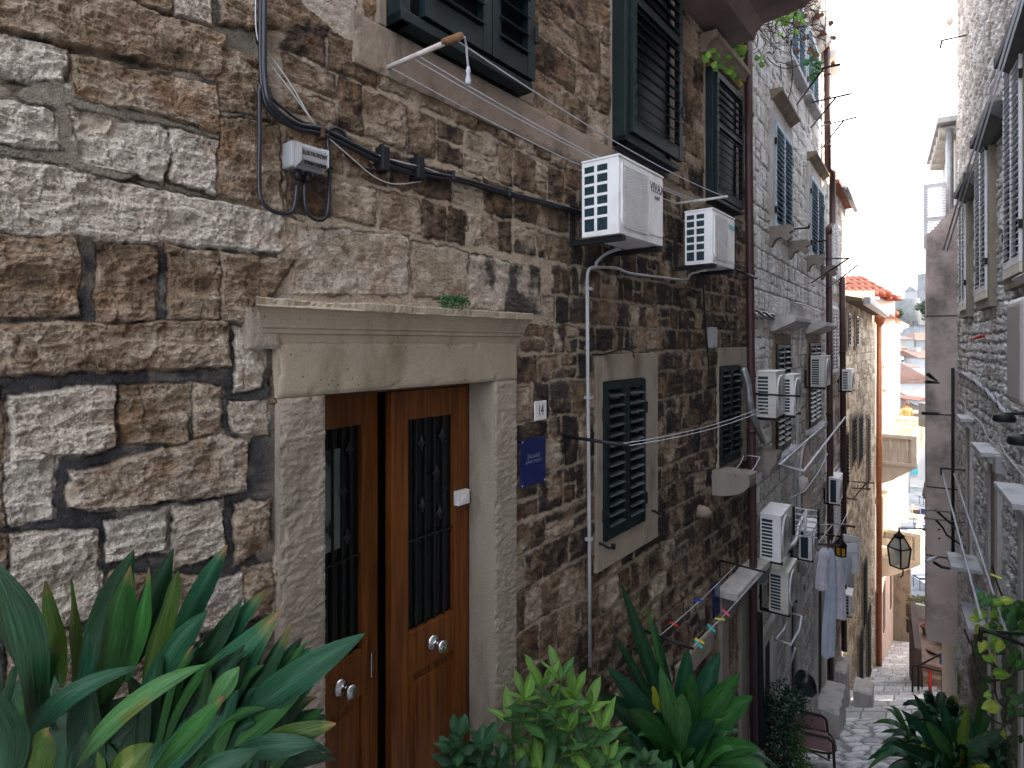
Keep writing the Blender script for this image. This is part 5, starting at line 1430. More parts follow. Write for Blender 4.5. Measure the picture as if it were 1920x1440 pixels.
# hillside tree
T = Thing('tree', 'tall green cypress-like tree against the fortress', 'tree', F0, (wpx(1740, 195), 195, zz(612, 195)))
b = MB().tube([(wpx(1738, 195), 195, zz(612, 195)), (wpx(1741, 195), 195, zz(565, 195))], .5, 7, r2=.2); T.part('trunk', b, MT['twig'])
b = MB(); rt = random.Random(3); vs = []; fs = []
for i in range(1500):
    t = rt.random(); rad = 3.4 * math.sin(PI * min(1, t * .85 + .15)) ** .6 * (.6 + .4 * rt.random())
    an = rt.uniform(0, 2 * PI); rad *= rt.random() ** .5
    c = Vector((wpx(1741, 195) + rad * math.cos(an) + 1.2 * math.sin(t * 9), 195 + rad * math.sin(an), zz(600, 195) + t * (zz(553, 195) - zz(600, 195))))
    u = Vector((rt.uniform(-1, 1), rt.uniform(-1, 1), rt.uniform(-1, 1))).normalized() * .45; v = u.orthogonal().normalized() * .3
    b.add([c - u, c + v, c + u, c - v], [(0, 1, 2, 3)])
T.part('crown', b, MT['foliage'])
for (px, py, Y, s_) in ((1661, 589, 205, 2.2), (1686, 588, 207, 1.6)):
    b = MB()
    for i in range(260):
        c = at(px, py, Y) + Vector((rt.gauss(0, s_ * .4), rt.gauss(0, s_ * .4), rt.gauss(0, s_ * .5)))
        u = Vector((rt.uniform(-1, 1), rt.uniform(-1, 1), rt.uniform(-1, 1))).normalized() * .4; v = u.orthogonal().normalized() * .3
        b.add([c - u, c + v, c + u, c - v], [(0, 1, 2, 3)])
    o = b.build('bush', MT['foliage']); tag(o, 'dark bush at the foot of the fortress, ' + ('left of the tower' if px < 1670 else 'against the round tower'), 'bush', 'bushes below the fortress')

# ------------------------------------------------------------------ things on the near wall
G_AC = 'air conditioning units on the left-hand houses'
t1 = ac_unit(FA, 1091, 1160, 1243, 292, 437, .12, 'nearest and largest white air conditioner, under the tall green shutters', 'grid')
t2 = ac_unit(FA, 1284, 1336, 1377, 392, 493, .12, 'second white air conditioner with a dark side grid, left of the tall brown downpipe', 'grid')
s0, s1, zb, zt, o0, o1 = t1.info
L_ = s1 - s0; H_ = zt - zb
x = s0 + L_ * .825
for word, sz, zz_, m in (('VIVAX', .078, zt - H_ * .20, 'ink'), ('cool', .045, zt - H_ * .33, 'rust')):
    text('lettering', word, sz, MT[m], t1.o, (x - t1.a[0], -o1 - .0075 - t1.a[1], zz_ - t1.a[2]), sx=.88)
MB().box(s0 + L_ * .69, s1 - .03, -o1 - .0075, -o1 - .006, zt - H_ * .262, zt - H_ * .255).build('printed_line', MT['ink'], t1.o, F=FA, anchor=t1.a)
s0, s1, zb, zt, o0, o1 = t2.info
text('lettering', 'VIVAX', .06, MT['teapl'], t2.o, (s0 + (s1 - s0) * .83 - t2.a[0], -o1 - .0075 - t2.a[1], zt - (zt - zb) * .2 - t2.a[2]), sx=.9)
ac_unit(FB, 1418, 1455, 1472, 699, 784, .10, 'grey-white air conditioner with slotted side, right of the tall brown downpipe', cm='acold')
ac_unit(FB, 1470, 1488, 1501, 705, 779, .22, 'air conditioner half hidden just behind a twin unit, its fan guard facing the alley')
ac_unit(FB, 1520, 1546, 1557, 669, 726, .10, 'air conditioner under a small hood, high beside the second brown downpipe', cm='acold')
ac_unit(FB, 1579, 1596, 1602, 694, 733, .10, 'small air conditioner farthest up the alley, below the grey concrete bracket')
ac_unit(FB, 1554, 1573, 1580, 899, 946, .10, 'white air conditioner with one black side opening, below the white shutters', 'open')
ac_unit(FB, 1425, 1464, 1482, 970, 1056, .10, 'large air conditioner with round white fan guard beside the stone door hood')
ac_unit(FB, 1442, 1478, 1494, 1076, 1154, .12, 'lowest large air conditioner, hanging over the white drying rack', cm='acold')
ac_unit(FB, 1498, 1522, 1535, 997, 1052, .12, 'air conditioner with a black side opening under the television aerial', 'open')
ac_unit(FB, 1579, 1596, 1600, 1118, 1157, .10, 'small low air conditioner behind the hanging dresses', 'grid')

# electricity box
def thing_simple(name, label, cat, F, a, group=None): return Thing(name, label, cat, F, a, group)
sx0, sx1 = FA.s(537, .04), FA.s(612, .09); z0_, z1_ = FA.px(600, 322, .09)[1], FA.px(560, 262, .09)[1]
T = Thing('junction_box', 'old grey metal electricity box with raised lettering, hung from black cables', 'electricity box', FA, (sx0, 0, z0_))
b = MB().box(sx0, sx1, -.075, -.005, z0_, z1_); T.part('box', b, MT['grey'], bevel=.008)
b = MB().prism([(-.076, z0_ + .006), (-.112, z0_ + .018), (-.112, z1_ - .022), (-.076, z1_ - .008)], sx0 + .012, sx1 - .008, 'X'); cv = T.part('cover', b, MT['grey'], bevel=.006)
for i, (w_, sz) in enumerate((('ELEKTROKONT', .021), ('STRUJA ZAGREB', .018), ('15 A   AC 500V', .016))):
    text('lettering', w_, sz, MT['iron'], cv, ((sx0 + sx1) / 2 + .004 - T.a[0], -.1125, z1_ - .045 - i * .034 - T.a[2]), sx=.66, ext=.0015)
b = MB()
for k in (.3, .62): b.tube([(sx0 + (sx1 - sx0) * k, -.05, z0_), (sx0 + (sx1 - sx0) * k, -.05, z0_ - .035)], .013, 8); T.part('cable_gland', b, MT['iron']); b = MB()
for px, py in ((537, 262), (612, 318)):
    b = MB(); s_, z_ = FA.px(px, py, .05); b.lathe((s_, -.08, z_), [(.006, 0), (.006, -.008)], 8, 'Y'); T.part('screw', b, MT['iron'])

# cables on the near wall
T = Thing('cable_bundle', 'thick bundle of black cables sweeping from the top left down to the nearest air conditioner', 'cable', FA, fp(FA, 494, 0, .03))
base = [(492, -60), (491, 60), (493, 150), (508, 200), (552, 235), (600, 248), (660, 275), (720, 303), (782, 322), (860, 338), (950, 362), (1020, 380), (1095, 402)]
rc = random.Random(5)
for i in range(6):
    dx, dy = rc.uniform(-6, 6), rc.uniform(-7, 7); of = .02 + .012 * rc.random() + .008 * (i % 3)
    pts = [(px + dx * (.4 + .6 * rc.random()), py + dy * (.3 + .7 * rc.random()) * (1 if px < 800 else .5), of + (.01 if 480 < px < 520 else 0)) for px, py in base]
    b = MB().tube(wline(FA, pts), .0085 if i < 4 else .006, 8); T.part('cable', b, MT['cable'])
for nm, pts, r in (('cable', [(486, 160, .05), (487, 250, .05), (486, 345, .045), (492, 378, .05), (512, 396, .05), (540, 400, .05), (552, 388, .055), (557, 345, .05)], .0075),
                   ('cable', [(571, 345, .05), (572, 382, .05), (580, 404, .05), (600, 413, .05), (613, 402, .05), (617, 370, .05), (618, 300, .04), (614, 255, .04), (625, 240, .05), (645, 250, .04), (652, 270, .04)], .0075),
                   ('cable', [(500, 175, .05), (560, 225, .04), (640, 258, .04), (648, 290, .03), (690, 318, .03), (760, 318, .03)], .005)):
    b = MB().tube(wline(FA, pts), r, 8); T.part(nm, b, MT['cable'])
for px, py in ((718, 299), (784, 316)):
    s_, z_ = FA.px(px, py, .045); b = MB(); b.box(s_ - .018, s_ + .018, -.07, .0, z_ - .05, z_ + .05); b.box(s_ - .006, s_ + .008, -.05, -.02, z_ + .05, z_ + .065); T.part('cable_clamp', b, MT['iron'], bevel=.006)
for px, py in ((491, 66), (600, 250), (845, 330), (950, 362)):
    s_, z_ = FA.px(px, py, .03); b = MB(); b.box(s_ - .008, s_ + .008, -.055, -.0, z_ - .022, z_ + .022); T.part('cable_tie', b, MT['rust'] if px == 600 else MT['cable'], bevel=.004)
T = Thing('wire', 'thin pale wires hanging loose beside the black cables', 'wire', FA, fp(FA, 486, 0, .02))
for pts in ([(480, -20, .02), (481, 60, .02), (500, 110, .02), (545, 170, .03), (592, 236, .03)], [(500, 98, .02), (540, 150, .03), (588, 232, .03)], [(600, 245, .03), (650, 288, .03), (700, 330, .02), (740, 345, .02), (790, 340, .02)], [(640, 262, .03), (720, 295, .04), (800, 316, .04), (850, 335, .03)]):
    b = MB().tube(wline(FA, [(p[0], p[1], p[2] + .012) for p in pts]), .0026, 6); T.part('wire', b, MT['cablew'])
T = Thing('conduit', 'pale grey conduit running down the wall between the plaque and the green ground-floor shutters', 'conduit', FA, fp(FA, 1103, 1240, .03))
b = MB().tube(wline(FA, [(1164, 466, .12), (1140, 474, .06), (1120, 490, .05), (1118, 498, .045)]), .010, 8); T.part('branch', b, MT['conduit'])
b = MB().tube(wline(FA, [(1372, 505, .10), (1300, 512, .05), (1287, 524, .045), (1230, 519, .045), (1180, 512, .045), (1155, 503, .045), (1118, 501, .045), (1104, 506, .045), (1101, 525, .045)]), .010, 8); T.part('branch', b, MT['conduit'])
b = MB().tube(line(FA, [(1101, 524, .045), (1102, 700, .045), (1105, 1000, .045), (1106, 1250, .045)]), .0115, 8); T.part('tube', b, MT['conduit'])
for py in (542, 745, 1010):
    b = MB(); s_, z_ = FA.px(1102, py, .03); b.box(s_ - .02, s_ + .014, -.062, 0, z_ - .009, z_ + .009); T.part('conduit_clip', b, MT['conduit'])
T = Thing('wire', 'black cable dropping from the second air conditioner past the small grey meter box', 'wire', FA, fp(FA, 1322, 500, .03))
b = MB().tube(wline(FA, [(1318, 515, .06), (1322, 600, .04), (1327, 660, .03), (1330, 700, .03)]), .007, 6); T.part('wire', b, MT['cable'])
b = MB().tube(wline(FA, [(1378, 505, .05), (1395, 512, .10), (1412, 519, .18), (1420, 522, .22)]), .012, 6); T.part('wire', b, MT['cable'])
s_, z_ = FA.px(1336, 632, .05)
T = Thing('meter_box', 'small grey box on the wall above the narrow green shutters', 'box', FA, (s_, 0, z_))
b = MB().box(s_ - .06, s_ + .04, -.08, 0, z_ - .10, z_ + .09); T.part('box', b, MT['grey'], bevel=.008)
b = MB().box(s_ - .045, s_ + .025, -.087, -.081, z_ - .08, z_ + .07); T.part('lid', b, MT['conduit'], bevel=.003)

# number plate, plaque, bell
a, c = FA.s(988), FA.s(1010); z1_ = FA.z(988, 752); z0_ = FA.z(988, 788)
T = Thing('number_plate', 'small white house number plate reading 14 beside the door', 'number plate', FA, (a, 0, z0_))
T.part('plate', MB().box(a, c, -.055, -.047, z0_, z1_), MT['plate'], bevel=.003)
text('number', '14', (z1_ - z0_) * .78, MT['ink'], T.o, ((c - a) / 2, -.056, (z1_ - z0_) * .5), sx=.62)
a, c = FA.s(961), FA.s(1008); z1_ = FA.z(961, 824); z0_ = FA.z(961, 914)
T = Thing('plaque', 'glossy navy blue plaque with faint lettering below the number plate', 'sign', FA, (a, 0, z0_))
T.part('panel', MB().box(a, c, -.056, -.048, z0_, z1_), MT['plaque'], bevel=.002)
for px, py in ((a + .012, z1_ - .012), (a + .012, z0_ + .012), (c - .012, z0_ + .012)):
    T.part('screw', MB().lathe((px, -.057, py), [(.006, 0), (.005, -.003)], 10, 'Y'), MT['steel'])
cx_ = (c - a) / 2; hz_ = (z1_ - z0_)
em = MB(); e0 = (a + c) / 2
for dx in (-.05, .05): em.box(e0 + dx - .002, e0 + dx + .002, -.0575, -.0562, z0_ + hz_ * .56, z0_ + hz_ * .68)
em.box(e0 - .05, e0 + .05, -.0575, -.0562, z0_ + hz_ * .585, z0_ + hz_ * .60)
T.part('emblem', em, MT['plaqink'])
text('lettering', 'Summer', .026, MT['plaqink'], T.o, (cx_, -.0575, hz_ * .635), ext=.0005)
text('lettering', 'APARTMENT', .026, MT['plaqink'], T.o, (cx_, -.0575, hz_ * .50), ext=.0005)
a, c = FA.s(855, -.11), FA.s(877, -.11)
zz0 = FA.px(855, 949, -.11)[1]; zz1 = FA.px(855, 922, -.11)[1]
T = Thing('doorbell', 'small square white doorbell on the right door post', 'doorbell', FA, (a, .12, zz0))
T.part('housing', MB().box(a, c, .095, .128, zz0, zz1), MT['plate'], bevel=.004)
T.part('button', MB().box(a + (c - a) * .3, c - (c - a) * .22, .091, .096, zz0 + (zz1 - zz0) * .25, zz1 - (zz1 - zz0) * .3), MT['acw2'], bevel=.002)
s_, z_ = FA.px(1337, 1120, .05)
T = Thing('plaque', 'dark blue upright sign hanging beside the lower stone door hood', 'sign', FA, (s_, 0, z_))
T.part('panel', MB().box(s_ - .08, s_ + .07, -.09, -.07, z_ - .16, z_ + .14), MT['plaque'], bevel=.006)

# ------------------------------------------------------------------ clothes lines
def lineset(label, F, bar_px, bar_py, reach, far_px, ropes, barmat, zoff=0, farbar=True, sagd=.03, mat='rope', hang=None, endpx=None):
    s_a, z_a = F.px(bar_px, bar_py, 0)
    T = Thing('clothes_line', label, 'clothes line', F, (s_a, 0, z_a))
    T.part('arm', MB().tube([(s_a, 0.02, z_a), (s_a, -reach, z_a - .01)], .010, 8), barmat)
    s_b = F.s(far_px)
    if farbar: T.part('arm', MB().tube([(s_b, 0.02, z_a), (s_b, -reach, z_a - .01)], .010, 8), barmat)
    for o_ in ropes:
        T.part('rope', MB().tube(sag((s_a, -o_, z_a - .012), (s_b, -o_, z_a - .012), sagd), .0028, 5), MT[mat])
    return T, s_a, s_b, z_a
whiterust = pm('flaking_white_paint', (.50, .48, .44), .7, var=.1, scale=20, dirt=(.25, .12, .04), dscale=16, damt=.9)
T, sa, sb, za = lineset('white rusty clothes line arm below the top shutters with lines to the second air conditioner', FA, 717, 131, .434, 1263, (.06, .19, .22, .42), whiterust, sagd=.05)
T.part('knot', MB().tube([(sa, -.434, za - .01), (sa + .03, -.44, za - .0), (sa + .05, -.43, za - .02), (sa + .06, -.43, za - .10)], .005, 6), MT['rope'])
T.part('knot', MB().lathe((sa + .06, -.43, za - .16), [(.004, .07), (.010, .05), (.006, .04), (.012, .01), (.010, 0)], 8), MT['rope'])
T.part('arm', MB().tube([(sa, -.36, za - .004), (sa, -.452, za - .01)], .014, 8), pm('rusted_pipe_end', (.16, .085, .035), .8, var=.4, scale=30))
def peg(label, p, m, rz):
    T = Thing('clothes_peg', label, 'clothes peg', F0, tuple(p), 'plastic clothes pegs on the lines')
    for s_ in (-1, 1):
        b = MB(); b.rbox(Vector(p) + Vector((0, 0, -.012)), (.011, .075, .014), rx=rz, ry=s_ * .18 + .6, rz=.6); T.part('jaw', b, m)
T2_, sa, sb, za = lineset('black clothes line arm across the ground-floor shutters with pale lines', FA, 1053, 817, .44, 1393, (.36, .43), MT['iron'], farbar=False, sagd=.06)
T2_.part('arm', MB().tube([(sb, 0, za + .02), (sb, -.55, za + .02)], .010, 8), MT['iron'])
T2_.part('wall_plate', MB().box(sa - .02, sa + .02, -.02, 0.02, za - .15, za + .02), MT['iron'])
T3_, sa3, sb3, za3 = lineset('clothes line with coloured pegs beside the lower stone door hood', FA, 1347, 1050, .42, 1195, (.16, .40), MT['iron'], sagd=.02)
T3_.part('wall_plate', MB().box(sa3 - .015, sa3 + .015, -.02, 0.02, za3 - .16, za3 + .012), MT['iron'])
for (px, py, o_, m, nm) in ((1361, 1116, .40, 'pinpl', 'pink peg, highest on the outer line'), (1350, 1128, .40, 'limpl', 'lime green peg just below the pink one'), (1334, 1144, .40, 'teapl', 'turquoise peg in the middle of the outer line'), (1312, 1170, .40, 'yelpl', 'yellow peg near the lower end of the outer line'), (1310, 1166, .41, 'teapl', 'turquoise peg touching the yellow one'), (1311, 1134, .16, 'blupl', 'dark blue peg alone on the inner line'), (1264, 1188, .16, 'redpl', 'red peg at the lower end of the inner line')):
    s_ = FA.s(px, o_)
    peg(nm, FA.p(s_, -o_, za3 - .015), MT[m], .3 * (px % 3 - 1))
def polything(name, label, cat, F, polys, r, mat, part='rod', group=None):
    T = Thing(name, label, cat, F, fp(F, *polys[0][0]), group)
    for p in polys: T.part(part, MB().tube(line(F, p), r, 6), mat)
    return T
T = polything('clothes_line', 'white wire clothes line frame in front of the arched window', 'clothes line', FB, [[(1461, 872, .45), (1507, 883, .75)], [(1461, 872, .45), (1545, 797, .45)], [(1507, 883, .75), (1585, 782, .75)]], .010, MT['rope'])
polything('clothes_line', 'looped white line on the concrete bracket by the brown downpipe', 'clothes line', FA, [[(1395, 853, .1), (1425, 857, .30)]], .006, MT['rope'])
for pts in ([(1395, 853, .1), (1386, 872, .12), (1366, 888, .12)], [(1425, 857, .30), (1412, 880, .3), (1396, 891, .28)]):
    b = MB().tube(wline(FA, pts), .005, 6); tag(b.build('rope', MT['rope'], F=FA), 'loose white rope end %s the corner bracket by the brown downpipe' % ('behind' if pts[0][2] < .2 else 'in front of'), 'rope')
polything('drying_rack', 'white wire drying rack folded under the lowest air conditioner', 'drying rack', FB, [[(1484, 1150, .3), (1503, 1155, .6)], [(1503, 1155, .6), (1499, 1180, .6), (1483, 1208, .55)], [(1477, 1162, .3), (1470, 1180, .3), (1455, 1198, .25)], [(1452, 1199, .25), (1483, 1209, .55)], [(1491, 1215, .5), (1473, 1275, .3)]], .010, MT['rope'])
# long bars reaching out from the upper walls
for i, (a, m_, c, lab) in enumerate((((1494, 196), (1545, 127), (1573, 121), 'highest'), ((1521, 239), (1567, 183), (1594, 176), 'middle'), ((1540, 279), (1582, 226), (1605, 220), 'lowest'))):
    x0 = (1533, 1519, 1540)[i]; y0 = (130, 193, 236)[i]
    T = polything('drying_rack', lab + ' of the three black drying arms against the sky', 'drying arm', FB, [[(x0, y0, .02), (c[0], c[1], .95 - .1 * i)], [(a[0], a[1], .03), (m_[0], m_[1], .65)]], .012, MT['iron'], group='black drying arms on the left houses')
polything('drying_rack', 'black drying arm with hook beside the left blue shutter', 'drying arm', FB, [[(1485, 430, .1), (1516, 427, .45)], [(1516, 427, .45), (1518, 420, .45)]], .012, MT['iron'])
polything('drying_rack', 'black drying arm crossing the right blue shutter sill', 'drying arm', FB, [[(1514, 456, .1), (1548, 451, .4)], [(1540, 486, .1), (1590, 484, .7)], [(1522, 530, .05), (1592, 484, .7)]], .011, MT['iron'])
polything('drying_rack', 'rusty drying arm over the sunlit honey-coloured wall', 'drying arm', FB, [[(1599, 903, .05), (1638, 906, .7)], [(1598, 915, .05), (1632, 917, .6)], [(1600, 935, .05), (1625, 905, .5)], [(1588, 934, .03), (1606, 937, .3)]], .016, MT['rust'])
polything('drying_rack', 'thin drying arms below the red roof tiles', 'drying arm', FB, [[(1560, 535, .03), (1608, 497, .8)], [(1548, 541, .03), (1556, 539, .2)], [(1583, 533, .03), (1594, 531, .3)]], .011, MT['iron'])
polything('clothes_line', 'pale rope looping along the wall above the low air conditioners', 'clothes line', FB, [[(1480, 935, .1), (1510, 920, .15), (1535, 885, .2), (1552, 850, .2)]], .008, MT['rope'])
T = Thing('cable_bundle', 'dark and white cable twisting along the grey house between the storeys', 'cable', FB, fp(FB, 1420, 583, .03))
for k in range(3):
    pts = [(1412 + i * 6.6, 580 + i * 1.55 + 4 * math.sin(i * .9 + k * 2) + (5 if i < 12 else 3), .04 + .02 * math.cos(i * .9 + k * 2)) for i in range(21)]
    b = MB().tube(wline(FB, pts), .014, 6); T.part('cable', b, MT['cablew'] if k == 0 else MT['cable'])
b = MB().tube(wline(FB, [(1488, 568, .03), (1510, 572, .04), (1530, 582, .04), (1550, 588, .03)]), .012, 6); tag(b.build('cable', MT['cablew'], F=FB), 'short white cable on the grey wall above the twisted cable', 'cable')
# corrugated hoses from the air conditioners
for lab, F, pts, r in (('fat grey hose bending down beside the tall brown downpipe', FB, [(1393, 690, .06), (1402, 720, .1), (1408, 770, .12), (1420, 800, .14), (1432, 828, .06)], .035),
                       ('grey hose elbow between the two large low air conditioners', FB, [(1405, 1085, .05), (1425, 1087, .12), (1433, 1078, .14), (1440, 1060, .14)], .04),
                       ('grey hose feeding the air conditioner under the aerial', FB, [(1482, 1025, .3), (1492, 1010, .2), (1497, 985, .15), (1510, 960, .05)], .03)):
    b = MB().tube(wline(F, pts), r, 10); tag(b.build('hose', MT['galv'], F=F), lab, 'hose')
for lab, pts, m, r in (('thin pale hose hanging down the pink door jamb', [(1410, 1110, .06), (1414, 1180, .05), (1412, 1260, .05), (1409, 1340, .05), (1407, 1400, .05)], 'conduit', .014), ('black drain pipe left of the low doorway', [(1421, 1150, .06), (1424, 1300, .06), (1430, 1400, .06)], 'iron', .05)):
    b = MB().tube(wline(FB, pts), r, 8); tag(b.build('pipe', MT[m], F=FB), lab, 'pipe')
s_, z_ = FA.px(1188, 655, .05)
T = Thing('iron_hook', 'bent iron bar and hook over the ground-floor green shutters', 'hook', FA, (s_, 0, z_))
T.part('bar', MB().tube(line(FA, [(1111, 665, .03), (1130, 665, .04), (1165, 655, .06), (1192, 650, .09)]), .006, 6), MT['iron'])
T.part('hook', MB().tube(line(FA, [(1180, 655, .07), (1187, 660, .08), (1189, 670, .08)]), .006, 6), MT['rust'])
# stone balls / bracket stubs
for F, px, py, r, lab in ((FA, 1320, 962, .055, 'round worn stone knob sticking out of the dark wall'), (FB, 1506, 910, .14, 'grey stone knob below the arched window'), (FB, 1505, 1065, .12, 'pale broken stone corbel beside the low air conditioner')):
    s_, z_ = F.px(px, py, .06)
    vs = []; fs = []
    b = MB(); b.lathe((s_, .02, z_), [(r * .7, .0), (r, -.05), (r * 1.05, -.10), (r * .8, -.15), (r * .3, -.18)], 12, 'Y')
    b.v = [(a + .016 * math.sin(c * 60 + d * 41), c * .8 + .01 * math.sin(d * 90), d * 1.0 + .016 * math.cos(a * 55)) for a, c, d in b.v]
    tag(b.build('stone_corbel', MT['limebrown'] if px < 1400 else MT['limegrey'], F=F), lab, 'corbel')
# television aerial
T = Thing('television_aerial', 'white television aerial grid over the dark-sided air conditioner', 'aerial', FB, fp(FB, 1510, 1000, .6))
T.part('mast', MB().tube(line(FB, [(1511, 955, .55), (1509, 1005, .55), (1519, 1000, .5)]), .014, 6), MT['rope'])
for k, y in enumerate((952, 963, 974, 985, 992, 1003)):
    T.part('rod', MB().tube(line(FB, [(1488, y, .45), (1534, y + 6, .65)]), .008, 5), MT['rope'])
for x in (1488, 1534): T.part('side_bar', MB().tube(line(FB, [(x, 950 + (x > 1500) * 5, .45 if x < 1500 else .65), (x, 1003 + (x > 1500) * 8, .45 if x < 1500 else .65)]), .013, 5), MT['iron'])

# ------------------------------------------------------------------ laundry
def garment(px, ytop, ybot, wpx_, Y, mat, label, sleeves=False, seed=0):
    top = at(px, ytop, Y); H = (ybot - ytop) / FPX * Y; wd = wpx_ / FPX * Y
    T = Thing('hanging_garment', label, 'garment', F0, tuple(top), 'clothes hung out to dry')
    n = 36; m = 20; vs = []; fs = []
    r = random.Random(seed); ph = [r.uniform(0, 6) for _ in range(4)]
    for j in range(m + 1):
        t = j / m
        ww = wd * (.30 + .62 * min(1, (t / .12)) ** .7 if t < .12 else .92 + .10 * t) / 2
        for i in range(n):
            a = 2 * PI * i / n
            fold = 1 + (.10 + .30 * t) * (.5 * math.sin(a * 5 + ph[0]) + .3 * math.sin(a * 8 + ph[1])) * min(1, t * 3)
            x = ww * math.cos(a); y = ww * .26 * math.sin(a) * fold
            x *= 1 - .08 * math.sin(t * 5 + ph[2]); x += .012 * math.sin(a * 6 + ph[1]) * t
            vs.append(top + Vector((x + .02 * math.sin(t * 4 + ph[3]), y, -H * t * (1 + .02 * math.sin(a * 2 + ph[1])))))
    for j in range(m):
        for i in range(n): fs.append((j * n + i, j * n + (i + 1) % n, (j + 1) * n + (i + 1) % n, (j + 1) * n + i))
    T.part('cloth', MB().add(vs, fs, smooth=True), mat)
    if sleeves:
        for s_ in (-1, 1):
            T.part('sleeve', MB().tube([top + Vector((s_ * wd * .3, 0, -H * .06)), top + Vector((s_ * wd * .5, .02, -H * .22)), top + Vector((s_ * wd * .52, .02, -H * .40))], wd * .13, 8, r2=wd * .08), mat)
    T.part('hanger', MB().tube([top + Vector((0, 0, .10)), top + Vector((.012, 0, .13)), top + Vector((0, 0, .02)), top + Vector((-wd * .3, 0, -.03)), top + Vector((wd * .3, 0, -.03)), top + Vector((0, 0, .02))], .006, 5), MT['rope'])
    return T
garment(1543, 1027, 1105, 22, 8.6, MT['clothl'], 'short pale lilac shirt, leftmost of the hanging clothes', True, 1)
garment(1556, 1028, 1230, 23, 8.9, MT['clothb'], 'longest garment, a pale blue dress reaching lowest', False, 2)
garment(1572, 1032, 1160, 24, 9.2, MT['clothl'], 'long lilac dress hanging beside the pale blue one', False, 3)
garment(1586, 1036, 1096, 20, 9.6, MT['clothg'], 'grey-blue shirt, rightmost, in front of the open white shutter', True, 4)
T = polything('drying_rack', 'rusty bar from which the clothes hang', 'drying arm', FB, [[(1534, 1020, .35), (1572, 1023, .9)], [(1565, 982, .3), (1602, 988, .9)]], .014, MT['rust'])
polything('clothes_line', 'thin lines crossing above the hanging clothes', 'clothes line', FB, [[(1534, 984, .5), (1612, 982, .7)], [(1560, 1018, .6), (1590, 960, .4)], [(1534, 1018, .5), (1560, 985, .5)]], .006, MT['rope'])
# open white louvred shutter
p0 = at(1581, 1003, 10.6); p1 = at(1611, 1075, 10.6); dx_ = (p1.x - p0.x)
b = MB(); b.box(p0.x, p0.x + .035, 10.58, 10.62, p1.z, p0.z); b.box(p1.x - .035, p1.x, 10.58, 10.62, p1.z, p0.z - .05)
for z in (p1.z, p0.z - .12, (p0.z + p1.z) / 2): b.box(p0.x + .035, p1.x - .035, 10.582, 10.618, z, z + .05)
b.prism([(p0.x, p0.z - .07), (p1.x, p0.z - .12), (p1.x, p0.z - .05), (p0.x, p0.z + .02)], 10.585, 10.615, 'Y')
for k in range(13): b.rbox(Vector(((p0.x + p1.x) / 2, 10.6, p1.z + .07 + k * (p0.z - p1.z - .2) / 13)), (dx_ - .07, .05, .006), rx=.7)
o_ = b.build('shutter', MT['white'], F=F0); o_.parent = HC.o; o_.matrix_parent_inverse = HC.o.matrix_world.inverted(); o_['label'] = 'open white louvred shutter behind the laundry'

# ------------------------------------------------------------------ lanterns
def lantern(px, ytop, ybot, wpx_, Y, label, glass, arm=None, scale_top=.30, six=False):
    c = at(px, ybot, Y); H = (ybot - ytop) / FPX * Y; wd = wpx_ / FPX * Y / 2
    T = Thing('wall_lantern', label, 'lantern', F0, tuple(c))
    n = 6 if six else 4; ro = PI / 4 + .35
    zb, zm, zt = c.z, c.z + H * .50, c.z + H * .78
    if six: zm = c.z + H * .45; zt = c.z + H * .5
    rb, rm, rt_ = (wd * .78, wd, wd * .42) if not six else (wd * .8, wd * .85, wd * .8)
    def ring(r, z): return [Vector((c.x + r * math.cos(ro + 2 * PI * k / n) * 1.15, c.y + r * math.sin(ro + 2 * PI * k / n) * 1.15, z)) for k in range(n)]
    A, B_, D_ = ring(rb, zb), ring(rm, zm), ring(rt_, zt)
    t = .012 * Y / 12 * 1.4
    for k in range(n):
        k2 = (k + 1) % n
        T.part('frame_bar', MB().tube([A[k], B_[k], D_[k]], t, 5), MT['iron'])
        for R_ in (A, B_, D_): T.part('frame_bar', MB().tube([R_[k], R_[k2]], t, 5), MT['iron'])
        for P_, Q_ in ((A, B_), (B_, D_)):
            s = .93
            vs = [c.xy.to_3d().lerp(Vector((p.x, p.y, 0)), s) + Vector((0, 0, p.z)) for p in (P_[k], P_[k2], Q_[k2], Q_[k])]
            T.part('pane', MB().add(vs, [(0, 1, 2, 3)]), glass)
    hp = [(rt_ * 1.25, zt - c.z), (rt_ * 1.3, zt - c.z + H * .05), (rt_ * .8, zt - c.z + H * .09), (rt_ * .35, zt - c.z + H * .13), (rt_ * .2, zt - c.z + H * .22)] if not six else [(wd * 1.15, zt - c.z), (wd * .8, zt - c.z + H * .15), (wd * .4, zt - c.z + H * .28), (wd * .1, zt - c.z + H * .38), (wd * .1, zt - c.z + H * .5)]
    T.part('hood', MB().lathe(c, hp, 12), MT['iron'])
    if not six: T.part('lamp', MB().lathe(c, [(wd * .12, H * .25), (wd * .16, H * .4), (wd * .1, H * .6), (wd * .1, H * .76)], 10), MT['grey'])
    if arm: 
        for p in arm: T.part('arm', MB().tube([at(*q_) for q_ in p], .014, 6), MT['iron'])
    return T
lantern(1686, 992, 1062, 32, 12, 'large black framed street lantern with frosted glass hanging over the alley', MT['lampglass'], arm=[[(1686, 990, 12), (1762, 993, 10.3)], [(1686, 990, 12), (1686, 1002, 12)], [(1725, 990, 11.2), (1762, 1010, 10.3)], [(1693, 1062, 12), (1693, 1078, 12), (1688, 1083, 12)]])
lantern(1576, 1003, 1041, 20, 8.4, 'small lantern with amber glass and a dark cap in front of the laundry', MT['amber'], six=True, arm=[[(1530, 1000, 8.4), (1576, 1006, 8.4)]])

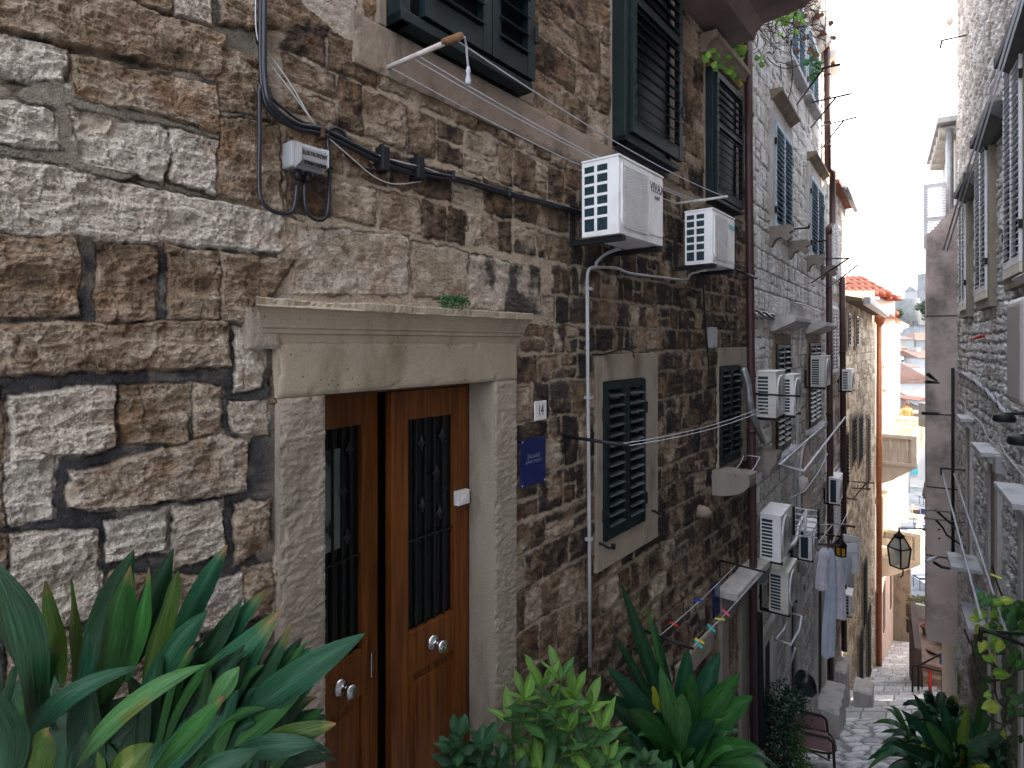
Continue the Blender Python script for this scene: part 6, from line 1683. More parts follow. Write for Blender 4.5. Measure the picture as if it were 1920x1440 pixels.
# ------------------------------------------------------------------ things on the right-hand wall
sA, sB_ = FR.s(1885, .5), FR.s(1913, .5)
zt_ = zpx(FR, sB_, .5, 553); zb_ = zpx(FR, sB_, .5, 768)
T = Thing('air_conditioner', 'big beige air conditioner cut by the right edge, on a cream base', 'air conditioner', FR, ((sA + sB_) / 2, -.2, zb_))
b = MB().box(sA, sB_, -.5, -.08, zb_, zt_); T.part('casing', b, pm('beige_casing', (.46, .43, .42), .5, var=.05), bevel=.05, seg=4)
b = MB()
for k in range(9): b.box(sB_ + .001, sB_ + .006, -.42, -.14, zb_ + (zt_ - zb_) * (.1 + k * .095), zb_ + (zt_ - zb_) * (.1 + k * .095) + .012)
T.part('side_slots', b, MT['iron'])
b = MB().box(sA + .1, sB_ + .1, -.42, 0, zb_ - .05, zb_ - .003); T.part('base', b, MT['limelit'], bevel=.005)
b = MB().tube([(sA, -.46, zt_ + .12), (sB_ + .3, -.46, zt_ + .12)], .012, 8); T.part('rail', b, MT['rope'])
for px, py, o_, w_, lab in ((1883, 783, .22, .16, 'black floodlight at the end of the twisted cable'), (1914, 825, .25, .16, 'second black floodlight, lower and nearer the right edge')):
    s_, z_ = FR.px(px, py, o_)
    T = Thing('floodlight', lab, 'floodlight', FR, (s_, -o_, z_))
    T.part('body', MB().lathe((s_, -o_, z_), [(.05, .035), (.075, .02), (.085, -.02), (.075, -.035)], 16), MT['iron'])
    T.part('lens', MB().lathe((s_, -o_, z_), [(.08, -.036), (.06, -.045)], 16), MT['lampglass'])
    T.part('arm', MB().tube([(s_, -o_, z_ + .03), (s_, 0, z_ + .06)], .015, 6), MT['iron'])
T = Thing('cable_bundle', 'twisted silver and black cables sloping down the right wall to the floodlight', 'cable', FR, fp(FR, 1791, 692, .04))
for k in range(4):
    pts = []
    for i in range(25):
        t = i / 24; px = 1791 + 94 * t; py = 694 + 18 * t * 2 + 46 * t * t
        pts.append((px, py + 4.0 * (.5 + t) * math.sin(i * 1.1 + k * 1.57), .05 + .02 * math.cos(i * 1.1 + k * 1.57)))
    b = MB().tube(wline(FR, pts), .011, 6); T.part('cable', b, MT['rope'] if k % 2 else (MT['galv'] if k == 0 else MT['cable']))
T = Thing('wire', 'thin white cable drooping along the right wall past the grey box', 'wire', FR, fp(FR, 1795, 740, .03))
for pts in ([(1793, 735, .03), (1808, 755, .03), (1812, 780, .03), (1820, 796, .03), (1828, 785, .03)], [(1828, 782, .03), (1842, 797, .03), (1848, 812, .03), (1860, 830, .03), (1875, 832, .04), (1885, 850, .04), (1900, 870, .04), (1930, 905, .05)]):
    b = MB().tube(wline(FR, pts), .006, 6); T.part('wire', b, MT['cablew'])
s_, z_ = FR.px(1870, 870, .05)
T = Thing('meter_box', 'small pale grey box low on the right wall above the pilaster', 'box', FR, (s_, 0, z_))
T.part('box', MB().box(s_ - .10, s_ + .09, -.08, 0, z_ - .10, z_ + .10), MT['conduit'], bevel=.008); T.part('lid', MB().box(s_ - .08, s_ + .07, -.087, -.081, z_ - .08, z_ + .08), MT['conduit'], bevel=.004)
T = Thing('plastic_tube', 'short orange-red tube on the right wall', 'tube', FR, fp(FR, 1820, 637, .1)); T.part('tube', MB().tube(line(FR, [(1819, 636, .12), (1843, 630, .16)]), .018, 8), MT['redpl'])
# overhead washing lines on the right
polything('clothes_line', 'pair of taut wires climbing to the top right corner', 'clothes line', FR, [[(1776, 470, .6), (1925, -20, .45)], [(1769, 468, .66), (1918, -20, .5)]], .006, MT['rope'])
polything('clothes_line', 'long pale lines falling from a black bracket to the vine', 'clothes line', FR, [[(1766, 884, .42), (1840, 1160, .42)], [(1789, 888, .2), (1888, 1190, .2)]], .010, MT['rope'])
polything('drying_rack', 'black bracket on the brown flue holding the long pale lines', 'drying arm', FR, [[(1764, 878, .45), (1812, 882, .02)], [(1764, 878, .45), (1765, 890, .45)]], .012, MT['iron'])
polything('drying_rack', 'black bar across the leafy vine at the lower right', 'drying arm', FR, [[(1838, 1183, .55), (1960, 1192, .1)], [(1840, 1178, .55), (1925, 1212, .3)], [(1840, 1178, .55), (1838, 1202, .55)]], .013, MT['iron'])
polything('drying_rack', 'thin steel bars sticking out over the street past the brown flue', 'drying arm', FR, [[(1738, 956, .75), (1811, 963, .02)], [(1733, 971, .8), (1808, 980, .02)]], .009, MT['galv'])
polything('cable_bundle', 'black curved cables looping across the brown flue', 'cable', FR, [[(1754, 956, .62), (1775, 975, .5), (1805, 1003, .05)], [(1754, 974, .62), (1768, 990, .5), (1775, 1003, .48), (1810, 1027, .05)]], .012, MT['iron'])
T = Thing('wall_lamp', 'white tube lamp on a curved black arm below the brown flue', 'lamp', FR, fp(FR, 1752, 1057, .5)); T.part('tube', MB().tube(line(FR, [(1737, 1052, .70), (1755, 1045, .6)]), .02, 8), MT['rope']); T.part('arm', MB().tube(line(FR, [(1752, 1055, .6), (1765, 1063, .5), (1780, 1066, .3)]), .018, 8), MT['iron'])
T = Thing('air_conditioner', 'slim grey air conditioner in shade poking out behind the brown flue', 'air conditioner', FR, fp(FR, 1752, 800, .7))
p = at(1752, 803, 14.0); T2b = MB().box(p.x - .11, p.x + .12, 13.8, 14.4, zz(803, 14), zz(758, 14))
tag(T.o); o_ = T2b.build('casing', MT['acw2'], None); o_.parent = T.o; o_.matrix_parent_inverse = T.o.matrix_world.inverted()
polything('drying_rack', 'black brackets over the roofs at the flue edge', 'drying arm', FR, [[(1731, 775, .9), (1760, 775, .5)], [(1738, 716, .9), (1760, 718, .6)], [(1740, 702, .9), (1756, 714, .6)]], .012, MT['iron'])
T = polything('drying_rack', 'hooked iron arm high on the right against the sky', 'drying arm', FR, [[(1811, 66, .03), (1766, 76, .45)], [(1766, 76, .45), (1763, 90, .45)]], .012, MT['rust'])
b = MB().lathe(at(1781.5, 38, 10.5), [(.01, .09), (.07, .05), (.075, -.02), (.03, -.08)], 14); tag(b.build('globe_lamp', MT['plate']), 'round white lamp globe under the roof edge at the top right', 'lamp')

# ------------------------------------------------------------------ terrace with steps on the right
TE = Frame((11.15, 15.7), (.64, 1))
T = Thing('terrace', 'terracotta terrace with steps and a low brown parapet at the foot of the right-hand house', 'terrace', TE, (1.2, -.4, -9.8))
b = MB().prism([(0, 0), (3.1, 0), (3.1, -1.55), (0, -1.35)], -10.8, -8.72, 'Z')
T.part('floor', b, MT['terracotta'])
for k in range(6):
    z = -8.72 - .19 * (k + 1)
    b = MB().box(-.30 * (k + 1), -.30 * k - .003, -1.3, -.02, -11.2, z); T.part('step', b, MT['terracotta'], bevel=.01)
b = MB().box(-.3, 3.1, .0, .16, -11.2, -8.22); pr_ = T.part('parapet', b, MT['parapet'], bevel=.01)
b = MB().box(3.1, 3.25, -1.5, .16, -11.2, -8.3); T.part('end_wall', b, MT['plaster'], bevel=.01)
def wp(F, px, py, Y): 
    v = at(px, py, Y); d = v - F.o; return (d.dot(F.t), d.dot(F.m), v.z)
rl = [[(1711, 1345, 14.2), (1711, 1252, 14.2), (1716, 1247, 14.2), (1780, 1263, 13.6)], [(1722, 1250, 14.3), (1722, 1330, 14.3)], [(1744, 1254, 14), (1744, 1320, 14)], [(1767, 1260, 13.8), (1767, 1320, 13.8)], [(1725, 1247, 14.4), (1760, 1228, 15.3), (1778, 1222, 15.3)]]
T = Thing('railing', 'black and red tubular railing at the top of the terrace steps', 'railing', F0, tuple(at(1745, 1340, 14)))
for i, p in enumerate(rl): T.part('rail', MB().tube([at(*q_) for q_ in p], .022 if i != 2 else .035, 8), MT['iron'] if i != 2 else MT['redpl'])
b = MB(); n = 10; vs = []; fs = []
for j in range(n + 1):
    for i in range(n + 1):
        p = at(1763 + 17 * i / n, 1226 + (28 - 8 * (1 - i / n)) * j / n + 3 * (i / n), 14.0 + .06 * math.sin(i * 1.3 + j * .4)); vs.append(p)
fs = [(j * (n + 1) + i, j * (n + 1) + i + 1, (j + 1) * (n + 1) + i + 1, (j + 1) * (n + 1) + i) for j in range(n) for i in range(n)]
o_ = MB().add(vs, fs, True).build('towel', MT['towel']); o_.modifiers.new('thickness', 'SOLIDIFY').thickness = .015
tag(o_, 'blue towel drying over the terrace railing', 'towel')
for px, py, Y, r_, lab in ((1744, 1197, 17.2, .22, 'terracotta flowerpot, left of the pair on the terrace'), (1763, 1203, 16.6, .2, 'terracotta flowerpot, right of the pair on the terrace')):
    c = at(px, py, Y); T = Thing('flower_pot', lab, 'flowerpot', F0, tuple(c), 'flowerpots on the terrace')
    T.part('pot', MB().lathe(c, [(r_ * .72, 0), (r_ * .95, r_ * 1.3), (r_ * 1.08, r_ * 1.3), (r_ * 1.08, r_ * 1.6), (r_ * .9, r_ * 1.6), (r_ * .88, r_ * 1.4)], 18), MT['pot']); T.part('soil', MB().lathe(c, [(r_ * .86, r_ * 1.38), (r_ * .1, r_ * 1.42)], 14), MT['soil'])
c = at(1758, 1222, 16.2); T = Thing('round_table', 'small round brown table on the terrace', 'table', F0, tuple(c - Vector((0, 0, .0))))
T.part('table_top', MB().lathe(c, [(.25, .02), (.27, .04), (.25, .06)], 20), MT['terracotta']); T.part('leg', MB().tube([c, c - Vector((0, 0, .45))], .03, 8), MT['rust'])
for px, py, Y, lab in ((1722, 1165, 19.5, 'brown planter with a green bush at the near end of the street terrace'), (1719, 1137, 21.5, 'brown planter box farther along, at the left end of the pair across the street terrace'), (1747, 1140, 21.5, 'planter box with yellow-green plants against the flue')):
    c = at(px, py, Y); T = Thing('planter', lab, 'planter', F0, tuple(c), 'planters round the street terrace')
    T.part('box', MB().box(c.x - .28, c.x + .28, c.y - .2, c.y + .2, c.z - .45, c.z), MT['rust'], bevel=.01)
    b = MB(); r = random.Random(int(px))
    for i in range(200):
        q_ = c + Vector((r.uniform(-.27, .27), r.uniform(-.2, .2), r.uniform(0, .35))); u = Vector((r.uniform(-1, 1), r.uniform(-1, 1), r.uniform(-.3, 1))).normalized() * .07; v = u.orthogonal().normalized() * .03
        b.add([q_ - u, q_ + v, q_ + u, q_ - v], [(0, 1, 2, 3)], col=[(.10 + .1 * r.random(), .14, .02)] * 4, uv=[(.5, .5, 0)] * 4)
    T.part('foliage', b, MT['leafm'])
# cafe tables and chairs down in the street
def cafe_table(px, py, Y, label, cloth='navy'):
    c = at(px, py, Y); T = Thing('cafe_table', label, 'table', F0, tuple(c), 'cafe tables in the lower street')
    T.part('table_top', MB().box(c.x - .5, c.x + .5, c.y - .38, c.y + .38, c.z + .70, c.z + .74), MT[cloth], bevel=.01)
    T.part('place_mat', MB().box(c.x - .35, c.x + .4, c.y - .15, c.y + .15, c.z + .743, c.z + .755), MT['plate'])
    for a_ in (-.42, .42):
        for b_ in (-.3, .3): T.part('leg', MB().tube([(c.x + a_, c.y + b_, c.z), (c.x + a_, c.y + b_, c.z + .7)], .02, 6), MT['iron'])
def cafe_chair(px, py, Y, label, rz, mat='navy'):
    c = at(px, py, Y); T = Thing('cafe_chair', label, 'chair', F0, tuple(c), 'cafe chairs in the lower street')
    T.part('seat', MB().box(-.24, .24, -.24, .24, .42, .47), MT[mat]); T.part('backrest', MB().box(-.24, .24, .2, .25, .5, .92), MT[mat])
    for a_ in (-.21, .21):
        for b_ in (-.21, .21): T.part('leg', MB().tube([(a_, b_, 0), (a_, b_, .42)], .018, 5), MT['iron'])
    for ch in T.o.children:
        for v in ch.data.vertices: v.co += Vector(T.a)
    T.o.rotation_euler = (0, 0, rz)
GZs = -15.6
def gp(px, Y): return HY + 15.6 * FPX / Y
for px, Y, lab in ((1727, 41.6, 'dark cloth-covered table second nearest in the lower street'), (1731, 36.6, 'dark cloth-covered table closest to the planters'), (1729, 47.2, 'dark table third along the lower street'), (1736, 55.5, 'dark table farthest along the lower street')):
    cafe_table(px, gp(px, Y), Y, lab)
for px, Y, lab, rz in ((1722, 44.4, 'dark chair left of the second table', 1.2), (1737, 43.3, 'dark chair against the pale wall', -1.2), (1724, 38.9, 'dark chair between two tables', .4), (1741, 38.9, 'dark chair right of the closest table', -.8), (1733, 51.1, 'dark chair behind the tables', 2.5), (1716, 52.2, 'wooden-brown chair near the easel menu', .5)):
    cafe_chair(px, gp(px, Y), Y, lab, rz, 'navy' if 'brown' not in lab else 'terracotta')
for px, Y, cm, lab in ((1738, 53.3, 'iron', 'folded black parasol standing among the tables'), (1742, 62.2, 'navy', 'folded navy parasol farther down the street')):
    c = at(px, gp(px, Y), Y); T = Thing('parasol', lab, 'parasol', F0, tuple(c)); T.part('pole', MB().tube([c, c + Vector((0, 0, 3.2))], .03, 6), MT['iron']); T.part('canopy', MB().lathe(c, [(.05, 3.3), (.22, 2.6), (.38, 1.5), (.30, 1.2), (.1, 1.25)], 10), MT[cm])
# menu easel, orange-clad figures far away
c = at(1719, gp(0, 49), 49); T = Thing('menu_board', 'brown menu board on an easel in the lower street', 'menu board', F0, tuple(c)); T.part('board', MB().box(c.x - .3, c.x + .3, c.y - .02, c.y + .02, c.z + .7, c.z + 1.4), MT['doordark'])
for a_ in (-.28, .28): T.part('leg', MB().tube([c + Vector((a_, 0, 0)), c + Vector((a_ * .8, 0, 1.5))], .02, 5), MT['doordark'])
# sloping awning frame beside the flue
T = Thing('awning', 'long grey folded awning sloping down the right side of the far street', 'awning', F0, tuple(at(1740, 860, 30)))
T.part('fabric', MB().tube([at(1732, 793, 30), at(1742, 822, 30), at(1752, 860, 29), at(1757, 900, 28)], .10, 8), MT['tent']); T.part('post', MB().tube([at(1748, 850, 30), at(1750, 960, 30)], .06, 6), MT['rope'])
b = MB().box(wpx(1742, 37), wpx(1765, 37), 36.8, 39, -15.7, zz(1010, 37)); 
T = Thing('planter_wall', 'pale yellow-green low wall and box behind the café tables', 'wall', F0, tuple(at(1748, 1080, 34))); T.part('wall', b, MT['plaster'])

# ------------------------------------------------------------------ person on the far balcony
def skinned(name, joints, edges, radii, mat, parent=None, sub=1):
    me = bpy.data.meshes.new(name); me.from_pydata([tuple(j) for j in joints], edges, []); o = bpy.data.objects.new(name, me); C.objects.link(o)
    me.materials.append(mat)
    md = o.modifiers.new('skin', 'SKIN'); sv = me.skin_vertices[0] if me.skin_vertices else None
    if sv is None:
        bpy.context.view_layer.objects.active = o
        me.skin_vertices.new() if hasattr(me.skin_vertices, 'new') else None
        sv = me.skin_vertices[0]
    for i, r_ in enumerate(radii): sv.data[i].radius = (r_, r_)
    sv.data[0].use_root = True
    o.modifiers.new('sub', 'SUBSURF').levels = sub; o.modifiers['sub'].render_levels = sub
    if parent is not None: o.parent = parent
    return o
base = at(1700, 780, 29.6); fz0 = -4.75
P0 = Vector((base.x, 29.6, fz0))
T = Thing('person', 'person in a bright orange jacket seen from behind, standing on the far balcony', 'person', F0, tuple(P0))
hh = 1.62
J = [(0, 0, .90), (0, 0, 1.05), (0, 0, 1.25), (0, 0, 1.38), (0, 0, 1.45), (.19, 0, 1.34), (.30, -.02, 1.10), (.30, .18, .98), (-.19, 0, 1.34), (-.30, -.02, 1.10), (-.30, .18, .98), (.09, 0, .86), (.10, .02, .48), (.10, 0, .06), (.10, .12, .03), (-.09, 0, .86), (-.10, .02, .48), (-.10, 0, .06), (-.10, .12, .03)]
E = [(0, 1), (1, 2), (2, 3), (3, 4), (3, 5), (5, 6), (6, 7), (3, 8), (8, 9), (9, 10), (0, 11), (11, 12), (12, 13), (13, 14), (0, 15), (15, 16), (16, 17), (17, 18)]
RAD = [.17, .17, .19, .13, .06, .085, .065, .05, .085, .065, .05, .10, .07, .05, .04, .10, .07, .05, .04]
try:
    skinned('body', J, E, RAD, MT['orange'], T.o)
except Exception as e:
    print('skin failed', e)
    T.part('body', MB().lathe(P0, [(.16, .1), (.2, .9), (.26, 1.3), (.08, 1.45)], 12), MT['orange'])
hd = MB(); hd.lathe(P0 + Vector((0, 0, 1.45)), [(.05, -.02), (.06, .04), (.085, .08), (.10, .15), (.10, .2), (.07, .26), (.02, .285)], 14, sx=.85); hd.lathe(P0 + Vector((0, .1, 1.58)), [(.012, -.02), (.018, 0), (.01, .03)], 6)
T.part('head', hd, MT['skin'])
T.part('hair', MB().lathe(P0 + Vector((0, -.012, 1.45)), [(.09, .08), (.112, .15), (.112, .21), (.08, .27), (.02, .298)], 14, sx=.9), MT['hair'])

# ------------------------------------------------------------------ chair at the foot of the steps
cpos = Vector((4.10, 7.85, 0)); cpos.z = float(gz(cpos.y)) + .03
CF = Frame((cpos.x, cpos.y), (-.34, -.94))
T = Thing('armchair', 'brown bamboo-look café armchair with pink sling seat standing on the cobbles', 'chair', CF, (0, 0, cpos.z))
z = cpos.z; k = .86
def cv_(pts): return wline_raw([Vector((a * k, b_ * k, z + c * k)) for a, b_, c in pts])
def wline_raw(q):
    out = []
    for i in range(len(q) - 1):
        p0 = q[max(i - 1, 0)]; p1 = q[i]; p2 = q[i + 1]; p3 = q[min(i + 2, len(q) - 1)]
        for j in range(5):
            t = j / 5; out.append(0.5 * ((2 * p1) + (p2 - p0) * t + (2 * p0 - 5 * p1 + 4 * p2 - p3) * t * t + (3 * p1 - p0 - 3 * p2 + p3) * t ** 3))
    out.append(q[-1]); return out
for s_ in (-1, 1):
    T.part('leg', MB().tube(cv_([(.24 * s_, -.27, 0), (.25 * s_, -.25, .42), (.26 * s_, -.26, .64)]), .018, 8), MT['bronze'])
    T.part('leg', MB().tube(cv_([(.27 * s_, .27, 0), (.27 * s_, .25, .40), (.28 * s_, .23, .60), (.275 * s_, .16, .665)]), .018, 8), MT['bronze'])
    T.part('armrest', MB().tube(cv_([(.275 * s_, .16, .665), (.28 * s_, 0, .67), (.27 * s_, -.2, .68), (.25 * s_, -.30, .80), (.18 * s_, -.33, .87)]), .018, 8), MT['bronze'])
    T.part('brace', MB().tube(cv_([(.24 * s_, -.25, .30), (.24 * s_, -.1, .38), (.25 * s_, .2, .30)]), .009, 6), MT['bronze'])
    T.part('brace', MB().tube(cv_([(.24 * s_, -.26, .26), (.15 * s_, -.26, .37), (.05 * s_, -.26, .40)]), .009, 6), MT['bronze'])
for s_ in (-1, 1):
    T.part('side_sling', MB().add([(s_ * .262 * k, -.24 * k, z + .44 * k), (s_ * .262 * k, .22 * k, z + .44 * k), (s_ * .272 * k, .19 * k, z + .64 * k), (s_ * .268 * k, -.24 * k, z + .66 * k)], [(0, 1, 2, 3)]), MT['pinkmesh']).modifiers.new('thickness', 'SOLIDIFY').thickness = .006
T.part('top_rail', MB().tube(cv_([(-.18, -.33, .87), (0, -.35, .885), (.18, -.33, .87)]), .018, 8), MT['bronze'])
T.part('seat_rail', MB().tube(cv_([(-.24, -.25, .43), (-.24, .25, .43), (.24, .25, .43), (.24, -.25, .43), (-.24, -.25, .43)]), .014, 8), MT['bronze'])
b = MB(); b.box(-.225 * k, .225 * k, -.24 * k, .245 * k, z + .425 * k, z + .44 * k); T.part('seat', b, MT['pinkmesh'], bevel=.004)
vs = []; fs = []
for j in range(9):
    for i in range(9):
        x_ = (-1 + 2 * i / 8); t = j / 8
        vs.append(Vector((x_ * (.245 - .03 * t) * k, (-.255 - .075 * t - .02 * (1 - x_ * x_)) * k, z + (.42 + .455 * t) * k)))
fs = [(j * 9 + i, j * 9 + i + 1, (j + 1) * 9 + i + 1, (j + 1) * 9 + i) for j in range(8) for i in range(8)]
o_ = T.part('backrest', MB().add(vs, fs, True), MT['pinkmesh']); o_.modifiers.new('thickness', 'SOLIDIFY').thickness = .008
# stone blocks against the left house
for lab, Y0, Y1, o0, o1, zt_ in (('big worn stone block beside the armchair', 9.65, 10.5, .02, .37, -6.2), ('upright whitish stone block with a mossy foot, up against the wall', 11.8, 12.4, .0, .22, -6.8), ('flat-topped pale stone block left of the brown downpipe', 12.2, 12.7, .30, .64, -7.35)):
    fs_ = lambda Y_: (Vector((2.61 + .7176 * (Y_ - 6.295), Y_, 0)) - FB.o).dot(FB.t)
    s_, ds = fs_(Y0 + .2), fs_(Y1) - fs_(Y0)
    b = MB(); n = 14; m_ = 9
    A = np.linspace(s_, s_ + ds, n); B2 = np.linspace(-o1, -o0, m_); vs = []; fs = []
    for i in range(n):
        for j in range(m_):
            edge_ = i in (0, n - 1) or j == 0
            vs.append((A[i] + .012 * math.sin(j * 2.3 + Y0), B2[j] + .014 * math.sin(i * 1.7 + Y0), zt_ - (.03 if edge_ else 0) + float(.025 * (vn(np.array([A[i] * 6]), np.array([B2[j] * 6]), 3)[0] - .5))))
    for i in range(n - 1):
        for j in range(m_ - 1): fs.append((i * m_ + j, (i + 1) * m_ + j, (i + 1) * m_ + j + 1, i * m_ + j + 1))
    b.add(vs, fs, False)
    z0 = float(gz(Y0)) - 1.2
    # sides follow the ragged top edge
    k0 = len(b.v); rim = [(i * m_) for i in range(n)]
    for seq in ([i * m_ for i in range(n)], list(range(m_)), [(n - 1) * m_ + j for j in range(m_)]):
        k0 = len(b.v)
        b.v += [(b.v[r_][0], b.v[r_][1], z0) for r_ in seq]
        for a_ in range(len(seq) - 1): b.f.append((seq[a_], seq[a_ + 1], k0 + a_ + 1, k0 + a_))
    o_ = b.build('stone_block', MT['limegrey'], F=FB); tag(o_, lab, 'stone block')
c = FB.px(1510, 1262, .25); T = Thing('rubbish_bag', 'black rubbish bag slumped in the doorway behind the shrub', 'bag', FB, (c[0], -.25, c[1]))
b = MB().lathe((c[0], -.25, c[1] - .25), [(.10, 0), (.14, .06), (.13, .16), (.07, .25), (.02, .28)], 16); b.v = [(x_ + .02 * math.sin(z_ * 40 + y_ * 31), y_ + .02 * math.sin(x_ * 37), z_) for x_, y_, z_ in b.v]; T.part('bag', b, MT['cable'])
# pegs on the right-hand line
for px, py, m, nm in ((1837, 1108, 'teapl', 'dark turquoise peg on the long line at the lower right'), (1868, 1078, 'limpl', 'pale green peg high on the inner line at the right')):
    peg(nm, FR.p(*(fp(FR, px, py, .35))), MT[m], .2)

# ------------------------------------------------------------------ plants
def leaf(mb, base, tip, w_, bow=(0, 0, .1), nrm=(0, -1, .35), col=(.02, .10, .04), tipcol=None, fold=.25, n=12, shape='lance', wave=.03, r=None, patch=None):
    r = r or R
    base = Vector(base); tip = Vector(tip); c = (base + tip) / 2 + Vector(bow)
    L = (tip - base).length; vs = []; cs = []; us = []; nrm = Vector(nrm)
    ph = r.uniform(0, 6); m = 4; fs = []; uo = r.uniform(0, 50)
    for i in range(n + 1):
        t = i / n
        p = base * (1 - t) ** 2 + c * 2 * t * (1 - t) + tip * t * t
        d = ((c - base) * (1 - t) + (tip - c) * t)
        if d.length < 1e-6: d = tip - base
        d.normalize()
        sd_ = d.cross(nrm)
        if sd_.length < 1e-3: sd_ = d.cross(Vector((1, 0, 0)))
        sd_.normalize(); up_ = sd_.cross(d).normalized()
        if shape == 'lance': ww = w_ * (max(0, math.sin(PI * min(1, t * 1.0) ** .85)) ** .75 * .98 + .03 * (1 - t))
        else: ww = w_ * (max(0, math.sin(PI * t ** .72)) ** .9 + .03 * (1 - t))
        if i == n: ww = 0.002
        for k in range(m + 1):
            x = (k / m - .5)
            lift = -abs(x) * 2 * fold * ww * .5 + wave * w_ * math.sin(t * 11 + ph + (3 if x > 0 else 0)) * abs(x) * 2
            vs.append(p + sd_ * (x * ww) - up_ * lift * -1)
            cc = col
            if patch and abs(t - patch[0]) < .12 and (x > 0) == patch[1]: cc = (.10, .13, .03)
            if tipcol and t > .95 - .05 * math.sin(ph + x * 9): cc = tipcol
            elif tipcol and t > .88: cc = tuple(.6 * a + .4 * b_ for a, b_ in zip(col, (.16, .15, .03)))
            if k == 2: cc = tuple(min(1, a * 1.25 + .01) for a in cc)
            cs.append(cc); us.append((k / m + uo, t * L * 6, 0))
    for i in range(n):
        for k in range(m): a = i * (m + 1) + k; fs.append((a, a + 1, a + m + 2, a + m + 1))
    mb.add(vs, fs, True, cs, us)
DK = (.007, .036, .013); TE_ = (.012, .066, .030); MG = (.022, .095, .018); OL = (.038, .080, .010); LG = (.06, .17, .05); BR = (.20, .095, .045)
def tintc(c, r, a=.25): k = 1 + r.uniform(-a, a); return tuple(x * k for x in c)

# big aspidistra in the left foreground, leaf by leaf
T = Thing('potted_plant', 'large dark green cast-iron plant with broad leaves filling the lower left corner', 'plant', F0, (-.85, 1.2, -1.7))
r1 = random.Random(21)
lv = [ # base, tip, width px, depth base, depth tip, colour, brown tip, bow px (x, y)
 ((60, 1420), (-25, 1035), 125, 1.12, 1.1, DK, 0, (50, -40)), ((150, 1340), (253, 1028), 80, 1.34, 1.38, DK, 0, (-25, -10)), ((240, 1260), (326, 1027), 66, 1.36, 1.40, DK, 0, (-15, -10)),
 ((320, 1230), (427, 1021), 46, 1.34, 1.38, TE_, 1, (-10, -8)), ((190, 1330), (246, 1056), 78, 1.28, 1.30, MG, 1, (-20, 0)), ((235, 1280), (279, 1064), 44, 1.27, 1.3, MG, 1, (8, 0)), ((262, 1300), (334, 1070), 62, 1.25, 1.26, OL, 0, (0, -15)),
 ((118, 1290), (85, 1090), 38, 1.22, 1.22, OL, 1, (-8, 0)), ((135, 1300), (133, 1086), 38, 1.2, 1.2, OL, 0, (0, 0)), ((255, 1340), (391, 1144), 62, 1.22, 1.24, TE_, 0, (-25, -20)), ((300, 1340), (501, 1103), 52, 1.28, 1.32, TE_, 1, (0, -10)), ((330, 1300), (456, 1120), 44, 1.26, 1.3, DK, 0, (10, -10)),
 ((262, 1480), (528, 1143), 112, 1.16, 1.22, TE_, 1, (-20, -5)), ((380, 1420), (546, 1170), 52, 1.18, 1.22, DK, 1, (10, 10)), ((480, 1350), (566, 1196), 40, 1.3, 1.36, DK, 0, (-8, -10)), ((430, 1370), (684, 1188), 66, 1.2, 1.16, TE_, 0, (-5, -25)), ((410, 1390), (582, 1214), 52, 1.2, 1.24, TE_, 0, (-6, -18)),
 ((140, 1440), (386, 1246), 44, 1.08, 1.06, LG, 0, (-15, -65)), ((20, 1440), (262, 1250), 44, 1.08, 1.1, TE_, 0, (-30, -80)), ((125, 1420), (166, 1182), 66, 1.14, 1.16, TE_, 0, (-14, 0)), ((25, 1360), (115, 1208), 62, 1.12, 1.14, MG, 1, (-10, -20)), ((70, 1330), (84, 1188), 32, 1.2, 1.2, TE_, 0, (0, 0)),
 ((285, 1450), (421, 1304), 44, 1.06, 1.05, MG, 1, (5, -10)), ((455, 1420), (630, 1357), 48, 1.15, 1.12, OL, 1, (10, -35)), ((440, 1410), (600, 1395), 46, 1.12, 1.1, TE_, 0, (5, -30)), ((350, 1470), (486, 1403), 50, 1.06, 1.05, TE_, 0, (0, -22)), ((530, 1440), (602, 1330), 40, 1.25, 1.22, MG, 0, (-10, -10)), ((440, 1400), (569, 1296), 44, 1.16, 1.18, MG, 1, (-5, -12)),
 ((60, 1500), (92, 1366), 88, 1.0, 1.0, OL, 1, (-20, -10)), ((200, 1500), (287, 1394), 78, 1.02, 1.0, OL, 0, (-10, -25)), ((190, 1480), (183, 1408), 26, 1.0, 1.0, OL, 1, (0, 0)), ((390, 1330), (448, 1250), 40, 1.1, 1.08, LG, 0, (22, -30)), ((-40, 1480), (28, 1250), 70, 1.05, 1.04, DK, 0, (-20, -10)), ((0, 1500), (-20, 1290), 90, 1.0, 1.0, DK, 0, (20, -10)),
]
b = MB()
for (bx, by), (tx, ty), wd, yb, yt, c, br, (ox, oy) in lv:
    p0, p1 = at(bx, by, yb), at(tx, ty, yt)
    mid_ = (p0 + p1) / 2; bow = Vector((ox / FPX * yb, -.04 if oy < -20 else .0, -oy / FPX * yb))
    leaf(b, p0, p1, wd / FPX * (yb + yt) / 2 * .92, bow, (r1.uniform(-.5, .3), -1, .45), tintc(c, r1), BR if br else None, fold=r1.uniform(.15, .5), n=18, wave=.05, r=r1, patch=(r1.uniform(.5, .75), r1.random() < .5) if r1.random() < .22 else None)
for i in range(60):
    bx = r1.uniform(250, 520); p0 = at(bx, 1480, 1.2); tx = bx + r1.uniform(20, 170); ty = r1.uniform(1180, 1400) + max(0, tx - 520) * .3
    if tx > 625: continue
    leaf(b, p0, at(tx, ty, r1.uniform(1.15, 1.35)), r1.uniform(24, 42) / FPX * 1.25, (r1.uniform(-.05, .0), 0, r1.uniform(.02, .1)), (r1.uniform(-.7, .3), -1, .5), tintc(r1.choice([DK, TE_, MG]), r1, .35), BR if r1.random() < .25 else None, n=12, r=r1, fold=.4)
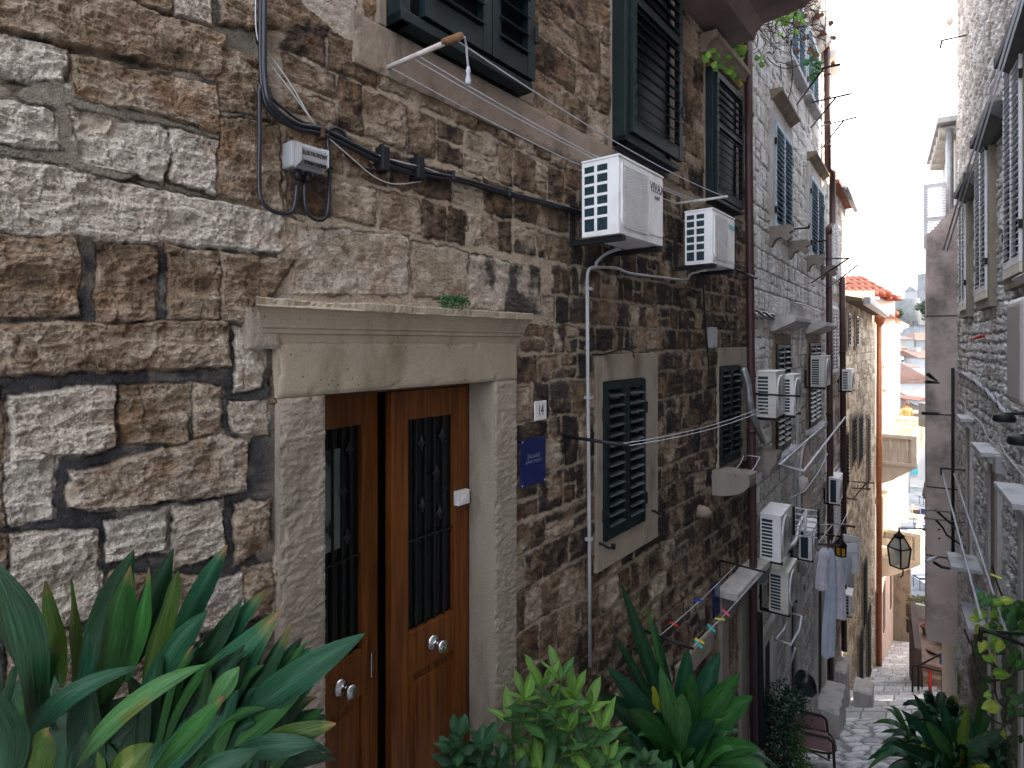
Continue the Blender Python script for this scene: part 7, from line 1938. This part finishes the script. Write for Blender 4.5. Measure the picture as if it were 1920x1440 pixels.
for i in range(95):
    bx = r1.uniform(-60, 470); by = 1500; ang = r1.gauss(.25, .5); L = r1.uniform(150, 330)
    p0 = at(bx, by, 1.22); tx = bx + L * math.sin(ang); ty = max(1130 + max(0, tx - 380) * .5, by - L * math.cos(ang)) + 20
    leaf(b, p0, at(tx, ty, r1.uniform(1.24, 1.42)), r1.uniform(28, 56) / FPX * 1.25, (r1.uniform(-.04, .04), 0, .06), (r1.uniform(-.6, .4), -1, .4), tintc(DK, r1, .4), None, n=10, r=r1)
T.part('foliage', b, MT['leaf'])
zt_ = -1.22; b = MB().lathe((-.90, 1.3, -2.4), [(.16, 0), (.24, .3), (.27, .9), (.29, .95), (.29, 1.02), (.25, 1.02), (.24, .95)], 24); T.part('pot', b, MT['pot'])
b = MB()
for i in range(30):
    bx = r1.uniform(20, 440); p1 = at(bx, 1500, 1.22); b.tube([(-.90 + r1.uniform(-.15, .15), 1.3 + r1.uniform(-.12, .12), -1.45), ((p1.x - .9) / 2, 1.26, -1.15), p1], .006, 5)
T.part('stems', b, MT['stem'])

def rosette(name, label, c, n, L, W_, cols, seed, pot=True, spread=1.0, tilt=.35, group=None, lean=(0, 0), yellow=.06, zmin=None, extra=None, mat='leaf', sb=.08):
    r = random.Random(seed); c = Vector(c)
    T = Thing(name, label, 'plant', F0, tuple(c), group); b = MB()
    for i in range(n):
        a = r.uniform(0, 2 * PI); k = r.random() ** .7
        l_ = r.uniform(*L); up_ = (1 - k * spread)
        d = Vector((math.cos(a) * (.25 + k) + lean[0], math.sin(a) * (.25 + k) + lean[1], tilt + up_ * 1.3)).normalized()
        b0 = c + Vector((math.cos(a) * .06, math.sin(a) * .06, 0)) + Vector((r.uniform(-sb, sb), r.uniform(-sb, sb), 0))
        tip = b0 + d * l_ + Vector((0, 0, -l_ * (.15 + .65 * k)))
        col = tintc(r.choice(cols), r, .3)
        if r.random() < yellow * .6: col = (.20, .22, .02)
        leaf(b, b0, tip, r.uniform(*W_), Vector((0, 0, l_ * .42)) , (-d.x * .6, -d.y * .6 - .2, 1.0 - d.z * .5), col, BR if r.random() < .15 else None, fold=r.uniform(.1, .4), n=10, r=r)
    if extra:
        for (tx, ty, Yt, wd, cc) in extra:
            p1 = at(tx, ty, Yt); leaf(b, c, p1, wd / FPX * Yt, (0, 0, .10), (-.3, -1, .5), cc, None, n=12, r=r)
    T.part('foliage', b, MT[mat])
    if pot:
        g_ = float(gz(c.y)) - .1
        T.part('pot', MB().lathe((c.x, c.y, g_), [(.16, 0), (.21, (c.z - g_) * .9), (.23, (c.z - g_) * .92), (.23, c.z - g_), (.19, c.z - g_), (.18, (c.z - g_) * .9)], 20), MT['pot'])
    return T
rosette('potted_plant', 'dark broad-leaved plant against the wall, right of the light green one', at(1275, 1440, 3.7), 150, (.30, .66), (.055, .09), [DK, TE_, MG, MG], 5, spread=1.0, lean=(.10, -.1), sb=.14,
        extra=[(1163, 1090, 3.75, 28, DK), (1148, 1185, 3.7, 20, DK), (1210, 1128, 3.8, 12, MG), (1226, 1165, 3.8, 20, DK), (1138, 1250, 3.5, 40, TE_), (1120, 1300, 3.5, 46, DK), (1290, 1215, 3.6, 40, TE_), (1350, 1222, 3.6, 44, TE_), (1388, 1262, 3.5, 44, MG), (1412, 1305, 3.5, 50, MG), (1300, 1262, 3.4, 40, MG), (1238, 1250, 3.4, 34, LG), (1425, 1402, 3.4, 40, MG), (1180, 1330, 3.3, 44, MG), (1340, 1350, 3.3, 40, TE_), (1280, 1300, 3.3, 40, LG), (1440, 1440, 3.4, 40, MG)])
rosette('potted_plant', 'dense dark strap-leaved plant on the cobbles at the lower right', at(1800, 1450, 6.3), 230, (.45, .85), (.06, .10), [DK, TE_, MG, TE_, MG], 8, pot=False, spread=1.0, lean=(-.05, -.1), yellow=.04, sb=.30, tilt=.5,
        extra=[(1735, 1352, 5.8, 26, LG), (1885, 1368, 5.9, 36, (.07, .14, .09)), (1815, 1325, 6.0, 20, (.16, .26, .04)), (1690, 1332, 6.0, 24, TE_), (1765, 1312, 6.4, 24, TE_), (1712, 1300, 6.5, 20, DK), (1800, 1425, 5.6, 50, (.26, .28, .02)), (1672, 1395, 6, 20, DK)])
rosette('potted_plant', 'dark round-leaved bush behind the strap-leaved plant at the lower right', at(1765, 1345, 8.0), 46, (.3, .55), (.11, .16), [DK, (.010, .04, .022)], 9, pot=False, spread=.9)

def shoots(label, pts, Y, leafL, W_, cols, seed, nleaf=(5, 8), name='leafy_plant', ground=None, mat='leafm', group=None):
    r = random.Random(seed); c0 = at(pts[0][0], 1480, Y)
    T = Thing(name, label, 'plant', F0, tuple(c0), group); b = MB(); s_ = MB()
    for (px, py) in pts:
        Yp = Y + r.uniform(-.2, .2) * Y * .08
        top = at(px, py + 25, Yp); base = c0.lerp(Vector((top.x, top.y, c0.z)), .5) + Vector((0, 0, -.1))
        mid_ = (top + base) / 2 + Vector((r.uniform(-.03, .03), 0, .02))
        s_.tube([base, mid_, top], .005, 5)
        for tier in range(3):
            q_ = top.lerp(mid_, tier * .42); n = r.randint(*nleaf) - tier
            a0 = r.uniform(0, 6)
            for k in range(n):
                a = a0 + 2 * PI * k / n + r.uniform(-.2, .2); el = (.95 - tier * .45) + r.uniform(-.3, .3)
                d = Vector((math.cos(a) * math.cos(el), math.sin(a) * math.cos(el), math.sin(el)))
                l_ = r.uniform(*leafL)
                leaf(b, q_, q_ + d * l_ - Vector((0, 0, l_ * .25)), r.uniform(*W_), Vector((0, 0, l_ * .15)), (-d.x * .5, -d.y * .5 - .25, 1), tintc(cols[min(len(cols) - 1, tier if r.random() < .7 else r.randrange(len(cols)))], r), None, fold=.3, n=8, shape='ovate', r=r, wave=.06)
    T.part('foliage', b, MT[mat]); T.part('stems', s_, MT['stem'])
    return T
LG2 = (.13, .27, .045); MG2 = (.05, .15, .035)
shoots('bright light green leafy plant between the door post and the dark plant', [(985, 1285), (1018, 1262), (1052, 1250), (1075, 1285), (1030, 1300), (1100, 1310), (960, 1330), (1065, 1345), (1128, 1345), (1005, 1360), (1040, 1395), (1092, 1385), (1140, 1400), (1000, 1420), (1090, 1430), (1150, 1440)], 2.75, (.12, .22), (.04, .062), [LG2, MG2, LG2, (.04, .12, .04)], 31, nleaf=(3, 5))
shoots('low dark green plant with rounded leaves at the foot of the door post', [(862, 1355), (905, 1370), (845, 1385), (885, 1410), (940, 1400), (915, 1440), (975, 1440)], 2.55, (.09, .14), (.055, .075), [(.018, .075, .028), (.025, .10, .03)], 32, nleaf=(3, 5))
shoots('low dark leafy plant between the light green plant and the dark shrub', [(1210, 1405), (1245, 1425), (1180, 1430), (1290, 1435)], 3.0, (.07, .12), (.04, .055), [(.05, .15, .05), (.02, .08, .03)], 33, nleaf=(4, 6))

def bushy(label, blobs, n, sz, cols, seed, name='shrub', cat='shrub', mat='leaf', stemto=None):
    r = random.Random(seed); T = Thing(name, label, cat, F0, tuple(at(*blobs[-1][:3]))); b = MB()
    for (px, py, Y, rx, ry) in blobs:
        c = at(px, py, Y); rx_ = rx / FPX * Y; rz_ = ry / FPX * Y
        for i in range(int(n * rx * ry / 2000)):
            d = Vector((r.gauss(0, 1), r.gauss(0, 1), r.gauss(0, 1))).normalized() * (r.random() ** .4) * r.uniform(.85, 1.12)
            q_ = c + Vector((d.x * rx_, d.y * rx_, d.z * rz_))
            u = (d + Vector((r.uniform(-.8, .8), r.uniform(-.8, .8), r.uniform(-.6, .8)))).normalized() * sz * r.uniform(.7, 1.3)
            v = u.cross(Vector((r.uniform(-1, 1), r.uniform(-1, 1), r.uniform(-1, 1)))).normalized() * sz * .36
            cc = tintc(r.choice(cols), r, .4)
            b.add([q_, q_ + u * .5 + v, q_ + u, q_ + u * .5 - v], [(0, 1, 2, 3)], False, [cc] * 4, [(.5, .5, 0)] * 4)
    T.part('foliage', b, MT[mat])
    if stemto: T.part('trunk', MB().tube([at(*stemto[0]), at(*stemto[1])], .02, 7, r2=.01), MT['twig'])
    return T
bushy('dark glossy small-leaved shrub left of the armchair', [(1470, 1330, 6.5, 40, 48), (1456, 1370, 6.5, 30, 60), (1492, 1308, 6.6, 20, 25), (1470, 1430, 6.5, 34, 40)], 1100, .035, [(.012, .045, .028), (.02, .07, .04), (.01, .03, .02)], 41, stemto=((1470, 1480, 6.5), (1470, 1340, 6.5)))
bushy('paler trailing ivy hanging under the dark shrub', [(1495, 1400, 6.3, 14, 45), (1508, 1430, 6.2, 16, 25)], 1200, .03, [(.06, .13, .02), (.03, .09, .02)], 42, name='ivy', cat='ivy')
bushy('tiny fern tuft growing on the ledge of the door cornice', [(840, 566, 2.58, 16, 14), (865, 567, 2.62, 16, 12)], 2300, .012, [(.02, .10, .03), (.04, .15, .03)], 43, name='fern', cat='fern')
# vine on the right wall
r6 = random.Random(61)
T = Thing('vine', 'bright green climbing vine with looping stems on the mossy right wall', 'vine', FR, fp(FR, 1880, 1300, .1))
b = MB(); s_ = MB()
for i in range(120):
    px = 1815 + 110 * r6.random() ** .6; py = 1125 + 290 * r6.random() ** 1.6
    if px < 1840 and r6.random() < .5: continue
    if py > 1235 and px < 1890: 
        if r6.random() < .86: continue
    Y = r6.uniform(4.9, 5.5); p = at(px, py, Y); a = r6.uniform(0, 2 * PI); l_ = r6.uniform(.07, .15)
    d = Vector((math.cos(a), r6.uniform(-.4, .2), math.sin(a) * .7 - .3)).normalized()
    cc = r6.choice([(.15, .32, .03), (.20, .36, .05), (.06, .18, .04), (.04, .12, .035), (.32, .40, .06)])
    if px > 1885: cc = r6.choice([(.03, .10, .03), (.05, .15, .03)])
    leaf(b, p, p + d * l_, l_ * r6.uniform(.5, .75), (0, 0, .02), (r6.uniform(-.6, .1), -1, .6), tintc(cc, r6), None, n=7, shape='ovate', r=r6)
T2v = b.build('foliage', MT['leafm']); T2v.parent = T.o; T2v.matrix_parent_inverse = T.o.matrix_world.inverted()
for pts in ([(1822, 1200), (1830, 1250), (1850, 1275), (1885, 1270), (1900, 1240)], [(1838, 1190), (1850, 1220), (1870, 1255), (1880, 1275), (1905, 1262)], [(1822, 1250), (1830, 1290), (1850, 1303), (1865, 1290), (1862, 1250)], [(1835, 1300), (1850, 1340), (1880, 1358), (1905, 1345)], [(1862, 1275), (1870, 1310), (1885, 1325), (1900, 1310)], [(1808, 1180), (1822, 1210), (1850, 1240), (1890, 1262)], [(1860, 1060), (1872, 1100), (1885, 1130), (1895, 1160)]):
    q_ = [at(x_, y_, 5.35 - .3 * abs(i - len(pts) / 2) / len(pts)) for i, (x_, y_) in enumerate(pts)]
    s_.tube(wline_raw(q_), .008, 6)
o_ = s_.build('stems', MT['twig']); o_.parent = T.o; o_.matrix_parent_inverse = T.o.matrix_world.inverted()
# vine hanging from the balcony
r7 = random.Random(71)
T = Thing('vine', 'tangle of bare brown vine twigs with a few green leaves hanging under the dark balcony', 'vine', F0, tuple(at(1440, 40, 6.6)))
b = MB(); s_ = MB()
for i in range(60):
    bx = r1.uniform(250, 520); p0 = at(bx, 1480, 1.2); tx = bx + r1.uniform(20, 170); ty = r1.uniform(1180, 1400) + max(0, tx - 520) * .3
    if tx > 625: continue
    leaf(b, p0, at(tx, ty, r1.uniform(1.15, 1.35)), r1.uniform(24, 42) / FPX * 1.25, (r1.uniform(-.05, .0), 0, r1.uniform(.02, .1)), (r1.uniform(-.7, .3), -1, .5), tintc(r1.choice([DK, TE_, MG]), r1, .35), BR if r1.random() < .25 else None, n=12, r=r1, fold=.4)
for i in range(95):
    x0, y0 = r7.uniform(1400, 1540), r7.uniform(-40, 60) + 0
    if x0 < 1420: y0 = max(y0, 50)
    x, y = x0, y0; Y = r7.uniform(6.0, 7.6); pts = []; a = r7.uniform(0, 2 * PI)
    for k in range(r7.randint(5, 10)):
        pts.append(at(x, y, Y)); a += r7.uniform(-.9, .9); x += 13 * math.cos(a) - 2.5 * (x > 1480); y += 11 * abs(math.sin(a)) * (1 if y < 100 else -.5); Y += r7.uniform(-.1, .1)
        x = min(max(x, 1352), 1548)
    s_.tube(wline_raw(pts), .0055, 5, r2=.003)
for pts in ([(1482, 90), (1486, 140), (1478, 185), (1462, 186)], [(1455, 115), (1484, 125), (1484, 150)], [(1463, 120), (1465, 150)], [(1420, 60), (1440, 110), (1470, 128), (1500, 122)]):
    s_.tube(wline_raw([at(x_, y_, 6.9) for x_, y_ in pts]), .006, 5)
def small_leaf(px, py, Y, l_, cc):
    p = at(px, py, Y); a = r7.uniform(0, 2 * PI); d = Vector((math.cos(a), r7.uniform(-.3, .3), math.sin(a))).normalized()
    leaf(b, p, p + d * l_, l_ * .85, (0, 0, .005), (r7.uniform(-.4, .4), -1, r7.uniform(-.3, .6)), tintc(cc, r7), None, n=5, shape='ovate', r=r7)
for i in range(210):
    z_ = r7.random()
    if z_ < .55: px, py, cc = r7.gauss(1388, 22), r7.gauss(108, 20), r7.choice([(.14, .30, .03), (.22, .40, .05), (.08, .20, .03)])
    elif z_ < .68: px, py, cc = r7.gauss(1400, 6), r7.gauss(145, 6), (.50, .42, .06)
    elif z_ < .80: px, py, cc = r7.gauss(1475, 12), r7.gauss(35, 10), (.16, .32, .03)
    elif z_ < .90: px, py, cc = r7.gauss(1528, 9), r7.gauss(122, 9), (.03, .12, .03)
    else: px, py, cc = r7.gauss(1515, 20), r7.gauss(50, 35), (.12, .06, .03)
    Yw_ = 2.46 / (.8056 - (px - CX) / FPX) if px < 1404 else 99
    small_leaf(px, py, min(r7.uniform(6.2, 7.2), Yw_ - .3), r7.uniform(.055, .09), cc)
T.part('foliage', b, MT['leafm']); T.part('stems', s_, MT['twig'])
